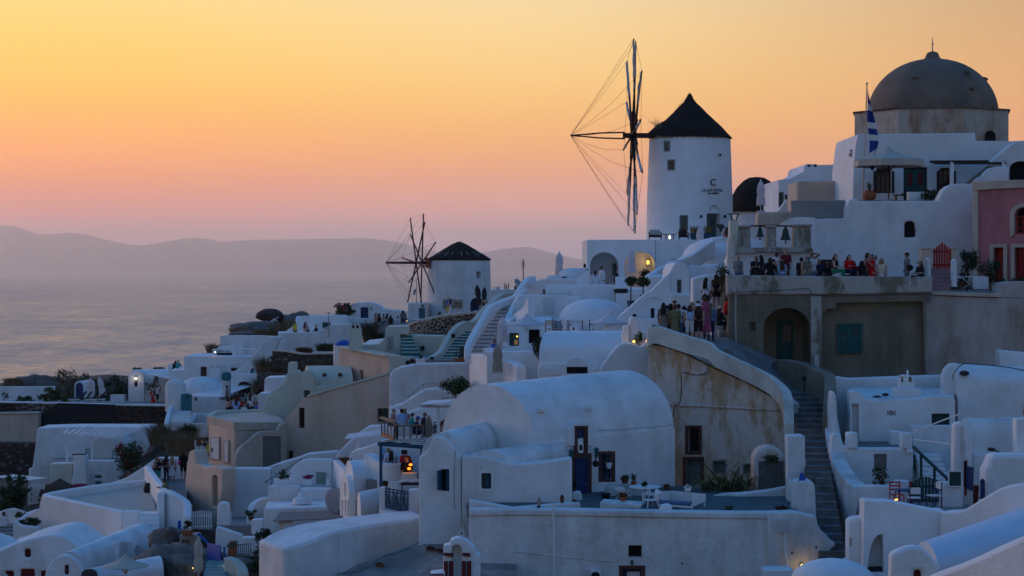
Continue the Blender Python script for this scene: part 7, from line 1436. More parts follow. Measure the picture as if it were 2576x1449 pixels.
ob('pipe',MB().tube([P(1391,1266,71.3),P(1394,1350,71.3),P(1394,1470,71.3)],.045,6),WHITEP,H);ob('drain_hole',MB().ball(P(1716,1417,71.5),.04,6,4),DARKIN,H);ob('wall_lamp',MB().ball(P(1590,1415,71.4),(.05,.08,.11),8,6),BRONZE,H);ob('little_vault',MB().extr([P(x,y,71.9) for x,y in archp(1658,1688,1287,1280,1271,8)],(.1,.6,0)),WHITE2,H,smooth=30)
ob('crack',MB().tube([P(x,y,71.49) for x,y in ((1290,1387),(1340,1392),(1400,1401),(1450,1404),(1500,1411),(1550,1412))],.02,4),WHITE3,H)
AC=T('air_conditioner','white air conditioner at the bottom of the stained wall','air conditioner');ob('case',bpx(1486,1436,1512,1462,71.2,.3),WHITEP,AC);ob('fan_grille',MB().lathe([(.17,-.02),(.17,.02)],(0,0,0),14),BLACK,AC);LAST[0].location=P(1498,1450,71.18);LAST[0].rotation_euler=(R(90),0,0)
# terrace furniture
chair('white plastic armchair left of the pot table facing right',1569,1272,76.0,2.6,WHITEP,None,'plastic',group='white plastic armchairs',s=.92);chair('white plastic armchair in front of the bench',1636,1284,73.2,-1.2,WHITEP,None,'plastic',group='white plastic armchairs',s=.95)
table('round white terrace table with yellow vase',1622,1272,75.2,.62,.74,WHITEP,square=False,group='vault terrace tables')
th=T('stone_table','white block table with slab top and red clay bowl','table');ob('slab_top',prism([(1509,72.8,1264),(1612,72.8,1270),(1624,74.2,1261),(1518,74.2,1255)],drop=.1),WHITE3,th,bev=.02);ob('pedestal',bpx(1545,1265,1594,1290,73.1,.7),WHITE2,th)
SO=T('bench_sofa','white wooden corner bench with blue striped cushions','bench');STRIPE=mat('blue striped cushion',(.10,.16,.30),.85,.5,9,0)
a=P(1660,1290,73.0);b=P(1742,1290,72.9);ob('seat',MB().bar(P(1658,1268,73.2),P(1742,1274,73.2),.6,.08,),WHITEP,SO);ob('cushion',MB().bar(P(1660,1262,73.2),P(1740,1268,73.2),.58,.1),STRIPE,SO,bev=.03);ob('backrest',slab([(1688,1262),(1690,1235),(1745,1240),(1774,1243),(1774,1262)],(1688,74.4,1774,73.4),.05),WHITEP,SO,bev=.01);ob('side_rest',slab([(1656,1270),(1657,1237),(1690,1235),(1690,1268)],(1656,73.2,1690,74.5),.05),WHITEP,SO,bev=.01);ob('end_rest',slab([(1744,1275),(1744,1246),(1776,1242),(1774,1262)],(1744,72.9,1776,73.5),.05),WHITEP,SO,bev=.01)
for x,y,Y in ((1660,1290,73.0),(1740,1290,72.9),(1772,1286,73.6),(1692,1282,74.4)):ob('leg',MB().bar(P(x,y-22,Y),P(x,y,Y),.06),WHITEP,SO)
th=T('toy_house','tiny white ornamental birdhouse on the bench back','ornament');q=P(1730,1236,73.6);ob('body',MB().box(q+Vector((0,0,.08)),(.22,.12,.14)),WHITEP,th);ob('roof',MB().bar(q+Vector((-.14,0,.14)),q+Vector((0,0,.26)),.14,.02).bar(q+Vector((.14,0,.14)),q+Vector((0,0,.26)),.14,.02),WHITEP,th)
pot('red clay bowl of succulents on the block table',1568,1260,73.4,22,10,TERRA,'leaf',18,12,pm=DRYR);pot('agave in a tall terracotta pot on the wall bench',1594,1224,77.0,15,13,TERRA,'agave',36,22,pm=AGAVE);pot('yellow vase with dry succulent on the round table',1622,1232,75.2,11,11,GRASSG,'leaf',14,10,jar=True);pot('empty terracotta pot by the ochre wall',1648,1233,79.6,18,12,TERRAD);pot('second empty terracotta pot nearer the teal door',1677,1233,79.6,18,14,TERRAD)
pot('dark clay urn on the terrace floor below the window',1524,1254,76.0,26,13,BLACK);pot('beige clay jug on the white bench',1356,1272,72.4,12,20,CANVAST,jar=True,group='clay jugs');pot('brown clay jug on the white bench',1414,1265,72.8,11,20,TERRAD,jar=True,group='clay jugs');pot('small black cup on the white bench rim',1355,1280,72.0,10,7,BLACK,group='clay jugs');pot('round red clay vessel at the bench end',1444,1264,73,14,8,TERRAD,jar=True,group='clay jugs');pot('small cactus pot beside the blue door',1445,1237,75.8,9,8,TERRAD,'leaf',9,14);pot('round dark succulent on the wall bench',1572,1216,77.2,20,12,TERRAD,'leaf',24,10)
bush('small green plant on the terrace rim',1833,1280,72.4,24,16,LEAF2,140,.06,stem_to=1290);bush('dark red leafy plant on the terrace rim near the pillar',1967,1279,72.6,36,15,mat('dark red leaves',(.10,.02,.03),.7,.3,4,0),260,.05,stem_to=1290)
# ================================================================ ochre wall under the walkway
H=T('ochre_wall','peeling ochre plaster house wall with pale curved parapet and teal door','house');po_=(1632,85.5,1985,82.2)
w=ob('wall',slab([(1690,1260),(1690,1100),(1660,1040),(1632,990),(1628,960),(1633,860),(1645,860),(1690,872),(1740,895),(1800,925),(1860,952),(1920,985),(1960,1005),(1978,1020),(1984,1060),(1986,1260)],po_,1.5),OCHRE,H,bev=.05)
pth=[(1638,85.4,838),(1640,85.3,826),(1655,85.2,821),(1690,84.8,832),(1740,84.3,848),(1785,83.9,861),(1806,83.7,880),(1860,83.2,906),(1930,82.6,940),(1958,82.2,962),(1975,81.7,982),(1983,81.0,1010),(1985,80.2,1068)]
PARA=mat('greenish old whitewash',(.64,.64,.58),.92,.15,1.2,.35,12,(.25,.22,.16),.6,.9,True,lump=.05)
ob('parapet',pwall(pth,.42,.75,3),PARA,H,bev=.09)
ob('plaster_edge',MB().tube([Qp(x,y+3*noise.noise(Vector((x*.12,1,2))),po_,-.02) for x,y in crom([(1636,862),(1660,868),(1700,880),(1745,899),(1790,922),(1830,940),(1880,962),(1930,990),(1965,1010)],8)],[.03+.035*abs(noise.noise(Vector((i*.7,0,0)))) for i in range(65)],5),EARTH,H)
ob('string_course',MB().tube([Qp(x,y,po_,-.03) for x,y in ((1660,1012),(1700,1020),(1760,1021),(1830,1025),(1930,1030),(1980,1032))],.05,5),OCHRE,H)
(x0,y0),(x1,y1)=t('F',1772,-40,1884,200);win(H,w,x0,y0,x1,y1,po_,.2,WOODD,DARKIN,.06,3,5,sur=REDST,sw=.12,label='rusty barred window')
FADED=mat('faded teal wood',(.10,.16,.155),.8,.3,3,.2,30);(x0,y0),(x1,y1)=t('F',1748,275,1905,610);win(H,w,x0,y0,x1,y1,po_,.15,FADED,FADED,.07,kind='door',sur=REDST,sw=.12,label='faded teal door');(x0,y0),(x1,y1)=t('F',2020,292,2150,430);win(H,w,x0,y0,x1,y1,po_,.15,FADED,FADED,.06,kind='door',sur=STONEW,sw=.08);(x0,y0),(x1,y1)=t('F',2335,325,2420,430);win(H,w,x0,y0,x1,y1,po_,.15,FADED,FADED,.06,kind='door',sur=STONEW,sw=.06)
ob('blind_arch',slab(archp(1897,1976,1262,1160,1122,12),79.0,1.2),OCHRE,H,bev=.1);ob('slate_panel',slab([(1908,1262),(1908,1160),(1970,1160),(1970,1262)],79.0,.06,-.05),mat('grey slate',(.13,.135,.14),.85,.25,3,.2,14),H)
ob('junction_box',slab(t('E',1925,790,1970,790,1970,865,1925,865),po_,.15,-.15),GREYP,H)
cable('black cable on the ochre wall',[(1776,83.6,935),(1770,83.6,942),(1745,83.8,943),(1716,84.1,938),(1714,84.1,960),(1713,84.1,1000),(1708,84.1,1016),(1697,84.2,1022),(1694,84.2,1045),(1690,84.2,1062)],.022)
AG=T('agave_clump','large variegated agave clump in front of the ochre wall','plant');rg=random.Random(11)
for k in range(80):
 bx_=1768+rg.uniform(0,110);b0=P(bx_,1240+rg.uniform(-6,4),78.6+rg.uniform(0,2.2));an=rg.uniform(0,6.283);L=rg.uniform(.8,1.75);d=Vector((math.cos(an),math.sin(an)*.6-.25,0));sdv=Vector((-d.y,d.x,0)).normalized();m=MB();pts=[]
 dro=rg.uniform(.25,1.0)
 for j in range(6):u=j/5;pts.append((b0+d*L*u*.75+Vector((0,0,L*(u*1.1-dro*u*u))),.075*(1-u)**.6+.004))
 me_v=[]
 for p_,w_ in pts:me_v+=[p_-sdv*w_,p_-sdv*w_*.6-Vector((0,0,.02)),p_+sdv*w_*.6-Vector((0,0,.02)),p_+sdv*w_]
 m.add(me_v,[(j*4+k_,j*4+k_+1,j*4+5+k_,j*4+4+k_) for j in range(5) for k_ in range(3)]);o=ob('leaf',m,[AGAVE,AGAVEY],AG,fix=False)
 for i,p_ in enumerate(o.data.polygons):p_.material_index=0 if i%3==1 else 1
bush('dark green succulent on the slate panel',1938,1153,78.6,44,26,LEAF2,500,.05,stem_to=1165)
# ================================================================ stairway between the houses
S_=T('stairway','long worn grey stone stairway climbing between white walls','stairs')
stairs(S_,(2062,69.5,1470),(2138,69.5,1470),(2052,76.2,1200),(2092,76.2,1200),13,STEPM,STEPM,.03,.05);stairs(S_,(2028,76.2,1200),(2092,76.2,1200),(1984,86,985),(2070,86,985),15,STEPM,STEPM,.03,.05)
SLABM=[mat('pale stair slab',(.36,.35,.34),.9,.2,3,.3,16),mat('mid grey stair slab',(.22,.225,.23),.9,.2,3,.3,16)];rg=random.Random(2)
for k in range(26):
 u=(k+.5)/28;y=1455-u*455+6;
W_=T('stair_wall','tall white pillars and rough wall left of the grey stairway','wall')
ob('tall_pillar',slab(t('H',208,560,203,300,200,60,205,40,360,35,374,50,372,200,378,300,380,560),77.0,.9),WHITE3,W_,bev=.06);ob('short_pillar',slab(t('H',260,900,268,520,280,495,435,490,470,530,482,700,490,900),72.8,.9),WHITE3,W_,bev=.07)
ob('rough_wall',slab(t('H',0,1560,0,815,280,808,490,860,500,930,540,1000,600,1040,620,1085,670,1110,685,1140,640,1180,600,1230,540,1290,510,1350,480,1450,400,1560),71.2,.8,.0),WHITE3,W_,bev=.1);ob('bottom_ledge',slab(t('H',-40,1560,-40,1390,250,1388,265,1420,265,1560),69.0,1),WHITE2,W_,bev=.04)
ob('back_edge',slab(t('H',205,700,205,480,290,520,290,760),75,.8),WHITE3,W_,bev=.05);ob('conduit',MB().tube([P(*t('H',x,y)[0],71.0) for x,y in ((170,1000),(175,1200),(198,1390))],.05,6),WHITEP,W_);ob('meter_box',slab(t('H',108,1000,108,875,185,868,200,1002,125,1008),71.0,.2,-.12),GREYP,W_,bev=.02)
for a,b in ((485,1160),(242,1215)):ob('drain_hole',MB().ball(P(*t('H',a,b)[0],71.2),.04,6,4),DARKIN,W_)
lamp('glowing oval amber lamp low on the rough white wall',2018,1425,71.0,.1,LITY,2.6,(1,.62,.2),cage=False)
th=T('blue_ornament','small blue wooden boat ornament on the white pillar','ornament');q=P(*t('H',345,488)[0],73);ob('hull',MB().extr([q+Vector((-.12,0,0)),q+Vector((.16,0,0)),q+Vector((.12,0,.08)),q+Vector((.02,0,.3)),q+Vector((-.06,0,.28))],(0,.12,0)),BLUEB_,th);ob('base',MB().box(q,(.3,.16,.03)),BLUEB_,th)
H=T('old_stair_wall','brown rendered wall right of the upper stairway','wall');ob('wall',pwall([(1953,88.5,912),(1966,88,904),(2000,87,908),(2035,86,917),(2065,85,932),(2087,84,944),(2088,82,985),(2084,80.5,1040)],.5,2.6,2),CONC,H,bev=.05);ob('lamp_stub',MB().ball(P(2021,952,85.8),.1,8,6),BLACK,H);ob('cable',MB().tube([P(2021,955,85.9),P(2026,1000,85.6)],.02,4),BLACK,H)
tag(ob('path',prism([(1640,85.8,862),(1830,84.4,878),(1985,86,985),(2070,86,985),(2075,89.5,960),(1835,89.8,850),(1700,96,830),(1640,96,815)],drop=.8),STEPM),'sloping stone path where the crowd stands','path',kind='structure')
H=T('white_wall','white wall with ledge behind the standing crowd','wall');ob('wall',slab([(1742,880),(1742,700),(1780,690),(1835,690),(1835,880)],93.6,1),WHITE2,H,bev=.08);ob('ledge',slab([(1790,880),(1792,785),(1800,781),(1835,781),(1835,880)],91.4,.8),WHITE,H,bev=.06);ob('step',slab([(1808,880),(1808,832),(1835,832),(1835,880)],90.6,.6),CONC_L,H,bev=.03)
bush('tall olive shrub beside the old house corner',1818,690,91.6,46,50,LEAF3,600,.06,stem_to=735,clumps=20)
# ================================================================ right hand white houses
H=T('white_house','white flat roofed house with chimney and dark green shutter on the right','house')
ob('back_wall',slab(t('G',620,1500,625,890,680,895,830,915,1340,895,1760,882,1800,882,1800,1500),85.0,.6),WHITE,H,bev=.07)
w=ob('front',slab(t('G',820,1700,828,1060,850,1038,900,1045,940,1065,965,1100,1005,1140,1100,1150,1550,1110,1650,1095,1870,1095,1885,1150,1890,1700),81.0,.8),WHITE,H,bev=.08)
ob('roof',prism([(2142,81.3,990),(2180,81.3,1006),(2400,81.3,998),(2400,84.6,975),(2142,84.6,975)],drop=1.5),WHITE3,H)
(x0,y0),(x1,y1)=t('G',845,1168,915,1560);hole(H,w,[(x0,y0),(x1,y0+2),(x1,y1),(x0,y1)],81.0,.5,WOODG,'door');(x0,y0),(x1,y1)=t('G',1648,1270,1828,1545);win(H,w,x0,y0,x1,y1,81.0,.12,GREEN,GREEN,.06,kind='door',label='dark green shutter')
(x0,y0),(x1,y1)=t('G',1200,1240,1285,1285);hole(H,w,[(x0,y0),(x1,y0),(x1,y1),(x0,y1)],81.0,.15,DARKIN,'vent');m=MB()
for a in (x0+5,x0+15.5):m.bar(P(a-4,1038.5,80.98),P(a,1044,80.98),.03).bar(P(a,1033.5,80.98),P(a+4,1038.5,80.98),.03).bar(P(a-4,1038.5,80.98),P(a,1033.5,80.98),.03).bar(P(a,1044,80.98),P(a+4,1038.5,80.98),.03)
ob('vent_grille',m,WHITEP,H)
for a,b,s in ((1098,1108,.16),(1182,1078,.12)):ob('roof_stone',MB().ball(P(*t('G',a,b)[0],82),(s*1.3,s,s*.6),8,5),LAVA,H)
ob('chimney_base',slab(t('G',1278,1150,1285,1035,1300,1015,1530,1015,1548,1040,1552,1180,1500,1190),81.8,.9),WHITE,H,bev=.06);w2=ob('chimney',slab(t('G',1325,1040,1335,920,1350,890,1380,882,1440,885,1465,920,1480,1040),82.2,.6),WHITE,H,bev=.04)
for a in (1352,1428):hole(H,w2,archp(1932+(a-13)/4,1932+(a+22 if a>1400 else a+13)/4,961,953,947,6),82.2,.25,BEIGE2,'vent')
ob('finial',MB().lathe([(.05,0),(.04,.12),(.06,.16),(.01,.24)],P(2283,944,82.5),8),WHITE,H);ob('side_pier',slab(t('G',630,1700,625,1200,640,1050,665,1045,685,1100,705,1400,715,1700),79.8,.8),WHITE3,H,bev=.06)
H=T('vaulted_house','white barrel vaulted house at the right edge with cable on its roof','house')
ob('vault',vault((2410,81.8,965),(2372,84.6),(2700,80.5,985),(2700,84.6),.8,4.5),WHITE,H,smooth=30);ob('end',slab(t('G',1755,1500,1757,890,1775,835,1805,795,1850,768,1900,762,1960,790,1990,860,2000,1500),82.4,.5),WHITE,H,bev=.08);ob('upper_wall',slab(t('G',2330,900,2333,640,2360,630,2700,665,2700,900),85.5,.8),WHITE,H,bev=.06);ob('roof_stone',MB().ball(P(*t('G',1975,862)[0],81.7),(.22,.2,.12),8,5),LAVA,H)
cable('black cable drooping over the right hand vault',[(2395,82.0,957),(2400,82,940),(2420,82,917),(2450,82,916),(2520,82,922),(2600,82,935)],.02);ob('meter',bpx(2394,950,2401,958,81.6,.2),GREYP,H)
H=T('white_house','white terrace house with wooden window hatch and small posts','house')
w=ob('front',slab(t('H',640,800,640,60,660,20,720,20,735,130,910,165,1355,165,1450,160,1462,160,1465,800),77.5,.6),WHITE,H,bev=.05)
for a,b in ((805,905),(1352,1455)):ob('post',slab(t('H',a,170,a,10,b,10,b,170),77.4,.7),WHITE,H,bev=.05)
ob('post',slab(t('H',1240,145,1242,-5,1345,-5,1345,145),79.4,.6),WHITE,H,bev=.05);ob('terrace_floor',prism([(2114,78.12,1125),(2298,78.12,1126),(2298,81,1110),(2114,81,1110)],drop=1),STEPM,H)
(x0,y0),(x1,y1)=t('H',1070,222,1195,380);win(H,w,x0,y0,x1,y1,77.5,.1,WOODG,WOODG,.05,kind='door',label='weathered grey wooden window hatch');ob('globe_light',MB().ball(P(*t('H',1425,195)[0],77.4),.13,10,7),WHITEP,H,smooth=True)
ob('side_slope',pwall([(2090,82,1050),(2095,80,1085),(2104,78,1125),(2115,76.4,1165),(2138,74.6,1200),(2160,73.4,1221),(2166,73.2,1224)],.6,3,3),WHITE3,H,bev=.1);ob('yard_wall',slab(t('H',900,900,905,555,920,545,1030,540,1268,545,1280,500,1300,492,1420,492,1438,510,1420,900),73.2,.5),WHITE,H,bev=.06)
bush('small conifer shrub in front of the grey hatch',2212,1196,73.9,44,54,LEAF3,420,.06,stem_to=1226,clumps=18)
H=T('white_house','white vaulted house with red door and dark blue shutter at the right','house')
w=ob('front',slab(t('H',1868,860,1872,200,1880,-60,1900,-85,1950,-100,1990,-80,2030,-30,2060,60,2065,860),73.0,.6),WHITE,H,bev=.07);ob('vault',vault((2446,73.6,1102),(2408,73.8),(2700,74.6,1102),(2700,77),.75,4),WHITE,H,smooth=30)
(x0,y0),(x1,y1)=t('H',1968,290,2010,560);win(H,w,x0,y0,x1,y1,73.0,.15,MAROON,MAROON,.05,kind='door');ob('blue_shutter',slab(t('H',1995,345,2058,355,2050,595,1990,570),(2430,72.9,2447,72.4),.05),BLUE,H);ob('meter_box',slab(t('H',1938,185,1938,88,1975,88,1975,185),73.0,.15,-.12),GREYP,H);ob('conduit',MB().tube([P(*t('H',1955,-50)[0],72.9),P(*t('H',1962,300)[0],72.9),P(*t('H',1965,780)[0],72.9)],.035,6),GREYP,H)
ob('sign',slab(t('H',1977,640,1977,556,1997,556,1997,640),73.0,.02,-.03),RED,H);ob('lower_front',slab(t('H',2062,860,2066,225,2250,215,2300,215,2300,860),73.4,.8),WHITE,H,bev=.06);ob('blob_wall',slab(t('H',2150,900,2180,640,2190,370,2225,330,2245,250,2290,230,2700,225,2700,900),70.6,1.0),WHITE2,H,bev=.14);ob('right_pier',slab(t('H',2500,260,2500,-130,2700,-130,2700,260),71.5,.6),WHITE2,H,bev=.05)
ob('second_door',slab(t('H',2068,720,2068,540,2120,538,2150,560,2150,720),73.3,.06,-.05),MAROON,H);ob('roof_lamp',MB().box(P(*t('H',2245,175)[0],72),(.2,.3,.12)).bar(P(*t('H',2275,175)[0],72),P(*t('H',2360,228)[0],72),.05),BLACK,H)
th=T('wall_sconce','dark arched wooden bird house on the right hand wall','ornament');ob('body',slab(archp(2465,2476,1252,1212,1204,6),70.5,.12,-.12),BLUE,th);ob('shelf',bpx(2463,1252,2478,1255,70.3,.2),MAROON,th)
GR=T('stair_railing','dark green wooden stair railing on the right','railing');ob('rail',MB().bar(P(*t('H',1462,150)[0],76.8),P(*t('H',1810,475)[0],74.6),.09),GREEN,GR)
for a,y0,y1,Y in ((1540,230,480,76.2),(1675,350,520,75.4),(1800,470,520,74.7)):ob('post',MB().bar(P(*t('H',a,y0)[0],Y),P(*t('H',a,y1)[0],Y),.09),GREEN,GR)
ST_=T('steps','white steps behind the green railing','steps');stairs(ST_,(2330,75.2,1225),(2398,75.2,1225),(2300,78.6,1142),(2360,78.6,1142),7,WHITE,WHITE)
H=T('white_house','shaded white house back wall with small dark window behind the green railing','house');w=ob('wall',slab(t('H',1460,700,1460,-60,1880,-60,1880,700),79.6,.6),WHITE,H);(x0,y0),(x1,y1)=t('H',1645,290,1700,420);win(H,w,x0,y0,x1,y1,79.6,.2,WOODW,GLASS,.06,sill=WHITE2)
G_=T('gate','dark green picket gate with arched top on the right','gate')
for i in range(9):x=2293+i*8.4;y=1199+abs(i-4)**1.7*1.3;ob('picket',slab([(x,1264),(x,y+1),(x+3.4,y),(x+6.8,y+1),(x+6.8,1264)],72.4,.04),GREEN,G_)
for y in (1222,1256):ob('rail',slab([(2292,y),(2368,y),(2368,y+5),(2292,y+5)],72.4,.05,.041),GREEN,G_)
for a in (2288,2370):ob('post',slab([(a,1268),(a,1212),(a+7,1212),(a+7,1268)],72.35,.12),MAROON,G_)
th=T('post_box','dark green board panel on a white pillar beside the green gate','board');ob('panel',bpx(2387,1186,2418,1223,71.9,.08),GREEN,th);ob('frame',ring(MB(),2385,1184,2420,1225,71.9,.04,-.03,.0),WHITEP,th);ob('pillar',bpx(2368,1213,2424,1290,72.0,.5),WHITE,th,bev=.05)
chair('red wooden chair at the candle lit table',2256,1274,71.4,.2,RED,None,False,.92,'bistro chairs');chair('white canvas director chair with its back to us',2300,1282,69.9,3.14,BLUE,CANVAS,True,.85,'bistro chairs');chair('white and navy director chair beside the green gate',2350,1276,71.0,-1.2,BLUE,CANVAS,True,.95,'bistro chairs')
table('small dark bistro table with candle on the right',2275,1280,70.8,.32,.7,BLUE,group='bistro tables');th=T('candle','glowing amber candle on the bistro table','candle');q=P(2256,1260,70.75);ob('flame',MB().ball(q+Vector((0,0,.04)),(.09,.05,.035),8,5),LITY,th);ob('dish',MB().lathe([(.1,0),(.1,.02)],q,10),BLACK,th);l=point(q+Vector((0,-.1,.2)),(1,.6,.2),2,.04);l.parent=th
tag(ob('court',prism([(2166,69.2,1290),(2440,69.2,1290),(2440,76,1255),(2166,76,1255)],drop=1.5),FLOORM),'paved court with the bistro table','court',kind='structure')
H=T('white_house','foreground white walls with arched niche on the right of the stairway','house')
w=ob('front',slab(t('H',955,1600,968,700,985,690,1140,702,1170,695,1260,705,1450,745,1700,795,1780,795,1790,1600),66.0,.9),WHITE2,H,bev=.09);hole(H,w,t('H',998,1420,1010,1300,1040,1150,1075,1070,1110,1040,1158,1030,1170,1420),66.0,.7,WHITE,'niche')
ob('swoop',slab(t('H',1720,1600,1728,800,1790,800,1900,795,1990,770,2080,715,2200,640,2320,570,2420,535,2520,520,2700,515,2700,1600),(2364,65.8,2600,63.2),.8),WHITE2,H,bev=.09);ob('left_pillar',slab(t('H',812,1420,815,910,830,885,870,870,960,860,1000,862,1000,1420),66.6,.8),WHITE2,H,bev=.09)
ob('pool_dome',MB().ball(P(2095,1462,64),(1.4,1.4,.75),24,14),WHITE2,H,smooth=60);ob('trough',slab(t('H',880,1385,930,1372,1170,1362,1172,1425),66.3,.3),TARP,H);ob('fixture',MB().ball(P(*t('H',1820,1048)[0],65.3),.08,8,6),BLACK,H);ob('vent_box',bpx(2123,1405,2135,1412,65,.15),WHITEP,H);ob('number_tile',slab(t('H',820,1150,820,1060,845,1060,845,1150),66.6,.02,-.02),BEIGEW if 'BEIGEW' in globals() else CANVASC,H)
H=T('vaulted_house','pale blue roofed white vault with red window in the lower right corner','house');SKYW=mat('pale blue whitewash',(.60,.68,.77),.9,.06,.7,.15,14,lump=.04)
ob('vault',vault((2360,58,1437),(2300,60),(2640,60,1360),(2600,66),.75,3),SKYW,H,smooth=30);w=ob('gable',slab(t('H',1235,1600,1240,1235,1300,1200,1400,1160,1480,1150,1560,1165,1620,1220,1690,1300,1740,1345,1750,1600),57.6,.5),WHITE2,H,bev=.1);(x0,y0),(x1,y1)=t('H',1470,1390,1548,1600);win(H,w,x0,y0,x1,y1,57.6,.2,MAROON,MAROON,.05)
H=T('white_roof','blurred pinkish white roof slope nearest the camera at lower right','roof');ob('roof',slab(t('H',1500,1700,1540,1470,1700,1400,1900,1330,2100,1245,2300,1150,2450,1085,2600,1020,2750,960,2750,1700),(2316,44,2620,41),2.5),WHITE2,H,bev=.15)
cable('white rope slung from the right hand house corner to the terrace post',[(2298,77.2,1090),(2350,76.5,1066),(2417,75.5,1041)],.03,WHITEP,'rope');cable('thin white rope crossing below the dark green shutter',[(2298,77.0,1106),(2350,75.6,1112),(2400,73.6,1119)],.025,WHITEP,'rope');cable('thin cable from the rope pole to the right edge',[(2417,75.5,1042),(2480,74.5,1050),(2560,73.5,1057)],.018,GREYP,'cable')
# ================================================================ people
PC={k:lin(*v) for k,v in dict(k=(26,26,30),w=(212,212,216),g=(120,122,128),b=(70,110,190),n=(28,36,72),r=(196,24,28),m=(110,26,36),p=(156,74,104),o=(120,118,84),t=(40,150,150),y=(226,196,60),c=(206,196,170),d=(92,116,150),v=(40,124,92),s=(196,140,130),a=(110,112,104),h=(214,48,120),l=(150,180,220)).items()}
HC={'k':(.012,.010,.009),'b':(.05,.028,.016),'y':(.30,.20,.10),'g':(.25,.24,.23),'r':(.09,.04,.02)}
def cm(k):return mat('cloth '+k,PC[k],.9,.12,9,.1,40)
def hm_(k):return mat('hair '+k,HC[k],.7,.2,20,0)
BODY={}
def pose_parts(pose):
 lean={'lean':.45,'bend':1.0,'phone':.06,'sit':.12,'table':.22,'hug':.03}.get(pose,.03);sit=pose in ('sit','table');hz=.52 if sit else .92
 Lr=Matrix.Rotation(lean,3,'X');U=lambda x,y,z:Vector((0,.02 if sit else 0,hz))+Lr@Vector((x,y,z-.92));S=[]
 A=lambda n,a,b,ra,rb:S.append((n,Vector(a),Vector(b),ra,rb))
 A('torso',U(-.02,0,1.02),U(.02,0,1.06),.13,.13);A('torso',U(-.07,0,1.2),U(.07,0,1.2),.13,.13);A('torso',U(-.13,.01,1.35),U(.13,.01,1.35),.092,.092);A('torso',U(0,0,1.06),U(0,0,1.25),.12,.13)
 A('neck',U(0,.01,1.38),U(0,-.005,1.5),.055,.05);A('head',U(0,.005,1.545),U(0,-.01,1.60),.078,.092);A('head',U(0,.03,1.6),U(0,.035,1.61),.088,.088);A('head',U(0,-.088,1.575),U(0,-.102,1.555),.016,.018)
 for x in (-1,1):A('head',U(x*.085,.01,1.56),U(x*.088,.015,1.595),.018,.02)
 A('pelvis',U(-.075,.01,.93),U(.075,.01,.93),.118,.118)
 for s in (-1,1):
  hp=U(s*.09,0,.9)
  if sit:kn=hp+Vector((s*.05,-.43,.03));an=kn+Vector((0,.06 if pose=='table' else -.04,-.44))
  else:kn=hp+Vector((s*.015,-.02,-.42));an=kn+Vector((0,.05,-.41))
  A('thigh',hp,kn,.096,.064);A('shin',kn,an,.062,.04);A('foot',an-Vector((0,-.02,.045)),an+Vector((s*.02,-.17,-.055)),.04,.034)
  sh=U(s*.205,.01,1.37)
  if pose=='phone':el=sh+Vector((s*.06,-.12,-.22));wr=Vector((s*.07,el.y-.17,sh.z+.03))
  elif pose=='lean':el=sh+Vector((s*.07,-.16,-.23));wr=el+Vector((-s*.1,-.2,.06))
  elif pose=='bend':el=sh+Vector((s*.04,-.1,-.24));wr=el+Vector((0,-.12,-.2))
  elif pose=='armup' and s>0:el=sh+Vector((.2,-.02,.16));wr=Vector((.08,.08,sh.z+.25))
  elif pose=='hug' and s<0:el=sh+Vector((-.24,-.05,-.06));wr=el+Vector((-.2,-.06,.04))
  elif sit:el=sh+Vector((s*.07,-.06,-.26));wr=el+Vector((-s*.06,-.22,-.02 if pose=='sit' else .04))
  else:el=sh+Vector((s*.035,.02,-.28));wr=el+Vector((-s*.02,-.09,-.23))
  A('uarm',sh,el,.058,.046);A('farm',el,wr,.046,.03);d=(wr-el).normalized();A('hand',wr,wr+d*.07,.034,.036);sd_=d.cross(Vector((0,0,1))).normalized() if abs(d.z)<.9 else Vector((1,0,0))
  for f_ in range(4):b0=wr+d*.08+sd_*(f_-1.5)*.02;A('hand',b0,b0+d*(.075,.085,.08,.06)[f_]+Vector((0,-.015,-.012)),.011,.009)
  A('hand',wr+d*.02-sd_*.03,wr+d*.07-sd_*.055,.013,.011)
 return S,U
def body_of(pose):
 if pose in BODY:return BODY[pose]
 S,U=pose_parts(pose);m=MB()
 for n,a,b,ra,rb in S:
  m.ball(a,ra,12,8);m.ball(b,rb,12,8)
  if (b-a).length>.02:m.tube([a,b],[ra,rb],12)
 me=bpy.data.meshes.new('tmp');me.from_pydata(m.v,[],m.f);o=bpy.data.objects.new('tmp',me);COL.objects.link(o)
 md=o.modifiers.new('r','REMESH');md.mode='VOXEL';md.voxel_size=.0165;md=o.modifiers.new('s','SMOOTH');md.iterations=3;md.factor=.5
 dg=bpy.context.evaluated_depsgraph_get();bm_=bpy.data.meshes.new_from_object(o.evaluated_get(dg));bpy.data.objects.remove(o);bm_.name='body';bm_.shade_smooth()
 V=np.array([v.co[:] for v in bm_.vertices]);N=np.array([v.normal[:] for v in bm_.vertices]);best=np.full(len(V),9.);reg=np.zeros(len(V),int);names=[]
 for n,a,b,ra,rb in S:
  if n not in names:names.append(n)
  a_,d=np.array(a),np.array(b-a);L2=max(1e-9,d@d);u=np.clip(((V-a_)@d)/L2,0,1);ds=np.linalg.norm(V-a_-u[:,None]*d,axis=1)-(ra+(rb-ra)*u);k=ds<best;best[k]=ds[k];reg[k]=names.index(n)
 F_=[tuple(p.vertices) for p in bm_.polygons];BODY[pose]=dict(mesh=bm_,V=V,N=N,reg=reg,names=names,F=F_,U=U,top=V[:,2].max(),low=V[:,2].min(),cl={});return BODY[pose]
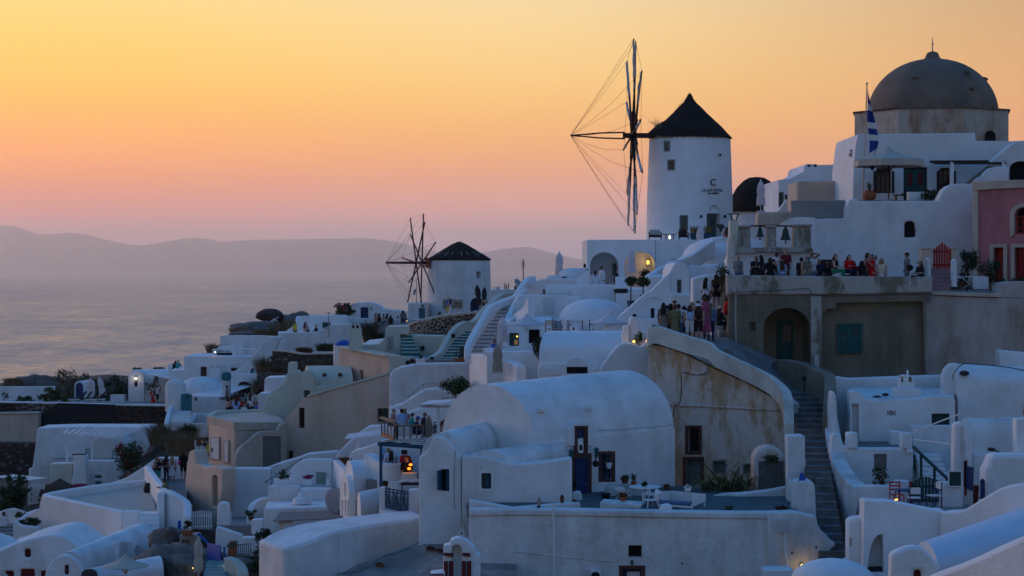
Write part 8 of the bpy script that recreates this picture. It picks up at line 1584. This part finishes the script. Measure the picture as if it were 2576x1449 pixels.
def shell(B_,key,regs,off,zmin=None):
 if key in B_['cl']:return B_['cl'][key]
 ids={B_['names'].index(r) for r in regs};ok=np.isin(B_['reg'],list(ids));W=B_['V']+B_['N']*off
 if zmin is not None:ok&=B_['V'][:,2]>zmin
 fs=[f for f in B_['F'] if all(ok[i] for i in f)];used=sorted({i for f in fs for i in f});mp={i:k for k,i in enumerate(used)}
 me=bpy.data.meshes.new(key);me.from_pydata(W[used].tolist(),[],[tuple(mp[i] for i in f) for f in fs]);me.shade_smooth();B_['cl'][key]=me;return me
def skirt(B_,pose,key,ln):
 if key in B_['cl']:return B_['cl'][key]
 m=MB();n=20;U=B_['U'];rows=[]
 if pose in ('sit','table'):
  for j in range(6):
   u=j/5;c=Vector((0,.0-.42*u,.56-(.0 if u<.8 else .12)));rows+=[c+Vector((.21*math.cos(2*math.pi*k/n),.02,.115*math.sin(2*math.pi*k/n))) for k in range(n)]
 else:
  for j in range(6):
   u=j/5;z=1.04-u*ln;c=U(0,.01,1.0) if j<2 else U(0,.01,.92);c=Vector((c.x,c.y,z));rows+=[c+Vector(((.135+.12*u*(ln+.3))*(1+.07*math.sin(6*2*math.pi*k/n)*u)*math.cos(2*math.pi*k/n),(.115+.1*u*(ln+.3))*math.sin(2*math.pi*k/n),0)) for k in range(n)]
 m.add(rows,[(j*n+k,j*n+(k+1)%n,(j+1)*n+(k+1)%n,(j+1)*n+k) for j in range(5) for k in range(n)]);me=bpy.data.meshes.new(key);me.from_pydata(m.v,[],m.f);me.shade_smooth();B_['cl'][key]=me;return me
def hair_mesh(B_,kind):
 key='hair_'+kind
 if key in B_['cl']:return B_['cl'][key]
 U=B_['U'];c=U(0,.018,1.605);m=MB().ball((0,0,0),(.098,.115,.108),14,10);V=[Vector(v) for v in m.v];keep=[not (v.y<-.045 and v.z<.045) and not (v.z<-.055 and v.y<.03) for v in V]
 f=[q for q in m.f if all(keep[i] for i in q)];Rm=Matrix.Rotation({'lean':.45,'bend':1.0}.get('x',0),3,'X');m2=MB().add([c+v for v in V],f)
 if kind=='long':
  pts=[U(0,.06,1.62),U(0,.105,1.5),U(0,.13,1.36),U(0,.135,1.2),U(0,.125,1.1)]
  for x in (-.05,0,.05):m2.tube([p+Vector((x*(1+.2*i),-.01*abs(x)*10,0)) for i,p in enumerate(pts)],[.05,.055,.05,.04,.012],7)
 elif kind=='bob':
  for x in (-.06,0,.06):m2.tube([U(x,.05,1.62),U(x*1.3,.07,1.5),U(x*1.2,.06,1.42)],[.05,.055,.03],7)
 elif kind=='tail':m2.tube([U(0,.11,1.62),U(0,.15,1.5),U(0,.13,1.3)],[.035,.03,.012],7)
 elif kind=='bun':m2.ball(U(0,.1,1.68),.05,8,6)
 me=bpy.data.meshes.new('hair');me.from_pydata(m2.v,[],m2.f);me.shade_smooth();B_['cl'][key]=me;return me
def hat_mesh(B_,kind):
 key='hat_'+kind
 if key in B_['cl']:return B_['cl'][key]
 U=B_['U'];c=U(0,.012,1.63)
 if kind=='cap':m=MB().lathe([(.108,0),(.106,.05),(.07,.09),(.01,.1)],c,14).box(c+Vector((0,-.15,.01)),(.15,.14,.015))
 else:w=.25 if kind=='wide' else .165;m=MB().lathe([(w,.0),(w,.012),(.112,.02),(.1,.1),(.06,.12),(.01,.12)],c,20)
 me=bpy.data.meshes.new('hat');me.from_pydata(m.v,[],m.f);me.shade_smooth();me.set_sharp_from_angle(angle=R(40));B_['cl'][key]=me;return me
def gmesh(B_,key,fn):
 if key not in B_['cl']:m=fn();me=bpy.data.meshes.new(key);me.from_pydata(m.v,[],m.f);B_['cl'][key]=me
 return B_['cl'][key]
def part(name,me,mt,parent):
 o=bpy.data.objects.new(name,me);COL.objects.link(o);o.parent=parent
 if not me.materials:me.materials.append(mt)
 o.material_slots[0].link='OBJECT';o.material_slots[0].material=mt;return o
ARM=['uarm','farm'];EYE=mat('dark eyes',(.01,.01,.01),.4,0,bump=0)
def person(label,px,py,Y,pose,rz,hair,top,bot,ex='',s=1.0,skin=None,group=None):
 """hair = kind letter + colour, top = kind + colour, bot = kind + colour; py is the top of the head"""
 B_=body_of(pose);r=T('person','person '+label,'person',group);k=len(ROOTS);sk=SKINS[skin if skin is not None else k%3 if k%5 else 1];part('body',B_['mesh'],sk,r);U=B_['U']
 hk={'s':'short','l':'long','b':'bob','t':'tail','u':'bun'}.get(hair[0])
 if hk:part('hair',hair_mesh(B_,hk),hm_(hair[1]),r)
 part('eyes',gmesh(B_,'eyes',lambda:MB().ball(U(-.033,-.083,1.60),(.014,.01,.008),6,4).ball(U(.033,-.083,1.60),(.014,.01,.008),6,4)),EYE,r)
 reg={'t':['torso','uarm'],'l':['torso','uarm','farm'],'k':['torso'],'d':['torso']}[top[0]];part('shirt' if top[0]!='d' else 'bodice',shell(B_,'top_'+top[0],reg+(['pelvis'] if top[0] in 'tl' else []),.014),cm(top[1]),r)
 if bot[0]=='p':part('trousers',shell(B_,'pants',['pelvis','thigh','shin'],.011),cm(bot[1]),r)
 elif bot[0]=='s':part('shorts',shell(B_,'shorts',['pelvis','thigh'],.012),cm(bot[1]),r)
 else:part('skirt',skirt(B_,pose,'skirt_'+bot[0],{'k':.55,'d':.8,'f':.95,'m':.42}[bot[0]]),cm(bot[1]),r)
 part('shoes',shell(B_,'shoes',['foot'],.008),cm('k' if k%2 else 'w'),r)
 for e in ex.split():
  if e[:3] in ('cap','hat','wid'):part('hat',hat_mesh(B_,{'cap':'cap','hat':'sun','wid':'wide'}[e[:3]]),cm(e[-1]),r)
  elif e[:3]=='bag':b=part('backpack',gmesh(B_,'bag',lambda:MB().ball(U(0,.2,1.2),(.15,.1,.2),12,8)),cm(e[-1]),r)
  elif e[:3]=='tot':part('shoulder_bag',gmesh(B_,'tote',lambda:MB().ball(U(.24,.05,1.0),(.09,.17,.16),10,8).tube([U(.22,.05,1.1),U(.15,.0,1.42)],.014,5)),cm(e[-1]),r)
  elif e[:3]=='pho':part('phone',gmesh(B_,'phone',lambda:MB().box(U(0,-.36,1.44),(.15,.012,.08))),BLACK,r)
  elif e[:3]=='sun':part('sunglasses',gmesh(B_,'shades',lambda:MB().box(U(0,-.096,1.6),(.15,.02,.035))),BLACK,r)
 q=P(px,py,Y);place(r,Vector((q.x,q.y,q.z-B_['top']*s)),R(rz),s);return r
A180=180
PEOPLE='''bald man in grey shirt standing by the bell pillar|1857,643,94,stand,140,xk,tg,pd
in black shirt leaning on the parapet nearest the bells|1896,645,91.6,lean,20,sk,tk,pd
with long black hair and white top behind the leaning man|1914,642,92.6,stand,200,lk,kw,pk
with brown hair in black top on the parapet|1938,648,91.4,sit,180,bb,tk,pk
taking a photo in white shirt behind the parapet|1953,635,93.4,phone,150,sb,tw,pd,pho
with long brown hair in strapless blue top on the parapet|1967,652,90.9,armup,180,lb,kl,sd
man in maroon t shirt standing above the crowd|1977,628,93.2,stand,10,sk,tm,pn
with grey hair in patterned dress back turned|2029,643,91.2,stand,190,sg,da,fa
with dark ponytail seated between the bells|1905,660,90.8,sit,170,tk,tk,pk
in dark grey top behind the strapless blue top|1946,652,92.4,stand,160,bb,tg,pn
in black vest left of the patterned dress|2016,648,92.6,stand,200,sk,tk,pk
with brown hair in navy top behind the white shirt|2060,652,92.2,stand,-30,lb,tn,pn
in dark red top beside the curly haired guest|2148,655,91.4,table,-40,lk,tm,pn
in black dress seated next to the phone reader|2168,656,91.2,sit,150,bk,dk,kk
man with arm raised behind his head|2040,632,93,armup,0,sb,tg,pk
man in white shirt with dark backpack|2045,639,91.8,stand,60,sk,lw,pd,bagk
in dark clothes and sunglasses beside the dark panel|2079,658,92.2,sit,20,lb,tk,pk,sun
with long dark hair, black top and green trousers on the parapet|2100,640,90.7,sit,60,lk,kk,pv
with curly hair and red plaid shirt sitting hunched|2133,641,91,table,30,bk,lr,pn
in blue skirt reading a phone beside the red dress|2181,636,91.6,phone,100,bb,tg,db,pho
in bright red dress looking down at a phone|2193,641,91,phone,-60,uk,tr,dr
man in sunglasses and white shirt behind the red dress|2203,643,93,stand,-20,sk,tw,pd,sun
with blonde hair and cream top back turned|2217,650,90.8,stand,170,by,kc,kw
man in black cap and grey shirt with shoulder bag|2282,637,92.4,stand,-80,sk,tg,pg,capk totk
in sunglasses and black shirt at the bollard|2316,656,91.6,sit,-70,bk,tk,pk,sun
with long dark hair in grey patterned dress at the end of the path crowd|1669,762,87,stand,170,lk,da,fa
in straw hat holding up a black tablet|1697,753,89.6,phone,180,sb,tc,pk,hatc pho
with dark hair hidden behind the couple|1687,764,88.8,stand,175,bk,tm,pk
in olive dress hugged by the man in white|1698,767,87,stand,185,ub,to,fo
man in white shirt hugging the olive dress|1707,765,87.2,hug,180,sk,lw,pd
with brown hair and blue and white backpack|1735,768,86.6,stand,180,lb,kw,sw,bagl
with light brown hair between backpack and white hat|1741,760,88.4,stand,190,by,kc,sk
in wide white hat and dark print playsuit|1757,766,86.6,stand,175,lb,kk,sk,widw
dark haired man behind the wide white hat|1756,757,89,stand,180,sk,tg,pk
in long pink dress right of the white hat|1775,747,87.6,stand,160,ub,dp,fp,s1
with dark hair in grey top at the left back of the path crowd|1678,768,88.6,phone,170,lk,tg,pk,pho
in dark dress between the olive dress and the backpack|1721,770,88.2,stand,175,bk,dn,kn
with blonde hair in grey top behind the backpack|1747,768,88,stand,185,ly,tg,sd
in maroon top behind the long pink dress|1767,762,88.6,stand,170,lk,tm,pk
in denim shirt at the right back of the path crowd|1788,764,89,stand,160,sb,ld,pn
with long dark hair, white floral top and black shorts|1776,699,91.8,stand,150,lk,tw,mk
with wavy brown hair in black mini dress|1802,690,91.9,stand,170,lb,dk,mk
in white hat and black top sitting on the white ledge|1809,772,90.8,sit,120,bk,tk,pk,hatc
in red top half hidden by the old house corner|1828,744,90.4,sit,100,bk,tr,sk
in pink robe on the stair by the windmill door|1829,571,119.5,stand,140,lb,ls,fs
in white top leaning over the curved white seat|1466,665,118.6,lean,150,uk,kw,kw
with dark ponytail in white bathrobe|1497,681,115,stand,190,tk,lw,fw
man in white bathrobe beside the ponytail|1514,670,115.2,stand,120,sk,lw,fw
dark haired head behind the parapet in the left arch|1550,676,119,sit,90,sk,tk,pk
man lounging on the white ledge below the parasol|1368,728,114.2,sit,30,sk,ts,pk
man in blue shirt sitting on the parasol terrace|1240,853,102,table,60,sk,tb,pd
in straw hat and blue shirt by the cafe sign|1129,748,179,hug,-40,sb,tb,py,hatc
with dark hair in white dress by the cafe sign|1134.5,752,178.6,stand,150,lk,dw,fw
with brown hair seen over the lava stone wall|1106,784,176,sit,160,lb,tm,pk
pointing at the left of the cafe group|946,788,180.4,hug,100,lb,ks,kk
with dark hair second in the cafe group|953,788,180.6,sit,120,lk,tk,pk
with pale top third in the cafe group|964,790,180.4,sit,90,bb,kc,sd
in light top fourth in the cafe group|974,788,180.5,sit,150,lk,tw,pk
in black dress fifth in the cafe group|983,793,180,stand,170,lk,dk,kk
in white shirt walking right of the cafe group|1001,795,179.6,stand,80,sk,tw,pk
in patterned shirt by the cafe annex|1014,781,182,stand,190,bk,ta,pn
man in yellow shirt on the cafe terrace edge|742,809,174,stand,60,sk,ty,pk
with brown hair and pale top on the cafe terrace|768,810,174.4,sit,150,lb,ks,kk
man reclining on the cafe terrace|796,817,174.6,sit,-60,sk,tn,pn
in white shirt and cap bending by the big boulder|684,797,187.6,bend,70,sk,tw,pn,capw
in black at the white balcony edge|437,908,174.4,lean,150,bk,tk,pk
in straw hat and teal shirt at the white balcony|446,907,174.2,lean,170,sb,tt,pk,hatc
in red dress at the seaside porch|385,979,171.6,lean,-40,lb,dr,fr
man in white shirt and black shorts at the seaside porch|396,969,172,phone,80,sk,tw,sk
with dark hair on the balcony by the swooping wall|635,926,168,sit,120,lk,tt,pk
with patterned shirt standing over the seated left crowd|571,970,142,stand,100,uk,ta,pk
in pale pink top at the left of the seated crowd|574,1001,141,table,150,bb,ks,sn
in rose shirt second in the seated crowd|586,998,141.2,table,170,sk,ts,sd
in lilac patterned shirt in the front of the seated crowd|594,1001,140.4,table,190,lb,tl,pk
with dark hair behind the lilac shirt|592,990,143,sit,160,lk,tm,pk
dark haired in brown top at the back of the seated crowd|603,984,144.6,sit,180,lk,tm,pk
in grey top and red shorts|611,990,142,stand,185,bk,kg,sr,s.9
in green shirt on the steps|622,986,143.6,sit,160,sk,tv,pk
in white top right of the green shirt|630,989,143,sit,150,lk,tw,pk
in white shirt leaning in the front row|627,1001,141,table,140,sk,tw,pk
curly haired at the top right of the seated crowd|646,984,144,sit,200,bk,tc,pk
in maroon top behind the white cube house|654,971,145,stand,170,lk,tm,pk
man in blue shirt at the right of the front row|648,1010,139.6,table,-60,sb,tb,pn
dark head in the front row at the low wall|606,1019,139.2,table,180,sk,tk,pk
fair head in the front row at the low wall|614,1016,139.2,table,180,sy,tw,pk
brown head in the front row at the low wall|623,1015,139.3,table,170,lb,tk,pk
blonde leaning over the pink lit wall|388,1149,118.6,lean,60,by,ks,kk
in black top and turquoise shorts leaning on the wall|398,1152,118.2,lean,50,bk,tk,st
in dark clothes beside the white skirt|419,1145,119.4,stand,170,lk,tk,pn
blonde in white top and white skirt|433,1147,119,stand,190,ly,kw,kw
with bright pink bag on the left path|461,1136,119.2,stand,180,lk,tk,sk,toth
in khaki top leaning on the curved wall|424,1204,108,lean,-70,tk,to,po
tanned man behind the small picket gate|509,1107,117.6,stand,20,sb,tk,pk
in yellow top beside the notice boards|518,1108,117.8,stand,60,bk,ty,pk
man in white shirt and beige shorts climbing the left steps|9,1288,111,phone,170,sk,tw,sc
dark head behind the sloping white wall|319,1188,126,stand,120,sk,tk,pk
in orange top at the far end of the wooden rail|986,1029,97.8,table,70,sb,ks,pk
man in light blue shirt back turned on the deck|1012,1029,96,table,200,sk,tl,pn
with long blonde hair on the deck|1018,1028,97.4,sit,180,ly,ts,pk
child in teal shirt and cap on the deck|1033,1040,95.6,table,110,sk,tt,pk,capn s.85
in navy shirt and blue cap on the deck|1045,1048,95.2,table,100,sb,tn,pn,capb
elderly man in blue shirt under the canopy|1063,1038,96.4,table,110,sg,tn,pn
with brown bag bent over under the canopy|1111,1056,95.2,table,80,lb,ks,po,toto
in blue shirt at the left of the lower diners|960,1111,93.6,table,90,sb,tl,pd
fair haired in lilac among the lower diners|972,1127,93,table,120,sy,tl,pd
with long brown hair and pale dress among the lower diners|984,1134,91.8,table,180,lb,kw,fw
in white shirt among the lower diners|1011,1132,93,table,150,sk,lw,pk
in red shirt among the lower diners|1018,1133,92,table,160,sk,tr,pk
waiter in black shirt and white apron beside the glowing lamps|1023,1149,87,stand,170,xk,tk,pw
with pink shorts and trainers cut off by the right picture edge|2583,990,79.5,sit,60,sk,ts,sr'''
for ln_ in PEOPLE.split('\n'):
 lb,d=ln_.split('|');d=d.split(',');ex=d[8] if len(d)>8 else '';s_=1.0
 for e in ex.split():
  if e[0]=='s' and e[1:].replace('.','').isdigit():s_=float(e[1:]) if float(e[1:])<1 else 1.0
 Yp=float(d[2]);grp='people on the parapet' if 1840<float(d[0])<2330 else 'people on the crowded path' if 1650<float(d[0])<1840 else 'people on the terraces'
 person(lb,float(d[0]),float(d[1]),Yp,d[3],float(d[4]),d[5],d[6],d[7],ex,s_,group=grp)
th=T('poster_panel','dark brown panel leaning on the white wall behind the crowd','panel');ob('board',slab(t('J',535,1330,535,1170,640,1170,640,1330),93.2,.06),WOODD,th);ob('frame',ring(MB(),*t('J',533,1168)[0],*t('J',642,1332)[0],93.2,.04,-.03,.0),BLACK,th)
finish()
